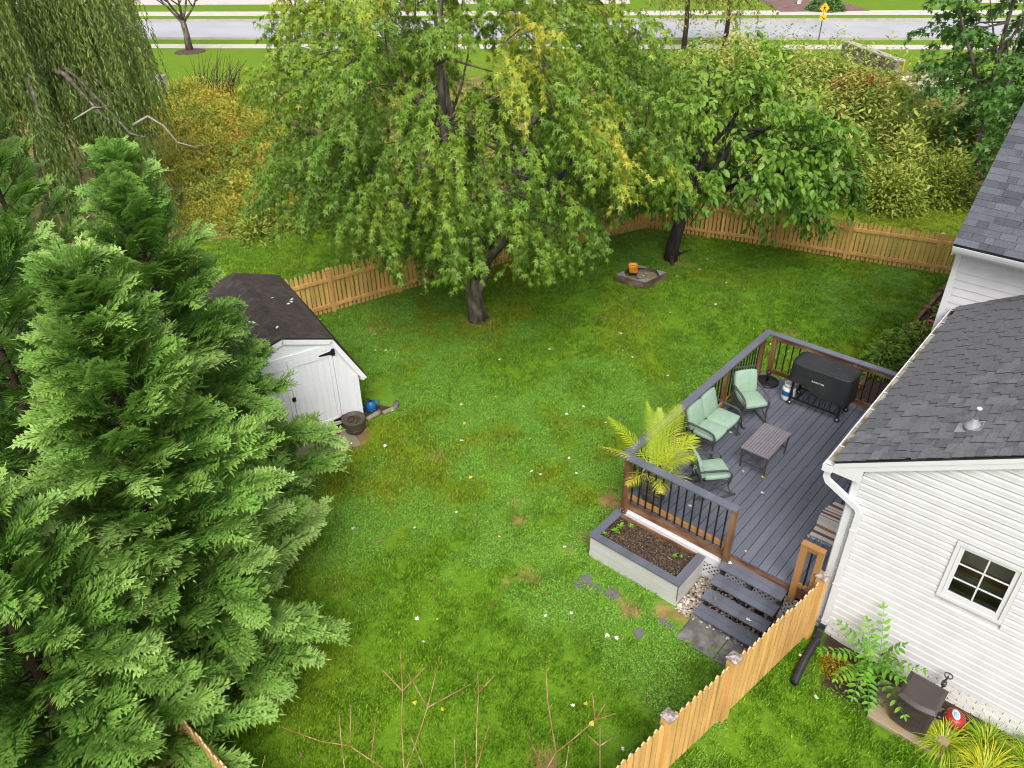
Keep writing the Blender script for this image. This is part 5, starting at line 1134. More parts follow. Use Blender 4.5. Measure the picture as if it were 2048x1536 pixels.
b = MB(); b.lathe([(.045, .215), (.0, .214)], 14); b.build('opening', M_black, wc)
for (a, d, ln, rr, ang, lb) in ((-.20, -.02, .36, .055, 20, 'weathered edging log nearest the shed corner'), (-.55, -.02, .30, .05, 8, 'thin edging log before the watering can'), (-.74, .06, .22, .06, 60, 'gnarled end piece of edging wood by the lawn')):
    p = SHED_O + sdx * a + sdy * d; o = empty('edging_log', (p[0], p[1], rr * .7), R(162.5 + ang), lb, 'log', 'edging logs beside the shed'); b = MB(); b.tube([(-ln / 2, 0, 0), (-ln / 6, .012, .006), (ln / 5, -.01, 0), (ln / 2, .006, .004)], [rr, rr * 1.1, rr * .95, rr], 9); b.build('log', M_slate if rr > .055 else M_paver, o)
b = MB(); q = [SHED_O - sdx * .02 - sdy * 0, SHED_O - sdx * .72 + sdy * .03, SHED_O - sdx * .45 + sdy * .35, SHED_O - sdx * .25 + sdy * .8, SHED_O - sdx * .02 + sdy * 1.0]; b.add([(p[0], p[1], .006) for p in q], [(4, 3, 2, 1, 0)]); tag(b.build('soil_bed', M_soil), 'narrow soil bed beside the shed', kind='structure')
b = MB(); q = [front(.0, .6), front(.75, .75), front(.7, .0), front(-.1, .0)]; cpt = np.mean(q, 0)
b.add([(cpt[0] + .36 * math.cos(a) * (1 + .2 * math.sin(3 * a)), cpt[1] + .30 * math.sin(a) * (1 + .15 * math.cos(4 * a)), .005) for a in np.linspace(0, 6.28, 18)[:-1]], [tuple(range(17))]); tag(b.build('bare_earth', mat('tan_earth', (.27, .15, .065), .95, .3, 9, col2=(.16, .10, .05), bump=.4)), 'bare tan earth round the barrel planter', kind='structure')

# ------------------------------------------------------------------ sandbox
sa_ = np.array([[16.19, 10.44], [16.26, 9.55], [17.18, 9.44], [17.08, 10.32]]); sc_ = sa_.mean(0)
sbx = empty('sandbox', (*sc_, 0), 0, 'low square wooden sandbox with grey corner seats on the lawn', 'sandbox')
pts = [p - sc_ for p in sa_]
for i in range(4):
    a, c = pts[i], pts[(i + 1) % 4]; d_ = unit(c - a)
    for z_ in (.005, .102): b = MB(); b.bar((*(a + d_ * .001), z_ + .047), (*(c - d_ * .02), z_ + .047), .03, .093); b.build('plank', M_sbwood, sbx)
    e1, e2 = unit(pts[(i + 1) % 4] - a), unit(pts[(i - 1) % 4] - a); q = [a + e1 * .05 + e2 * .05 - (e1 + e2) * .035, a + e1 * .32, a + e2 * .32]; q = [a + e1 * .02 + e2 * .06, a + e1 * .06 + e2 * .02, a + e1 * .33 + e2 * .012, a + e1 * .012 + e2 * .33]
    q = [a + e1 * .02 + e2 * .02, a + e1 * .31 + e2 * .01, a + e1 * .01 + e2 * .31]
    b = MB(); b.add([(p[0], p[1], .200) for p in q] + [(p[0], p[1], .215) for p in q], [(3, 4, 5), (2, 1, 0), (0, 1, 4, 3), (1, 2, 5, 4), (2, 0, 3, 5)]); b.build('corner_seat', M_grey_plastic, sbx)
nn = 20; vs = []
for i in range(nn):
    for j in range(nn):
        s, t = i / (nn - 1) * .96 + .02, j / (nn - 1) * .96 + .02; p = (pts[0] * (1 - s) + pts[1] * s) * (1 - t) + (pts[3] * (1 - s) + pts[2] * s) * t; vs.append((p[0], p[1], .11 + .06 * (vnoise(np.array([s * 5.]), np.array([t * 5.]))[0] - .5)))
b = MB(); b.add(vs, [(i * nn + j, i * nn + j + 1, (i + 1) * nn + j + 1, (i + 1) * nn + j) for i in range(nn - 1) for j in range(nn - 1)], True); b.build('sand', M_sand, sbx)
q = G(1266, 543, .2); ty = empty('toy_truck', (q[0], q[1], .14), R(35), 'orange plastic dump truck toy in the sandbox', 'toy')
b = MB(); b.add([(-.17, -.10, .10), (.13, -.11, .10), (.17, -.07, .13), (.17, .07, .13), (.13, .11, .10), (-.17, .10, .10), (-.20, -.12, .20), (.16, -.13, .20), (.22, -.08, .22), (.22, .08, .22), (.16, .13, .20), (-.20, .12, .20)], [(0, 1, 2, 3, 4, 5)[::-1]] + [(i, (i + 1) % 6, 6 + (i + 1) % 6, 6 + i) for i in range(6)]); b.add([(-.16, -.095, .115), (.12, -.10, .115), (.15, .0, .13), (.12, .10, .115), (-.16, .095, .115)], [(0, 1, 2, 3, 4)]); b.build('tipper', M_orange, ty)
b = MB(); b.box(-.17, .15, -.06, .06, .05, .098); b.box(.18, .26, -.06, .06, .05, .16); b.build('chassis', M_rubber, ty)
for xx in (-.11, .12):
    for yy in (-.085, .085): b = MB(); b.tube([(xx, yy - .02, .045), (xx, yy + .02, .045)], .045, 10); b.build('wheel', M_rubber, ty)
for (u, v, m_, lb, s) in ((1290, 548, M_conct, 'small tan sand mould near the middle of the sandbox', .05), (1287, 552, M_fencet, 'pale round shell toy in the sandbox', .035), (1277, 559, M_blue, 'blue plastic shovel at the near edge of the sandbox', .05)):
    q = G(u, v, .13); o = empty('sand_toy', (q[0], q[1], .125), rnd.random() * 3, lb, 'toy', 'small toys in the sandbox'); b = MB(); b.lathe([(.0, 0), (s, 0), (s * .9, s * .5), (s * .4, s * .9), (0, s)], 10); b.build('mould', m_, o)
    if 'shovel' in lb: b = MB(); b.tube([(0, 0, .02), (.14, .03, .03)], .012, 6); b.build('handle', m_, o)

# ------------------------------------------------------------------ flower bed along the tall house part
b = MB(); b.add([(13.5, 2.27, .03), (21.9, 2.27, .03), (21.9, 3.44, .03), (13.9, 3.44, .03)], [(0, 1, 2, 3)]); tag(b.build('flower_bed', M_soil), 'dark soil bed along the house wall', kind='structure')
ed = empty('bed_edging', (14.0, 3.46, 0), 0, 'brown timber edging of the flower bed along the lawn', 'edging')
for i, (a, c) in enumerate(((0, 1.5), (1.52, 3.0), (3.02, 4.42), (4.44, 5.62), (5.64, 6.9), (6.92, 7.9))): b = MB(); b.box(a, c, -.04, .045, -.05, .11 + rnd.uniform(-.01, .01)); b.build('timber', M_wood, ed)
for xx in (1.2, 4.45, 5.68, 6.95): b = MB(); b.box(xx - .07, xx + .09, -.10, .09, -.05, .15); b.build('timber_stake', M_wood, ed)
b = MB(); b.box(.35, .42, -1.15, -.06, -.04, .09); b.box(4.48, 4.55, -1.15, -.06, -.04, .09); b.build('cross_timber', M_wood, ed)
b = MB(); b.bar((-.4, -.56, .02), (-.1, -.04, .02), .02, .16); b.build('timber', M_woodo, ed)

# ------------------------------------------------------------------ along the gable wall: drain, plants, hose box
gzv = -0.085
dp_ = empty('drain_pipe', (8.45, 1.515, 0.085), 0, 'black corrugated drain pipe leading from the downspout onto the grass', 'pipe')
b = MB(); b.band([(.02, 0, .10), (.0, 0, .02), (-.05, 0, -.03), (-.20, 0, -.05)], .085, .085, (0, 1, 0)); b.build('adapter', M_pipe, dp_)
pts = []; rr = []; n = 60
for k in range(n + 1): t_ = k / n; pts.append((-.18 - .88 * t_, -.02 - .05 * t_ + .02 * math.sin(3 * t_), -.045 + .004 * math.sin(5 * t_))); rr.append(.052 + (.006 if k % 2 else 0))
b = MB(); b.tube(pts, rr, 14, smooth=False); pp = b.build('pipe', M_pipe, dp_)
b = MB(); e_ = pts[-1]; b.tube([(e_[0] - .002, e_[1], e_[2]), (e_[0] - .008, e_[1], e_[2])], [.044, .044], 14); b.build('pipe_mouth', M_black, dp_)

hb = empty('hose_box', (7.93, .06, gzv + .07), R(-2), 'brown resin hose box with lid on a concrete slab by the wall', 'hose box')
# local x away from the wall is -x; box about .42 wide (y) and .40 deep (x)
b = MB(); w0, w1 = .215, .235
ft = [(-.21 - .035 * math.cos(math.pi * k / 10 - math.pi / 2) , -w0 + 2 * w0 * k / 10) for k in range(11)]
poly = ft + [(.20, w0), (.20, -w0)]; nP = len(poly)
b.add([(p[0], p[1], .02) for p in poly] + [(p[0] * 1.02, p[1] * 1.04, .50) for p in poly], [tuple(range(nP)), tuple(range(2 * nP - 1, nP - 1, -1))] + [(i, nP + i, nP + (i + 1) % nP, (i + 1) % nP) for i in range(nP)]); b.build('box_body', M_plastic_br, hb)
b = MB()
for r_ in range(11):
    zz = .08 + r_ * .036
    for k in range(9):
        y0_ = -w0 + .03 + k * (2 * w0 - .06) / 9; xm = -.21 - .035 * math.sin(math.pi * ((y0_ + .02) + w0) / (2 * w0)) - .003
        b.box(xm - .008 - (.004 if (r_ + k) % 2 else 0), xm, y0_ + .003, y0_ + .040, zz + .003, zz + .033)
tag(b.build('wicker_panel', M_plastic_br, hb), kind='stuff')
b = MB(); lid = [(-.25 - .045 * math.sin(math.pi * k / 12), -w1 + 2 * w1 * k / 12) for k in range(13)] + [(.23, w1), (.23, -w1)]; nP = len(lid); cx_ = -.02
b.add([(p[0], p[1], .50) for p in lid] + [(p[0], p[1], .535) for p in lid] + [(cx_ + (p[0] - cx_) * .80, p[1] * .82, .565) for p in lid], [tuple(range(nP))] + [(o_ + i, o_ + nP + i, o_ + nP + (i + 1) % nP, o_ + (i + 1) % nP) for o_ in (0, nP) for i in range(nP)] + [tuple(range(3 * nP - 1, 2 * nP - 1, -1))]); b.build('lid', M_plastic_br, hb)
b = MB(); b.tube([(0, -w0 - .01, .30), (0, -w0 - .06, .30), (.0, -w0 - .06, .42), (0, -w0 - .11, .42)], .016, 8); b.lathe([(.05, -.02), (.05, .02)], 12, (0, -w0 - .035, .30)); b.build('crank', M_black, hb)
tag(slab('concrete_slab', [(7.60, -.42), (7.60, .52), (8.30, .58), (8.36, -.42)], .055, M_conct, gzv, 'tan concrete slab under the brown hose box', 'slab'))
b = MB(); hp_ = G(1757, 1385, 0); b.tube([(8.02, .27, .22), (7.98, .42, .12), (7.95, .55, .0), (7.83, .68, -.05), (7.78, .78, -.05), (7.86, .86, -.05), (8.0, .82, -.05), (8.06, .70, -.04), (8.12, .5, .05), (8.12, .30, .25)], .014, 8); tag(b.build('garden_hose', mat('grey_hose', (.09, .085, .08), .5, .1)), 'dark grey garden hose looping out of the hose box', 'hose')
vk = empty('valve_key', (8.40, -.10, gzv), 0, 'dark iron standpipe with a small wheel handle behind the hose box', 'valve')
b = MB(); b.tube([(0, 0, 0), (0, 0, .50), (.02, -.01, .56)], .014, 8); b.tube([(0, 0, .40), (0, 0, .46)], .034, 8); b.build('pipe', M_iron, vk)
b = MB()
for k in range(10):
    a0, a1 = R(36 * k), R(36 * (k + 1)); b.bar((.02 + .05 * math.cos(a0), -.01 + .05 * math.sin(a0), .58), (.02 + .05 * math.cos(a1), -.01 + .05 * math.sin(a1), .58), .012, .012)
b.bar((-.03, -.01, .58), (.07, -.01, .58), .010, .010); b.build('handle', M_iron, vk)
rb = empty('red_pot', (8.22, -.36, gzv + .02), R(20), 'round red container with white and blue label behind the strappy plants', 'container')
b = MB(); b.lathe([(.0, .0), (.11, 0), (.135, .04), (.14, .10), (.125, .16), (.09, .19), (.0, .195)], 18); b.build('body', M_red, rb)
b = MB(); b.lathe([(.085, .192), (.075, .2), (.0, .203)], 16, (0, 0, 0), squash=.6); b.build('label_disc', M_trim, rb); b = MB(); b.lathe([(.05, .203), (.04, .206), (.0, .207)], 12, (-.015, 0, 0), squash=.6); b.build('label_print', mat('light_blue', (.25, .55, .70), .5), rb)

# pinnate sapling: fronds with single leaflets
sp_ = empty('pinnate_plant', (8.16, .74, gzv), 0, 'green bushy sapling with long feather leaves growing against the white wall', 'plant')
lv_, lt_ = leaf_oval(); lv2 = lv_.copy(); lv2[:, 1] *= .82
LM = [tri_mesh('leaflet', lv2 * s, lt_, L_sumac, np.full(len(lt_), c)) for s, c in ((.105, .3), (.115, .6), (.095, .85), (.12, .5), (.09, .1))]
tips = [((7.62, .98, .42), .75), ((7.52, .55, .38), .8), ((7.68, .22, .42), .72), ((7.95, .12, .48), .62), ((8.32, .92, .72), .7), ((8.33, .55, .62), .6), ((7.82, 1.22, .56), .72), ((8.12, 1.12, .75), .6), ((7.72, .72, .62), .6), ((7.9, .42, .70), .6), ((8.2, .30, .64), .5), ((8.02, .88, .85), .55), ((8.36, .80, .98), .42), ((7.60, .75, .30), .6)]
for tip, L0 in tips:
    st_ = np.array([rnd.uniform(-.1, .1), rnd.uniform(-.1, .1), .25 + rnd.uniform(-.05, .15)]); d = np.array(tip) - np.array([8.16, .74, gzv]) - st_; L0 = np.linalg.norm(d) * 1.12; d = unit(d) + np.array([0, 0, .42]); d = unit(d); n = 10; pts = [st_]
    for k in range(n): d = unit(d + np.array([0, 0, -.10])); pts.append(pts[-1] + d * L0 / n)
    b = MB(); b.tube([tuple(p) for p in [np.array([st_[0] * .4, st_[1] * .4, 0])] + pts], [.009] + list(np.linspace(.006, .002, n + 1)), 5); rib = b.build('frond', L_sumac, sp_)
    rib.data.attributes.new('tint', 'FLOAT', 'FACE').data.foreach_set('value', np.full(len(rib.data.polygons), .5, np.float32))
    nl = 8
    for k in range(nl):
        u_ = .22 + .78 * k / (nl - 1); fi = u_ * n; i = min(int(fi), n - 1); p = pts[i] + (pts[i + 1] - pts[i]) * (fi - i); tg = unit(pts[i + 1] - pts[i]); sd_ = unit(np.cross(tg, [0, 0, 1])); up_ = np.cross(sd_, tg)
        for s in ((-1, 1) if k < nl - 1 else (-1, 1, 0)):
            dd = unit(sd_ * s + tg * (.45 if s else 1) + up_ * rnd.uniform(-.15, .1)) if s else tg; Y = unit(np.cross(up_ + np.array([0, 0, .4]), dd)); Z = np.cross(dd, Y); sc = (.75 + .5 * math.sin(math.pi * u_)) * rnd.uniform(.85, 1.1)
            Mx = Matrix((Vector(dd * sc), Vector(Y * sc), Vector(Z * sc))).transposed().to_4x4(); Mx.translation = Vector(p); o = link('leaflet', rnd.choice(LM), rib); o.matrix_local = Mx
def blade_clump(name, loc, n, ln, label, cat, group, m, tlo, thi, w=.011, spread=.10, up=.9, parent=None, zoff=0.0):
    """arching strap leaves rising from one crown"""
    o = empty(name, loc, 0, label, cat, group); V = []; T = []; tt = []
    for i in range(n):
        a = rnd.uniform(0, 6.283); r = spread * math.sqrt(rnd.random()); p = np.array([r * math.cos(a), r * math.sin(a), 0]); a2 = a + rnd.uniform(-.7, .7); d = unit(np.array([math.cos(a2) * (1 - .6 * rnd.random()), math.sin(a2) * (1 - .6 * rnd.random()), up * rnd.uniform(.7, 1.5)])); L0 = ln * rnd.uniform(.55, 1.1); k = 6; sd_ = unit(np.cross(d, [0, 0, 1])); c = rnd.uniform(tlo, thi); dr = rnd.uniform(.25, .6)
        b0 = len(V)
        for j in range(k + 1):
            wj = w * .5 * (1 - (j / k) ** 2.2) + .0004; V += [p - sd_ * wj, p + sd_ * wj]; d = unit(d + np.array([0, 0, -dr * (.4 + j / k)])); p = p + d * L0 / k; p[2] = max(p[2], .004)
        for j in range(k): q = b0 + 2 * j; T += [(q, q + 1, q + 3), (q, q + 3, q + 2)]; tt += [c, c]
    link('leaves', tri_mesh('leaves', V, T, m, tt), o); return o
blade_clump('strappy_plant', (7.86, -.36, gzv), 230, .50, 'yellow-green strappy plant spilling over the concrete slab edge', 'plant', 'strappy plants along the wall', L_grassy, .1, .75)
blade_clump('strappy_plant', (7.80, -.86, gzv), 260, .52, 'bright yellow strappy plant at the corner of the photo', 'plant', 'strappy plants along the wall', L_grassy, .25, 1.0)
blade_clump('strappy_plant', (8.22, -.78, gzv), 200, .42, 'greener strappy plant close against the white wall', 'plant', 'strappy plants along the wall', L_grassy, .0, .5)
blade_clump('strappy_plant', (8.28, -1.25, gzv), 200, .45, 'dark green strappy plant furthest along the wall', 'plant', 'strappy plants along the wall', L_grassy, .0, .55)
def leaf_mound(name, loc, rx, ry, h, n, s, m, tmpl, label, cat, group=None, tl=(0, 1), part='foliage', up=.6):
    o = empty(name, loc, 0, label, cat, group); a = rng.uniform(0, 6.283, n); r = np.sqrt(rng.random(n)); z_ = h * (1 - r ** 2) * rng.uniform(.35, 1, n); pos = np.stack([rx * r * np.cos(a), ry * r * np.sin(a), z_], 1); d = np.stack([np.cos(a), np.sin(a), rng.uniform(-.2, 1, n) * up], 1) + rng.normal(size=(n, 3)) * .5
    X, Y, Z = frames(d, np.tile([0, 0, 1.], (n, 1)), rng.uniform(-.6, .6, n)); v, f, c = scatter(*tmpl, pos, X, Y, Z, s * rng.uniform(.6, 1.25, n), rng.uniform(*tl, n)); link(part, tri_mesh(part, v, f, m, c), o)
    b = MB()
    for k in range(5): a = k * 1.3; b.tube([(0, 0, 0), (rx * .3 * math.cos(a), ry * .3 * math.sin(a), h * .5)], .005, 4)
    b.build('stems', m, o); return o
leaf_mound('sedum', (8.08, 1.10, gzv), .22, .26, .16, 900, .035, L_sedum, leaf_diamond(), 'low golden yellow sedum mound between drain pipe and sapling', 'plant')
leaf_mound('weed', (7.86, .58, gzv), .16, .20, .14, 160, .05, L_sumac, leaf_oval(), 'dark low weeds under the sapling by the hose', 'plant', None, (0, .35))
leaf_mound('weed', (7.70, .90, gzv), .12, .14, .07, 60, .045, L_sumac, leaf_oval(), 'small pale weeds at the edge of the wall bed', 'plant', None, (.5, 1))
leaf_mound('weed', tuple(G(1425, 1305)), .07, .07, .05, 40, .04, L_sumac, leaf_oval(), 'single weed growing in the joint of the stair slabs', 'plant', None, (.5, 1))
leaf_mound('weed', tuple(G(1193, 1190)), .07, .07, .07, 40, .045, L_sumac, leaf_oval(), 'weed growing beside the slate flagstones', 'plant', None, (.3, 1))
# flower bed plants
for i, (p, rx, ry, h, n, lb) in enumerate((((16.3, 3.38), .55, .42, .65, 420, 'leafy peony clump nearest the deck in the soil bed'), ((16.95, 3.42), .45, .40, .62, 360, 'leafy peony clump second from the deck in the soil bed'), ((17.6, 3.38), .38, .34, .5, 260, 'smaller leafy clump in the middle of the soil bed'), ((18.3, 3.2), .30, .28, .38, 150, 'yellowish clump beside the pink flower'), ((19.6, 3.0), .30, .3, .35, 120, 'green clump in the far part of the soil bed'), ((20.4, 2.95), .28, .25, .35, 110, 'last low clump at the far end of the soil bed'))):
    leaf_mound('peony', (*p, .03), rx, ry, h, n, .16, L_peony, leaf_lance() if False else (leaf_oval()[0] * [1, .62, 1], leaf_oval()[1]), lb, 'plant', 'plants in the flower bed', (0, .9) if i != 3 else (.6, 1))
fl = empty('pink_flower', (18.38, 3.06, .03), 0, 'single pink bloom in the soil bed by the wall', 'flower'); b = MB(); b.tube([(0, 0, 0), (0, 0, .34)], .008, 5); b.build('stem', L_peony, fl)
n = 26; a = rng.uniform(0, 6.283, n); d = np.stack([np.cos(a), np.sin(a), rng.uniform(.1, 1.6, n)], 1); X, Y, Z = frames(d, np.tile([0, 0, 1.], (n, 1))); v, f, c = scatter(leaf_oval()[0] * [1, 1.5, 1], leaf_oval()[1], np.tile([0, 0, .34], (n, 1)), X, Y, Z, np.full(n, .10), rng.random(n)); link('petals', tri_mesh('petals', v, f, L_flower, c), fl)
# plants beside the shed
p = SHED_O - sdx * .16 + sdy * .75
blade_clump('shed_fern', (*p, 0), 90, .42, 'bright green fern-like plant beside the shed behind the watering can', 'plant', None, L_grassy, .05, .4, .03)
p = SHED_O - sdx * .10 + sdy * 1.2
leaf_mound('shed_shrub', (*p, 0), .22, .25, .45, 120, .10, L_pear, leaf_oval(), 'dark leafy plant close to the shed side wall', 'plant', None, (0, .3))
# ------------------------------------------------------------------ fallen leaves
fv, ft_ = leaf_star(); fv = fv - [.5, 0, 0]; fv[:, 2] = .12 + .35 * fv[:, 1] ** 2 + .2 * fv[:, 0] ** 2
FM = [[tri_mesh('fallen_leaf', fv * s * [1, k, 1], ft_, m_) for s, k in ((.078, 1), (.062, .8), (.085, .6))] for m_ in L_fall]
def fallen(x_, y_, z_, kind, label, group, cat='leaf'):
    o = link('fallen_leaf', rnd.choice(FM[kind]), None, (x_, y_, z_), (rnd.uniform(-.35, .35), rnd.uniform(-.35, .35), rnd.uniform(0, 6.28))); return tag(o, label, cat, group)
LAND = [(7.9, 10.4, 'by the barrel planter'), (12.2, 11.8, 'around the maple trunk'), (16.7, 9.9, 'around the sandbox'), (8.0, 4.2, 'before the raised planter'), (7.3, 2.5, 'by the stair slabs'), (13.3, 5.5, 'past the far deck corner'), (8.3, 5.4, 'off the near deck corner'), (10.5, 5.8, 'along the deck railing'),
        (5.0, 6.5, 'in the middle of the near lawn'), (4.2, 4.0, 'behind the bare twigs'), (7.2, 7.6, 'halfway between shed and planter'), (11.2, 8.6, 'halfway between maple and deck'), (7.5, 1.0, 'outside the near picket fence'), (9.6, 12.4, 'between shed and maple'), (9.0, 9.3, 'in the open middle lawn'), (15.0, 7.2, 'between sandbox and deck')]
LST = [(835, 1238, 0), (875, 1240, 1), (848, 1286, 0), (1145, 1412, 0), (1172, 1409, 1), (885, 1420, 1), (830, 1409, 1), (1184, 1450, 1), (640, 640, 0), (598, 0, 0)]
LST += [(843, 590, 0), (751, 702, 0), (772, 702, 0), (778, 821, 1), (784, 823, 0), (992, 796, 1), (976, 838, 0), (922, 811, 0), (929, 848, 1), (924, 883, 0), (987, 840, 2), (941, 957, 1), (966, 968, 2), (1062, 945, 0), (1080, 950, 0), (830, 1058, 2), (735, 1086, 2), (858, 1075, 2), (999, 1075, 1), (913, 1026, 0), (951, 1043, 2), (829, 1058, 0), (1134, 830, 0), (1168, 815, 0), (1245, 702, 0), (1265, 716, 0), (1335, 753, 0), (1437, 655, 1), (1454, 626, 1), (1340, 627, 1), (1354, 554, 1), (1580, 648, 1), (1278, 654, 0), (1240, 668, 0), (865, 1159, 2), (870, 1195, 2), (988, 1211, 2), (1092, 1232, 0), (1142, 1228, 0), (1213, 1274, 0), (1233, 1279, 0), (1255, 1361, 2), (1295, 1400, 2), (1090, 1190, 2), (602, 1512, 2), (1245, 1500, 0), (1600, 1310, 0), (1633, 1388, 0), (708, 1058, 0), (770, 894, 0), (753, 868, 2), (703, 888, 0), (655, 909, 2), (1153, 948, 0), (1138, 917, 0), (1190, 898, 2), (1212, 847, 0), (1036, 1072, 2), (1130, 1096, 0), (1145, 1090, 2), (700, 1250, 0), (760, 1085, 2), (1400, 540, 0), (1415, 520, 0), (1540, 690, 0), (1452, 567, 0), (1477, 605, 1), (960, 555, 0), (1060, 880, 0), (1000, 720, 0), (1100, 700, 0), (900, 735, 2), (1430, 610, 0)]
for (u, v, k) in LST:
    q = G(u, v, .03)
    if v > 480:
        nm_ = min(LAND, key=lambda w: math.hypot(q[0] - w[0], q[1] - w[1]))[2]; kk = ('pale', 'yellow', 'brown')[k]
        fallen(q[0], q[1], .045 + float(gz(q[0], q[1])), k, '%s fallen leaf lying in the grass %s' % (kk, nm_), '%s leaves in the grass %s' % (kk, nm_))
for (u, v, z_, k, lb) in ((1462, 867, ZD, 0, 'pale leaf on the deck beneath the loveseat front'), (1486, 945, ZD, 1, 'yellow leaf on the deck near the coffee table legs, left one'), (1526, 957, ZD, 1, 'yellow leaf on the deck at the foot of the coffee table'), (1524, 987, ZD, 0, 'pale leaf lying alone on the middle of the deck'), (1619, 988, ZD, 2, 'brown leaf on the deck boards near the downspout'), (1379, 1014, ZD, 0, 'pale leaf on the deck behind the near railing'), (1491, 1105, ZD, 1, 'yellow leaf on the deck just above the stairs'), (1430, 1200, .30, 2, 'brown leaf on the second stair tread from the ground'), (1497, 1242, .30, 0, 'pale star-shaped leaf on the second tread from the ground'), (1458, 1128, .60, 0, 'pale leaf on the topmost stair tread')):
    q = G(u, v, z_); fallen(q[0], q[1], z_ + .012, k, lb, 'leaves on the deck and stairs')
inv = Matrix.Rotation(-(SHED_A + math.pi), 4, 'Z')
for (a, y_) in ((1.05, .9), (1.0, 1.0), (.8, 1.35), (1.35, .35), (1.9, 1.5), (2.0, 1.62), (1.7, 1.8), (2.05, 1.75), (.9, 2.2)):
    zz = 2.045 + .29 * (1 - abs(a - 1.31) / .92) + .055; p = (SHED_O + sdx * (2.62 - a)) + sdy * y_
    fallen(p[0], p[1], zz, 0, 'pale dry leaf stuck to the brown shed roof', 'pale leaves on the shed roof')
# ------------------------------------------------------------------ bare twiggy shrub in the foreground
tw = empty('bare_shrub', (2.9, 2.55, 0), 0, 'leafless shrub with thin red-brown twigs rising in front of the lawn', 'shrub')
TL = [[(565, 1455), (640, 1482), (700, 1492), (765, 1536), (800, 1580)], [(800, 1288), (805, 1380), (803, 1450), (808, 1540), (812, 1600)], [(765, 1340), (805, 1382)], [(850, 1335), (805, 1382)], [(880, 1313), (855, 1415), (838, 1468), (812, 1540), (808, 1600)], [(815, 1345), (855, 1415)], [(942, 1368), (855, 1415)], [(955, 1345), (957, 1385), (953, 1460), (952, 1590)], [(990, 1350), (957, 1385)], [(1092, 1330), (1095, 1400), (1112, 1505)], [(1232, 1427), (1190, 1440), (1150, 1475), (1112, 1505), (1080, 1560)], [(1185, 1385), (1190, 1440)], [(1212, 1405), (1190, 1440)], [(678, 1428), (682, 1480), (692, 1560)], [(702, 1410), (700, 1490)], [(752, 1435), (742, 1520)], [(1200, 1450), (1200, 1570)], [(1175, 1470), (1200, 1492)], [(1226, 1474), (1200, 1492)], [(1055, 1465), (1088, 1545)], [(1138, 1490), (1128, 1560)], [(820, 1470), (858, 1560)], [(978, 1450), (952, 1540)], [(928, 1490), (935, 1580)], [(908, 1470), (912, 1580)], [(530, 1510), (518, 1560)]]
for L_ in TL:
    pts = []
    for (u, v) in L_: z_ = 3.0 - (v - 1290) / 250 * .85; q = G(u, v, z_); pts.append(tuple(q - np.array([2.9, 2.55, 0])))
    k = len(pts); b = MB(); big = L_[-1][1] > 1535
    if big: pts.append((pts[-1][0] * .55, pts[-1][1] * .45, 1.25)); pts.append((0 + rnd.uniform(-.1, .1), rnd.uniform(-.1, .1), 0))
    rads = [.0035 + .0045 * i / max(1, len(pts) - 1) + (.008 if i == len(pts) - 1 and big else 0) for i in range(len(pts))]
    b.tube(pts, rads, 6); b.build('twig', M_twig, tw)

# ------------------------------------------------------------------ trees
UP = np.array([0, 0, 1.0])
def wood(name, paths, m, parent, n=8, loc=None):
    b = MB()
    for pts, rads in paths: b.tube([tuple(p) for p in pts], list(rads), n)
    return b.build(name, m, parent)
def spray_leaves(pts, per, spread, rngd, droop=0.0):
    """leaf bases strewn round polylines: returns pos, direction"""
    P_ = []; D_ = []
    for p in pts:
        seg = np.diff(p, axis=0); ln = np.linalg.norm(seg, axis=1); n = max(2, int(ln.sum() * per)); t = np.sort(rng.random(n)) * (len(p) - 1.001); i = t.astype(int); f = (t - i)[:, None]
        q = p[i] + seg[i] * f; tg = unit(seg[i]); side = rng.normal(size=(n, 3)); side -= tg * (side * tg).sum(1)[:, None]; side = unit(side)
        d = unit(tg * .7 + side * .8 + np.array([0, 0, -droop]) + rng.normal(size=(n, 3)) * .2); P_.append(q + side * spread * rng.random((n, 1))); D_.append(d)
    return np.concatenate(P_), np.concatenate(D_)
def bend(p0, d0, ln, n, droop, wob=.12):
    p = np.array(p0, float); d = unit(np.array(d0, float)); out = [p.copy()]
    for k in range(n): d = unit(d + np.array([0, 0, -droop / n]) + rng.normal(size=3) * wob / math.sqrt(n)); p = p + d * ln / n; out.append(p.copy())
    return np.array(out)
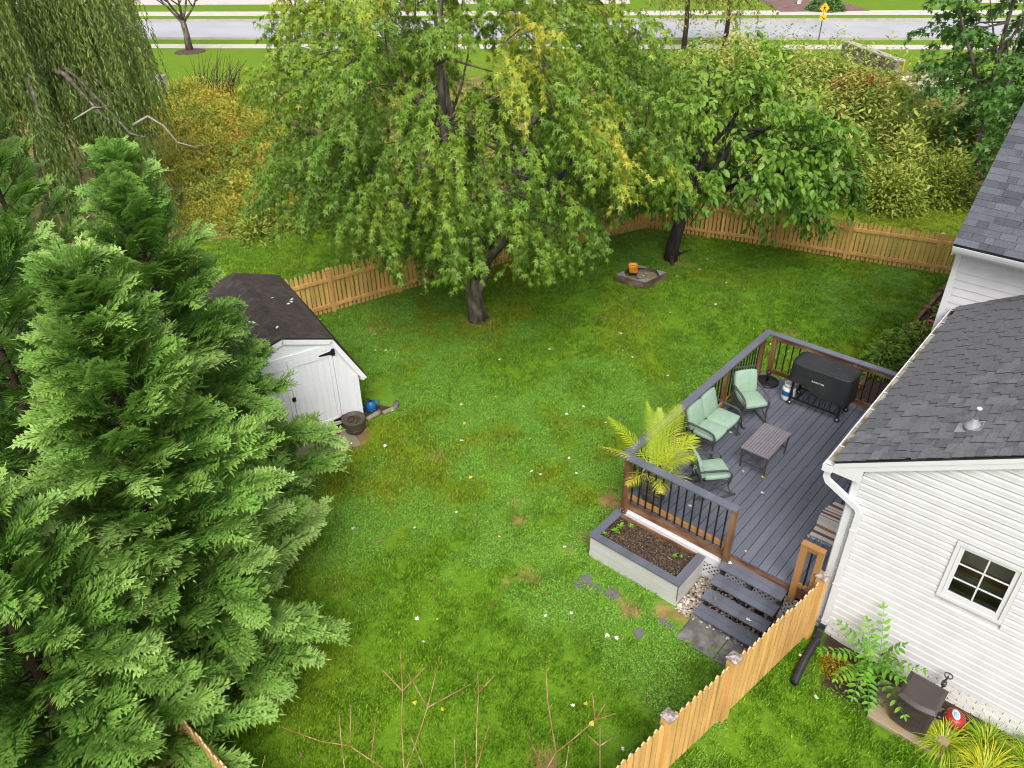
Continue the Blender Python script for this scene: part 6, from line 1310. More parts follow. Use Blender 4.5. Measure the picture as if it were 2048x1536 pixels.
def broad_tree(name, label, base, trunk, limbs, center, radii, nbr, br_len, droop, per, leaf, size, m, bark, tint_fn, zmin, inner=.55, group=None, cat='tree', gapfn=None, leaf_droop=.5, rtr=.2, shape=1.0, nfork=3, floor=None):
    """trunk + limbs reaching into an ellipsoidal crown; nbr leafy drooping branches make the crown"""
    root = empty(name, tuple(base), 0, label, cat, group); b0 = np.array(base, float); ctr = np.array(center) - b0; rad = np.array(radii, float)
    tp = [np.array(p, float) for p in trunk]; wood('trunk', [(tp, np.linspace(rtr, rtr * .72, len(tp)))], bark, root, 12)
    top = tp[-1]; paths = []; nodes = []
    for i, e in enumerate(limbs):
        e = np.array(e, float) - b0; mid = (top + e) / 2 + np.array([0, 0, .25]) + rng.normal(size=3) * .2; q = [top + (mid - top) * t for t in (0, .5)] + [mid, mid + (e - mid) * .5 + rng.normal(size=3) * .12, e]; paths.append((q, np.linspace(rtr * .62, .03, 5))); nodes += [q[2], q[3], q[4]]
        for f in range(nfork):
            s0 = q[2 + f % 2]; t_ = ctr + unit(rng.normal(size=3)) * rad * .75; t_ = s0 + (t_ - s0) * min(1, 2.6 / np.linalg.norm(t_ - s0)); g = [s0, (s0 + t_) / 2 + rng.normal(size=3) * .15, t_]; paths.append((g, [.045, .028, .012])); nodes += [g[1], g[2]]
    nodes = np.array(nodes); tw_ = []; tcol = []
    k = 0
    while k < nbr:
        u = unit(rng.normal(size=3)); r = (inner + (1 - inner) * rng.random() ** .55); s = ctr + u * rad * r * np.array([1, 1, 1.0])
        if s[2] + b0[2] < (zmin if floor is None else floor(s[None])[0] + .8): continue
        if shape != 1.0 and s[2] > ctr[2]:
            if rng.random() > (1 - (s[2] - ctr[2]) / rad[2]) ** (shape - 1): continue
        lump = fbm(np.array([s[0] * .9 + s[2] * .55]), np.array([s[1] * .9 - s[2] * .6]), 1.0, 2)[0]
        if lump < .36 and rng.random() < .75: continue
        if gapfn is not None and gapfn(s + b0): continue
        nd = nodes[np.argmin(np.linalg.norm(nodes - s, axis=1))]; out_ = unit(np.array([u[0], u[1], .35 * u[2] + .18])); st_ = s - out_ * br_len * .55
        pth = bend(st_, out_, br_len * rng.uniform(.7, 1.25), 7, droop); tw_.append(pth); tcol.append(tint_fn(pth[-1] + b0, u))
        nodes = np.concatenate([nodes, st_[None], pth[3][None]])
        if k % 2 == 0: paths.append(([nd, (nd + st_) / 2 + np.array([0, 0, .05]), st_, pth[4]], [.016, .012, .008, .004]))
        k += 1
    wood('limb', paths, bark, root, 5)
    V = []; 
    P_, D_, T_ = [], [], []
    for pth, c in zip(tw_, tcol):
        sub = [pth] + [bend(pth[j], unit((pth[j] - pth[j - 1]) + rng.normal(size=3) * .9 * np.linalg.norm(pth[j] - pth[j - 1]) * 1.6), br_len * .45, 4, droop * 1.2) for j in (2, 3, 4, 5, 6)]
        a, d = spray_leaves(sub, per, .05, rng, leaf_droop); P_.append(a); D_.append(d); T_.append(np.clip(c + rng.normal(size=len(a)) * .09, 0, 1))
    P_ = np.concatenate(P_); D_ = np.concatenate(D_); T_ = np.concatenate(T_); keep = P_[:, 2] + b0[2] > (max(.25, zmin - 1.2) if floor is None else floor(P_))
    P_, D_, T_ = P_[keep], D_[keep], T_[keep]; X, Y, Z = frames(D_, UP + rng.normal(size=D_.shape) * .35); v, f, c = scatter(*leaf, P_, X, Y, Z, size * rng.uniform(.65, 1.2, len(P_)), T_); link('crown', tri_mesh('crown', v, f, m, c), root)
    return root, len(f)
NT = {}
# big maple behind the shed
mb = np.array([12.2, 11.84, 0])
def maple_tint(p, u):
    t = .33 + .18 * (fbm(np.array([p[0] * .7]), np.array([p[1] * .7 + p[2]]), .8, 2)[0] - .5) * 2 + .10 * (p[2] - 4.5) / 3 + rng.normal() * .06
    (uu, vv), _ = P2(p)
    if (uu - 1050) ** 2 / 110 ** 2 + (vv - 170) ** 2 / 120 ** 2 < 1 or (uu - 1270) ** 2 / 100 ** 2 + (vv - 330) ** 2 / 90 ** 2 < 1: t += .17 + .12 * rng.normal()
    return t
def maple_gap(p):
    (uu, vv), _ = P2(p); return ((uu - 945) / 62) ** 2 + ((vv - 72) / 50) ** 2 < 1 and rng.random() < .93 or (((uu - 1015) / 55) ** 2 + ((vv - 268) / 40) ** 2 < 1 and rng.random() < .6) or (((uu - 860) / 45) ** 2 + ((vv - 240) / 35) ** 2 < 1 and rng.random() < .5)
root, NT['maple'] = broad_tree('maple_tree', 'big green maple with yellow sprays in the middle of the picture behind the lawn', mb, [(0, 0, -.1), (-.02, .02, .35), (-.08, .05, .8), (-.12, .10, 1.15)],
    [(9.2, 14.5, 5.2), (10.6, 12.6, 6.8), (12.6, 13.2, 7.6), (14.6, 10.6, 6.2), (13.0, 9.4, 5.0), (10.4, 10.4, 4.4), (15.6, 12.4, 5.0), (12.0, 12.2, 8.0)],
    (12.6, 12.35, 4.9), (4.9, 4.9, 3.7), 680, 1.35, 1.3, 30, leaf_hand(), .100, L_maple, M_bark, maple_tint, 1.55, .45, gapfn=maple_gap, leaf_droop=.75, rtr=.24, floor=lambda p: 1.12 + .46 * np.maximum(0, -(p[:, 0] * .717 + p[:, 1] * .697)) + .55 * np.maximum(0, p[:, 0] * .8 - p[:, 1] * .6 - 1.0) + .42 * np.maximum(0, -p[:, 0] * .654 + p[:, 1] * .756 - 1.3) - .1 * np.minimum(1.5, np.hypot(p[:, 0], p[:, 1])) + .5 * (fbm(p[:, 0], p[:, 1], 1.1, 2) - .5))
b = MB(); b.tube([(-.10, .08, .6), (.12, -.05, 1.0), (.38, -.12, 1.7), (.6, -.2, 2.6)], [.15, .14, .12, .09], 10); b.tube([(0, 0, .25), (-.20, .02, .02)], [.16, .08], 8); b.tube([(0, 0, .25), (.2, -.14, .0)], [.17, .08], 8); b.build('forked_trunk', M_bark, root)
# broad-leaved (pear-like) tree by the back fence
pb = np.array([18.33, 10.01, 0])
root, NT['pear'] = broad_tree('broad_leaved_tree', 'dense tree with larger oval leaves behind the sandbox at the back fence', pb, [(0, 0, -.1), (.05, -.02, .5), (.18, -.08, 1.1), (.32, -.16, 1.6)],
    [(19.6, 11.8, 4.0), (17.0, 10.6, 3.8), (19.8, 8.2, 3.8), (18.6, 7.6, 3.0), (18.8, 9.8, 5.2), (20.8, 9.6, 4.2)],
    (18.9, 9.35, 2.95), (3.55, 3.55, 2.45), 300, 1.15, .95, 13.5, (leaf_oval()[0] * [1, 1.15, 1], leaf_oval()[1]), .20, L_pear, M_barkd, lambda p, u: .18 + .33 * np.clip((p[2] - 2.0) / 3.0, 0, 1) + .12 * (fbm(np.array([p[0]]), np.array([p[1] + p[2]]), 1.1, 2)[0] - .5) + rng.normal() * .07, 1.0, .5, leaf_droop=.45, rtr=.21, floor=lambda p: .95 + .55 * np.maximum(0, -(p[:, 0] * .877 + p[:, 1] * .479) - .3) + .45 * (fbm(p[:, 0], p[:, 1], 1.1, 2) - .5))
b = MB(); b.tube([(0, 0, .2), (.5, -.05, .04), (1.0, -.12, .015)], [.12, .05, .03], 6); b.tube([(0, 0, .2), (-.3, -.25, .02)], [.12, .05], 6); b.build('surface_root', M_barkd, root)
# green tree behind the tall house part (upper right)
_, NT['right'] = broad_tree('green_tree', 'tall green tree behind the house roof in the upper right corner', (31.2, 5.2, 0), [(0, 0, -.1), (-.3, .2, 1.2), (-.2, .35, 2.0)], [(30.5, 7.2, 5.5), (31.8, 4.2, 6.6), (31.2, 6.0, 8.0), (32.4, 5.6, 5.0), (30.2, 5.4, 4.4)],
    (31.6, 5.3, 5.3), (2.9, 2.9, 4.3), 230, 1.15, .7, 13, leaf_star(), .19, L_right, M_bark, lambda p, u: .45 + .25 * (fbm(np.array([p[0]]), np.array([p[1] + p[2]]), .9, 2)[0] - .5) * 2 + rng.normal() * .1, 1.3, .45, leaf_droop=.4, rtr=.16)
_, NT['right2'] = broad_tree('green_tree', 'smaller dark green tree half hidden behind the taller roof edge', (27.6, 3.2, 0), [(0, 0, -.1), (.05, .1, .8), (.1, .3, 1.5)], [(27.2, 4.2, 3.2), (28.2, 3.4, 3.8), (27.0, 3.0, 3.0)], (27.6, 3.4, 2.6), (1.5, 1.5, 1.9), 60, .9, .7, 13, leaf_star(), .17, L_right, M_barkd, lambda p, u: .3 + rng.normal() * .12, .6, .4, leaf_droop=.4, rtr=.09)
# two birches on the far verge
for (x_, y_, lb) in ((45.3, 25.4, 'thin birch with lacy yellow-green crown beside the road, left one of the pair'), (47.9, 24.0, 'thin birch with lacy yellow-green crown beside the road, right one of the pair')):
    _, NT['birch' + str(x_)] = broad_tree('birch_tree', lb, (x_, y_, 0), [(0, 0, -.1), (.05, 0, 1.5), (.02, .05, 3.0)], [(x_ + 1.5, y_ - 1.2, 5.5), (x_ - 1.4, y_ + 1.2, 5.2), (x_ + .2, y_ + .2, 7.5), (x_ + .8, y_ - 1.0, 4.2), (x_ - .6, y_ + 1.4, 4.0)], (x_ + .3, y_ - .4, 5.0), (3.4, 3.4, 3.4), 95, 1.9, 1.1, 8, leaf_diamond(), .20, L_birch, M_barkb, lambda p, u: .45 + rng.normal() * .2, 1.9, .2, 'birches beside the road', leaf_droop=.6, rtr=.17)
# bare trees on the verge, upper left
def bare_tree(loc, h, label, seed):
    r_ = random.Random(seed); root = empty('bare_tree', loc, 0, label, 'tree', 'bare trees on the verge'); paths = []
    def grow(p, d, ln, r, lvl):
        n = 4; pts = [np.array(p)]; 
        for k in range(n): d = unit(d + np.array([r_.gauss(0, .10), r_.gauss(0, .10), .05])); pts.append(pts[-1] + d * ln / n)
        paths.append((pts, list(np.linspace(r, r * .62, n + 1))))
        if lvl < 4:
            for k in range(3 if lvl < 3 else 3):
                a = k * 2.1 + r_.uniform(-.6, .6); ax = unit(np.cross(d, [.3, .2, .9])); bx_ = np.cross(d, ax); dd = unit(d * .9 + (ax * math.cos(a) + bx_ * math.sin(a)) * r_.uniform(.55, .95)); grow(pts[-1 if k else -2], dd, ln * r_.uniform(.62, .82), r * .58, lvl + 1)
    tr_pts = [np.array([0, 0, -.1]), np.array([.03, 0, 1.0]), np.array([0, .03, 1.9])]; wood('trunk', [(tr_pts, [.26, .19, .17])], M_bark, root, 10)
    for k in range(6): a = k * 1.05; grow(tr_pts[-1] - np.array([0, 0, .12 * (k % 3)]), unit(np.array([math.cos(a) * .8, math.sin(a) * .8, 1.0])), 1.7, .085, 1)
    wood('limb', paths, M_bark, root, 4); c = MB(); c.lathe([(1.0, -.02), (.9, .06), (.4, .12), (.0, .14)], 14); c.build('mulch_ring', M_mulch, root)
bare_tree((26.54, 50.44, 0), 6, 'leafless tree in a mulch ring on the grass verge, the nearer one', 3)
bare_tree((25.2, 54.9, 0), 6, 'leafless tree in a mulch ring partly behind the willow', 5)
bare_tree((33.0, 47.8, 0), 6, 'leafless tree by the road peeping past the maple crown', 9)

# ------------------------------------------------------------------ conifers (leyland cypress) along the left fence
def cyp_frond(seed):
    """flat pointed spray: rib along x, side branchlets swept forward, each again with small scales"""
    r_ = random.Random(seed); V = []; T = []; C_ = []
    def lance(p, d, n, ln, w, c):
        p = np.array(p); d = unit(np.array(d)); s = unit(np.cross(d, n)); b = len(V); V.extend([p, p + d * ln * .38 + s * w, p + d * ln * .38 - s * w, p + d * ln + np.array([0, 0, -.08 * ln])]); T.extend([(b, b + 2, b + 1), (b + 1, b + 2, b + 3)]); C_.extend([c - .14, c + .10])
    nst = 9
    for k in range(nst):
        u = .05 + .95 * k / (nst - 1); zc = .12 * math.sin(u * 2.4) - .16 * u * u
        if k == nst - 1: lance((u - .08, 0, zc), (1, 0, -.1), (0, 0, 1), .24, .024, .12); continue
        for s in (-1, 1):
            ln = (.40 * (1 - u) ** .7 + .13) * r_.uniform(.8, 1.2); d = np.array([1.0, s * r_.uniform(.45, .80), r_.uniform(-.12, .28)]); nrm = np.array([0, r_.uniform(-.35, .35), 1]); o_ = np.array([u - .06, 0, zc]); lance(o_, d, nrm, ln, .042, -.05 + .18 * u)
            dd = unit(d); sp = unit(np.cross(dd, nrm))
            for q, sg in ((.32, s), (.55, -s)): lance(o_ + dd * ln * q, dd + sp * sg * .6, nrm, ln * .52, .034, .02 + .18 * u)
    return np.array(V), np.array(T), np.array(C_)
CF = [cyp_frond(i) for i in range(4)]
def cypress(label, base, h, r0, nb, nst, fs, lean=(0, 0), seed=1, zlow=.25, azr=None, shed_cut=False):
    rg = np.random.default_rng(seed); root = empty('cypress_tree', (*base, 0), 0, label, 'tree', 'cypresses along the left fence')
    ax_ = lambda z_: np.array([lean[0] * z_ / h, lean[1] * z_ / h, z_]); wood('trunk', [([ax_(z_) for z_ in np.linspace(-.1, h * .97, 8)], np.linspace(.12, .012, 8))], M_barkb, root, 8)
    P_, D_, S_, T_, K_, N_ = [], [], [], [], [], []; br = []
    for i in range(nb):
        q = (i + .5) / nb; z_ = zlow + (h - zlow) * (1 - (1 - q) ** .72) if False else zlow + (h * .985 - zlow) * q ** 1.12; a = i * 2.39996 + rg.normal() * .35; R_ = r0 * (1 - z_ / h) ** .82 * rg.uniform(.70, 1.14) * (1 if azr is None else azr[0] + azr[1] * math.cos(a - R(azr[2]))) + .16
        el = rg.uniform(.02, .40) + .6 * (z_ / h) ** 2; d = np.array([math.cos(a) * math.cos(el), math.sin(a) * math.cos(el), math.sin(el)]); p = ax_(z_); n = 9; pts = [p]; dd = d.copy()
        for k in range(n): dd = unit(dd + np.array([0, 0, .05 if k < 5 else -.085]) + rg.normal(size=3) * .05); pts.append(pts[-1] + dd * R_ / n)
        pts = np.array(pts); br.append((pts[:8:2], np.linspace(.022, .006, 4) * (1 - .6 * z_ / h)))
        m_ = max(7, int(nst * (R_ / r0) ** .8)); tcol = np.clip(.42 + .16 * rg.normal(), 0, 1)
        for j in range(m_):
            u = .14 + .86 * (j + rg.random() * .8) / m_; u = min(u, .999); fi = u * n; k = min(int(fi), n - 1); pp = pts[k] + (pts[k + 1] - pts[k]) * (fi - k); tg = unit(pts[k + 1] - pts[k]); hor = unit(np.cross(UP, tg)); s = 1 if j % 2 else -1; fan = (1 - u) * .75 + .18; up_ = np.cross(tg, hor)
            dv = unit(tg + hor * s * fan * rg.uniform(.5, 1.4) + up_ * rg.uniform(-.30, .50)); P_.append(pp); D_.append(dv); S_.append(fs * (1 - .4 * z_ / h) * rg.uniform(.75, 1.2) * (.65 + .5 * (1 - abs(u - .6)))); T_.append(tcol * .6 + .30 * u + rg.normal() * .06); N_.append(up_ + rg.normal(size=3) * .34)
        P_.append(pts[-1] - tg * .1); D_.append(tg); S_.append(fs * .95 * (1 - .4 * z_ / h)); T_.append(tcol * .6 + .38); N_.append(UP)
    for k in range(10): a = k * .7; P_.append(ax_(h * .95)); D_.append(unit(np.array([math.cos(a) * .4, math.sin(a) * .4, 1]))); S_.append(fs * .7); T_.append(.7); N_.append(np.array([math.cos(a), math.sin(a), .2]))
    wood('limb', br, M_barkb, root, 4); P_, D_, S_, T_, N_ = map(np.array, (P_, D_, S_, T_, N_))
    if shed_cut:
        e_ = P_ + D_ * S_[:, None]; wx, wy = P_[:, 0] + base[0], P_[:, 1] + base[1]; ex, ey = e_[:, 0] + base[0], e_[:, 1] + base[1]; pg = [tuple(shed_xy(-.15, -.05)), tuple(shed_xy(2.78, -.05)), tuple(shed_xy(2.78, 3.3)), tuple(shed_xy(-.15, 3.3))]
        ok = ~((inside(wx, wy, pg) | inside(ex, ey, pg)) & (P_[:, 2] < 2.45)); P_, D_, S_, T_, N_ = P_[ok], D_[ok], S_[ok], T_[ok], N_[ok]
    which = rg.integers(0, 4, len(P_)); parts = []
    for w in range(4):
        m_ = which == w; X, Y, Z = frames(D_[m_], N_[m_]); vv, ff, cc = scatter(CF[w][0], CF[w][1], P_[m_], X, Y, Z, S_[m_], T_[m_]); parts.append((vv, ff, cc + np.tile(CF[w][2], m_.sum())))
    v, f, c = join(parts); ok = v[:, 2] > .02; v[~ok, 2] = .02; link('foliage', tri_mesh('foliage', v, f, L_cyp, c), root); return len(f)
NT['c1'] = cypress('biggest feathery green conifer in the left foreground in front of the others', (2.25, 7.95), 6.1, 1.9, 180, 32, .50, (.2, .0), 1, azr=(.90, .16, 15))
NT['c2'] = cypress('feathery conifer overlapping the left side of the shed', (4.0, 10.2), 6.35, 1.9, 145, 29, .50, (.05, -.05), 2, shed_cut=True)
NT['c3'] = cypress('feathery conifer at the left picture edge in front of the willow', (3.3, 12.9), 6.8, 2.4, 100, 22, .50, (.1, .1), 3)
NT['c4'] = cypress('feathery conifer at the lower left corner of the photo', (.55, 7.45), 4.5, 2.1, 125, 26, .50, (0, 0), 4)
NT['c5'] = cypress('feathery conifer behind the biggest one on the far left', (2.0, 10.1), 6.6, 2.6, 125, 25, .50, (0, 0), 5)
# dead leaves under them
n = 420; pos = np.stack([rng.uniform(-.6, 1.38, n), rng.uniform(4.6, 8.5, n), rng.uniform(.01, .04, n)], 1); a = rng.uniform(0, 6.28, n); X, Y, Z = frames(np.stack([np.cos(a), np.sin(a), rng.uniform(-.2, .3, n)], 1), np.tile(UP, (n, 1)) + rng.normal(size=(n, 3)) * .3); v, f, c = scatter(*leaf_star(), pos, X, Y, Z, rng.uniform(.05, .11, n), rng.random(n))
tag(link('leaf_litter', tri_mesh('leaf_litter', v, f, L_dead, c)), 'red-brown dead leaves under the conifers', kind='stuff')

# ------------------------------------------------------------------ weeping willow
wl = empty('willow_tree', (8.9, 28.0, 0), 0, 'weeping willow with long hanging strands behind the conifers', 'tree'); w0 = np.array([8.9, 28.0, 0.])
wood('trunk', [([np.array(p, float) for p in ((0, 0, -.1), (.1, 0, 1.6), (.4, -.2, 3.2), (.7, -.5, 5.0))], [.5, .42, .36, .3])], M_bark, wl, 12)
limbs = []; strands = []
def limb(p0, p1, rise, r): 
    p0, p1 = np.array(p0, float), np.array(p1, float); q = [p0 + (p1 - p0) * t + np.array([0, 0, rise * math.sin(math.pi * min(1, t * 1.15) * .87)]) + rng.normal(size=3) * .06 for t in np.linspace(0, 1, 8)]; limbs.append((q, np.linspace(r, .02, 8))); return np.array(q)
crown_ = []
for k in range(26):
    a = k * 2.4; rr_ = 1.5 + 3.2 * ((k % 13) / 13) ** .7; e = (rr_ * math.cos(a) + .6, rr_ * math.sin(a), 5.4 + 3.6 * (1 - rr_ / 5.2) + rnd.uniform(-.5, .6)); crown_.append(limb((.6, -.4, 4.6), e, 1.5, .12))
low = [limb((.3, -.2, 3.0), (-1.2, -4.6, 3.4), 1.5, .14), limb((.3, -.2, 3.0), (.4, -5.0, 3.0), 1.7, .14), limb((.3, -.2, 2.8), (1.0, -5.4, 2.6), 1.5, .13), limb((.3, -.2, 3.2), (-2.6, -4.0, 3.7), 1.5, .12), limb((.4, 0, 3.4), (1.6, -3.6, 3.4), 1.4, .12), limb((.3, -.2, 3.0), (-3.8, -3.2, 3.6), 1.3, .12), limb((.3, -.2, 3.0), (.9, -4.2, 3.3), 1.5, .12)]
SV, ST_, stt = [], [], []
LL = leaf_lance()
def strand_set(q, n, l0, l1, col):
    P_, D_, T_ = [], [], []
    for i in range(n):
        t = .35 + .65 * rng.random() ** .7; fi = t * 7; k = min(int(fi), 6); p = q[k] + (q[k + 1] - q[k]) * (fi - k); out = unit(q[k + 1] - q[k]); out[2] = 0; p = p + rng.normal(size=3) * [.16, .16, .08]; ln = rng.uniform(l0, l1); z_ = p[2]; ln = min(ln, z_ - .15 if rng.random() < .4 else z_ - .4)
        if ln < .4: continue
        side = rng.normal(size=2) * .25; m_ = int(ln * 20); u = np.linspace(0, 1, m_); fall = np.clip(u * 1.0, 0, 1); xy = (out[:2] * .5 + side) * .55 * (1 - (1 - u) ** 2)[:, None]; sw = np.array([.10, -.02]) * (u ** 1.5)[:, None] * ln * .35
        pos = np.stack([p[0] + xy[:, 0] + sw[:, 0], p[1] + xy[:, 1] + sw[:, 1], p[2] + .10 * np.sin(u * 3.1) * (1 - u) - ln * fall], 1); P_.append(pos); d = np.stack([rng.normal(size=m_) * .35 + .12, rng.normal(size=m_) * .35, -np.ones(m_)], 1); D_.append(d); T_.append(np.clip(col + rng.normal() * .12 + rng.normal(size=m_) * .08, 0, 1))
    if P_:
        P_, D_, T_ = np.concatenate(P_), np.concatenate(D_), np.concatenate(T_); X, Y, Z = frames(D_, rng.normal(size=D_.shape)); SV.append(scatter(LL[0] * [1, 1.5, 1], LL[1], P_, X, Y, Z, rng.uniform(.12, .21, len(P_)), T_))
for q in crown_: strand_set(q, 46, 2.2, 5.0, .50)
for q in low: strand_set(q, 85, 1.6, 3.6, .34)
wood('limb', limbs, M_bark, wl, 6); v, f, c = join(SV); NT['willow'] = len(f); link('hanging_foliage', tri_mesh('hanging_foliage', v, f, L_wil, c), wl)
b = MB(); b.tube([(1.2, -4.5, 3.3), (1.6, -4.7, 3.5), (1.9, -4.9, 3.2), (2.1, -5.1, 2.7), (2.9, -5.0, 2.2)], [.04, .035, .03, .025, .012], 6); b.tube([(2.1, -5.1, 2.7), (2.5, -5.2, 2.5), (3.2, -5.1, 2.35)], [.022, .016, .008], 5); b.tube([(.6, -4.4, 3.9), (.2, -4.6, 4.0), (-.4, -4.6, 3.8)], [.03, .028, .02], 6); b.build('bare_branch', M_pale, wl)

# ------------------------------------------------------------------ wild strip between the back fence and the road
def in_poly(px, py, poly): return inside(np.asarray(px), np.asarray(py), [tuple(q) for q in poly])
def rand_in(poly, n):
    p = np.array([q[:2] for q in poly]); lo, hi = p.min(0), p.max(0); out = np.zeros((0, 2))
    while len(out) < n:
        c = rng.uniform(lo, hi, (n * 3, 2)); out = np.concatenate([out, c[in_poly(c[:, 0], c[:, 1], p)]])
    return out[:n]
def zone(uvs): return [G(u, v)[:2] for u, v in uvs]
def mound_leaves(centres, rad, hgt, per, size, tl, jit=.5, shell=.55):
    """leaf positions on lumpy mounds"""
    P_, D_, T_ = [], [], []
    for (cx_, cy_), r_, h_, t_ in zip(centres, rad, hgt, tl):
        n = int(per * r_ * (r_ + h_)); u = unit(rng.normal(size=(n, 3))); u[:, 2] = np.abs(u[:, 2]); q = shell + (1 - shell) * rng.random(n) ** .5
        lump = .78 + .5 * (fbm(u[:, 0] * 2.2 + cx_, u[:, 1] * 2.2 + u[:, 2] * 2 + cy_, 1.3, 2) - .3); pos = np.stack([cx_ + u[:, 0] * r_ * q * lump, cy_ + u[:, 1] * r_ * q * lump, .05 + u[:, 2] * h_ * q * lump], 1)
        P_.append(pos); D_.append(unit(u + rng.normal(size=(n, 3)) * jit + [0, 0, -.25])); T_.append(np.clip(t_ + .22 * (u[:, 2] - .5) + rng.normal(size=n) * .11, 0, 1))
    return np.concatenate(P_), np.concatenate(D_), np.concatenate(T_), size
def leafy(name, data, tmpl, m, label=None, parent=None, kind='stuff', flat=.6):
    P_, D_, T_, s = data; X, Y, Z = frames(D_, UP + rng.normal(size=D_.shape) * flat); v, f, c = scatter(*tmpl, P_, X, Y, Z, s * rng.uniform(.6, 1.3, len(P_)), T_); o = link(name, tri_mesh(name, v, f, m, c), parent); NT[name] = NT.get(name, 0) + len(f); return tag(o, label, kind=kind) if kind else o
OV = (leaf_oval()[0] * [1, .75, 1], leaf_oval()[1]); DI = leaf_diamond(); LC = leaf_lance()
def pick(poly, n, r0, r1, h0, h1, t0, t1):
    c = rand_in(poly, n); return c, rng.uniform(r0, r1, n), rng.uniform(h0, h1, n), rng.uniform(t0, t1, n)
# ground litter of the strip
b = MB(); b.add([(q[0], q[1], .012) for q in BRUSH], [tuple(range(len(BRUSH)))]); tag(b.build('rough_ground', mat('rough_ground', (.13, .15, .03), .95, .4, 1.2, col2=(.20, .13, .05), bump=.7, bscale=6)), 'rough weedy ground of the wild strip', kind='structure')
right_zone = zone([(1340, 165), (1500, 140), (1640, 150), (1790, 200), (1850, 250), (1960, 300), (1950, 402), (1800, 402), (1700, 402), (1560, 400), (1380, 400)])
mid_zone = zone([(560, 190), (800, 160), (1000, 150), (1340, 160), (1360, 400), (1100, 420), (800, 440), (640, 450), (560, 330)])
left_zone = zone([(270, 200), (420, 190), (580, 215), (640, 440), (480, 455), (345, 460), (330, 330)])
rust_zone = zone([(350, 190), (560, 200), (620, 330), (480, 360), (345, 310)])
edge_zone = zone([(345, 425), (500, 415), (640, 410), (640, 455), (500, 470), (350, 480)])
leafy('shrubbery', (lambda a: mound_leaves(a[0], a[1], a[2], 330, .16, a[3]))(pick(right_zone, 95, .8, 1.5, .8, 1.9, .12, .62)), DI, L_shrub, 'dense mass of yellow-green bushes between the fence and the road')
leafy('thicket', (lambda a: mound_leaves(a[0], a[1], a[2], 190, .14, a[3]))(pick(mid_zone, 80, .8, 1.5, .5, 1.4, .0, .5)), DI, L_brush, 'tangled green thicket seen through the maple')
leafy('undergrowth', (lambda a: mound_leaves(a[0], a[1], a[2], 230, .13, a[3]))(pick(left_zone, 150, .6, 1.3, .35, 1.05, .05, .62)), DI, L_brush, 'low yellow-green undergrowth left of the maple')
leafy('rusty_vines', (lambda a: mound_leaves(a[0], a[1], a[2], 230, .12, a[3]))(pick(rust_zone, 34, .6, 1.1, .25, .6, .62, 1.0)), DI, L_brush, 'rust-brown and orange withered vines left of the maple')
leafy('goldenrod', (lambda a: mound_leaves(a[0], a[1], a[2], 300, .10, a[3]))(pick(edge_zone, 60, .4, .8, .5, 1.0, .25, .8)), LC, L_brush, 'goldenrod and tall weeds along the mown grass edge')
# upright weed stems with narrow leaves rising out of the mass
def stalks(poly, n, h0, h1, m, t0, t1, name, label, lw=.13, per=14, tm=LC):
    c = rand_in(poly, n); P_, D_, T_ = [], [], []
    for (cx_, cy_) in c:
        h = rng.uniform(h0, h1); ln_ = rng.normal(size=2) * .18 * h; u = np.linspace(.25, 1, per); P_.append(np.stack([cx_ + ln_[0] * u ** 2, cy_ + ln_[1] * u ** 2, h * u], 1)); a = np.arange(per) * 2.4 + rng.random() * 6; D_.append(np.stack([np.cos(a), np.sin(a), .25 + .5 * u], 1)); T_.append(np.clip(rng.uniform(t0, t1) + rng.normal(size=per) * .06 + .1 * u, 0, 1))
    leafy(name, (np.concatenate(P_), np.concatenate(D_), np.concatenate(T_), lw), tm, m, label, flat=.2)
stalks(right_zone, 620, 1.6, 2.9, L_shrub, .25, .8, 'tall_weeds', 'upright leafy stems sticking out of the bushes', .24, 15, OV)
stalks(left_zone, 420, .8, 1.5, L_brush, .2, .75, 'tall_weeds', 'upright weeds in the meadow left of the maple', .16, 12)
stalks(mid_zone, 260, 1.0, 2.0, L_brush, .1, .6, 'tall_weeds', 'upright weeds behind the maple', .18, 12)
dz = zone([(395, 165), (470, 170), (500, 215), (400, 215)]); b = MB()
for (cx_, cy_) in rand_in(dz, 70): h = rnd.uniform(.8, 2.0); dx_, dy_ = rnd.gauss(.3, .5), rnd.gauss(-.3, .5); b.tube([(cx_, cy_, 0), (cx_ + dx_ * .5, cy_ + dy_ * .5, h * .6), (cx_ + dx_, cy_ + dy_, h)], [.02, .014, .006], 4)
tag(b.build('dead_stalks', M_barkb), 'dark dead stalks standing in the meadow at upper left', kind='stuff')
# shrubs one can pick out of the mass
def shrub(uv, r_, h_, t_, m, tm, size, per, label, dark=False):
    q = G(*uv); o = empty('shrub', (q[0], q[1], 0), 0, label, 'shrub'); k = 7; cs = [(rnd.gauss(0, r_ * .45), rnd.gauss(0, r_ * .45)) for _ in range(k)]
    P_, D_, T_, s = mound_leaves(cs, np.full(k, r_ * .62), np.full(k, h_) * rng.uniform(.7, 1.1, k), per, size, np.full(k, t_) + rng.normal(size=k) * .08)
    leafy('foliage', (P_, D_, T_, s), tm, m, None, o, None); b = MB()
    for i in range(6): b.tube([(0, 0, 0), (cs[i][0] * .6, cs[i][1] * .6, h_ * .5), (cs[i][0] * 1.1, cs[i][1] * 1.1, h_ * .9)], [.03, .02, .008], 5)
    b.build('stems', M_barkd, o)
shrub((1740, 405), 1.5, 1.6, .55, L_shrub, OV, .15, 420, 'pale-leaved rounded bush at the mown edge left of the roof')
shrub((1880, 402), 1.4, 1.8, .45, L_shrub, OV, .14, 420, 'leafy bush touching the dark tall roof edge')
shrub((1620, 400), 1.3, 1.3, .35, L_shrub, OV, .14, 420, 'low green bush right of the broad-leaved tree')
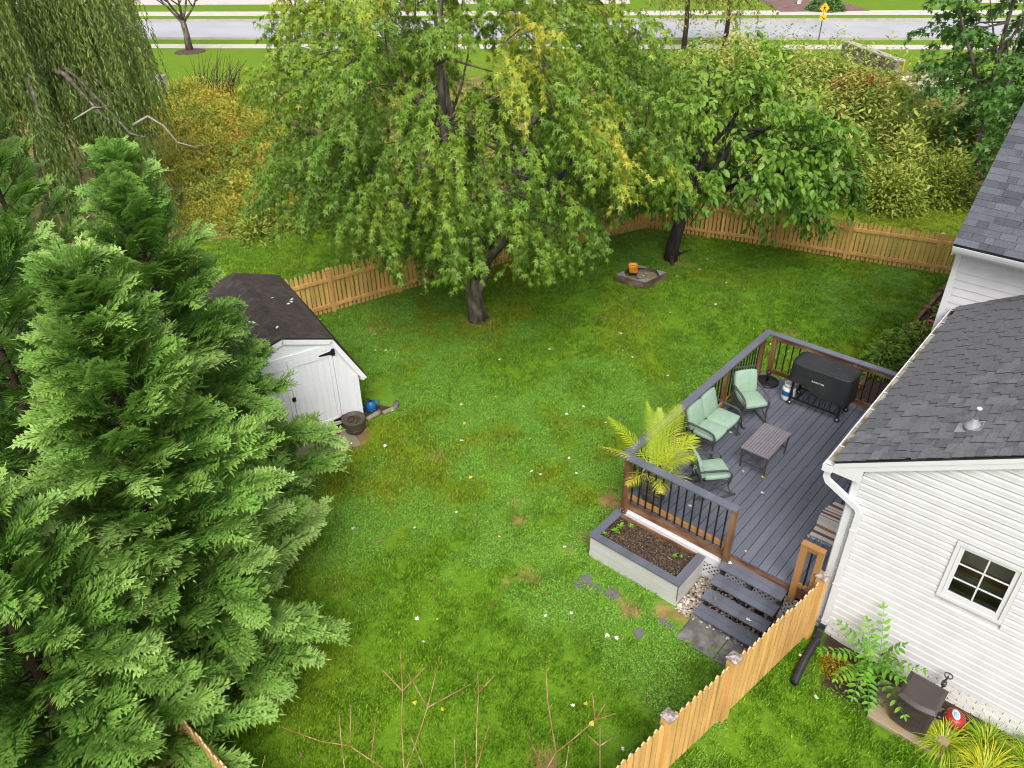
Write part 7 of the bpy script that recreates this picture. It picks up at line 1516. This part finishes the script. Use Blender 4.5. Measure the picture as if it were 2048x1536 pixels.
shrub((1515, 178), 1.3, 2.4, .55, L_sumac, OV, .34, 120, 'bright green large-leaved shrub at the back of the wild strip')
shrub((1465, 190), 1.3, 3.0, .72, L_shrub, OV, .22, 240, 'tall yellowish shrub below the right birch')
shrub((1700, 230), 1.6, 2.0, .85, L_brush, DI, .2, 300, 'yellow-tan drying shrub before the concrete headwall')
shrub((520, 462), .9, 1.0, .45, L_shrub, OV, .14, 420, 'bushy green shrub at the meadow edge left of the maple')
shrub((640, 445), 1.1, 1.3, .3, L_shrub, OV, .14, 420, 'rounded green shrub under the left maple branches')
shrub((1940, 330), 1.6, 2.0, .25, L_shrub, OV, .15, 380, 'dark green bush under the tall upper right tree')
b = MB(); q = G(356, 405)
for i in range(70): a = rnd.uniform(0, 3.14); l_ = rnd.uniform(.4, .9); h = rnd.uniform(.05, .45); r_ = rnd.gauss(0, .3); b.tube([(r_ - math.cos(a) * l_, rnd.gauss(0, .25) - math.sin(a) * l_, h), (r_ + math.cos(a) * l_, rnd.gauss(0, .25) + math.sin(a) * l_, h + rnd.uniform(-.1, .15))], .014, 4)
o = b.build('brush_pile', M_pale, None, (q[0], q[1], 0)); tag(o, 'heap of bleached twigs in the meadow beside the willow', 'brush pile'); o['kind'] = 'thing'
# concrete headwalls, sign, utility box
def wall_thing(a, c, h, th, label, tilt=0.0):
    a, c = np.array(a[:2]), np.array(c[:2]); d = unit(c - a); nrm = np.array([-d[1], d[0]]) * th; o = empty('headwall', (*a, 0), 0, label, 'wall', 'concrete headwalls of the ditch'); p = [np.zeros(2), c - a, c - a + nrm, nrm]; b = MB()
    b.add([(q[0], q[1], -.3) for q in p] + [(q[0], q[1], h - .08) for q in p], [(0, 1, 5, 4), (1, 2, 6, 5), (2, 3, 7, 6), (3, 0, 4, 7)]); b.build('wall_face', mat('stained_concrete', (.17, .15, .12), .9, .35, 2, col2=(.28, .25, .20), bump=.2), o)
    b = MB(); e = .05; pp = [-d * e - nrm / th * e, c - a + d * e - nrm / th * e, c - a + d * e + nrm * (1 + e / th), -d * e + nrm * (1 + e / th)]; b.add([(q[0], q[1], h - .08) for q in pp] + [(q[0], q[1], h) for q in pp], [(3, 2, 1, 0), (4, 5, 6, 7)] + [(i, (i + 1) % 4, 4 + (i + 1) % 4, 4 + i) for i in range(4)]); b.build('wall_top', M_kerb, o)
    return o, c - a, nrm
o, v_, n_ = wall_thing(G(1800, 153), G(1694, 112), .85, .45, 'long concrete headwall standing out of the bushes below the road')
b = MB(); b.box(-.05, .03, -.02, .02, .1, .8); b.build('marker_strip', M_yellow, o).location = (-.0, -.06, 0)
wall_thing(G(1912, 188), G(1838, 178), .30, .4, 'low second headwall among stones near the upper right tree')
n = 160; c = rand_in(zone([(1800, 155), (1900, 150), (1960, 190), (1830, 190)]), n); pos = np.concatenate([c, rng.uniform(0, .1, (n, 1))], 1); X, Y, Z = frames(rng.normal(size=(n, 3)) * [1, 1, .3], np.tile(UP, (n, 1))); v, f, cc = scatter(IV, IT, pos, X, Y * .8, Z * .6, rng.uniform(.15, .4, n), rng.random(n)); tag(link('rocks', tri_mesh('rocks', v, f, M_pebble, cc, True)), 'loose grey rocks by the low headwall', kind='stuff')
q = G(325, 184); ubx = empty('utility_box', (q[0], q[1], 0), R(-50), 'pale utility pedestal standing in the weeds near the willow', 'utility box'); b = MB(); b.box(-.28, .28, -.22, .22, 0, .75); b.build('cabinet', M_walk, ubx); b = MB(); b.box(-.31, .31, -.25, .25, .75, .82); b.build('cap', M_kerb, ubx)
q = G(1637, 80); sg = empty('road_sign', (q[0], q[1], 0), 0, 'yellow diamond pedestrian crossing sign with arrow plaque at the road', 'sign'); fwd = unit(np.array([-q[0], -q[1]])); ang = math.atan2(fwd[1], fwd[0]) - math.pi / 2 + R(14)   # face normal = local +y
sg.rotation_euler = (0, 0, ang)
b = MB(); b.box(-.03, .03, -.03, .03, 0, 2.05); b.build('pole', M_iron, sg)
b = MB(); k = .30; b.add([(0, .04, 1.62 - .06), (k, .04, 1.92 - .06 + .02), (0, .04, 2.22), (-k, .04, 1.92 - .04), (0, .055, 1.56), (k, .055, 1.88), (0, .055, 2.22), (-k, .055, 1.88)], [(0, 1, 2, 3), (7, 6, 5, 4), (0, 4, 5, 1), (1, 5, 6, 2), (2, 6, 7, 3), (3, 7, 4, 0)]); pn = b.build('diamond_panel', M_yellow, sg)
b = MB(); y_ = .058
def fig(pts_): b.add([(px, y_, 1.89 + pz) for px, pz in pts_] , [tuple(range(len(pts_)))])
fig([(.02 + .03 * math.cos(a), .15 + .03 * math.sin(a)) for a in np.linspace(0, 5.6, 8)]); fig([(-.03, .10), (.05, .10), (.04, -.03), (-.03, -.03)]); fig([(-.03, -.035), (.01, -.035), (-.07, -.2), (-.11, -.19)]); fig([(.0, -.035), (.04, -.035), (.10, -.19), (.06, -.2)]); fig([(.05, .095), (.12, -.01), (.10, -.02), (.04, .06)]); fig([(-.035, .095), (-.10, .0), (-.08, -.015), (-.03, .05)]); b.build('pedestrian_symbol', M_black, pn)
b = MB(); b.box(-.20, .20, .04, .052, 1.18, 1.52); pq = b.build('arrow_plaque', M_yellow, sg)
b = MB(); b.add([(.10, .056, 1.44), (.12, .056, 1.41), (-.04, .056, 1.27), (-.06, .056, 1.30)], [(0, 1, 2, 3)]); b.add([(-.12, .056, 1.22), (-.10, .056, 1.35), (.0, .056, 1.24)], [(0, 1, 2)]); b.build('arrow_symbol', M_black, pq)
q = G(1650, 20); leaf_mound('verge_shrub', (q[0], q[1], 0), 1.4, 1.4, 1.3, 700, .3, L_right, leaf_oval(), 'green shrub in the mulch bed beyond the road sign', 'shrub')
q = G(1598, 8); b = MB(); b.box(-.12, .12, -.12, .12, 0, .7); o = b.build('marker_post', M_trim, None, (q[0], q[1], 0)); tag(o, 'short white marker post in the far mulch bed', 'post')
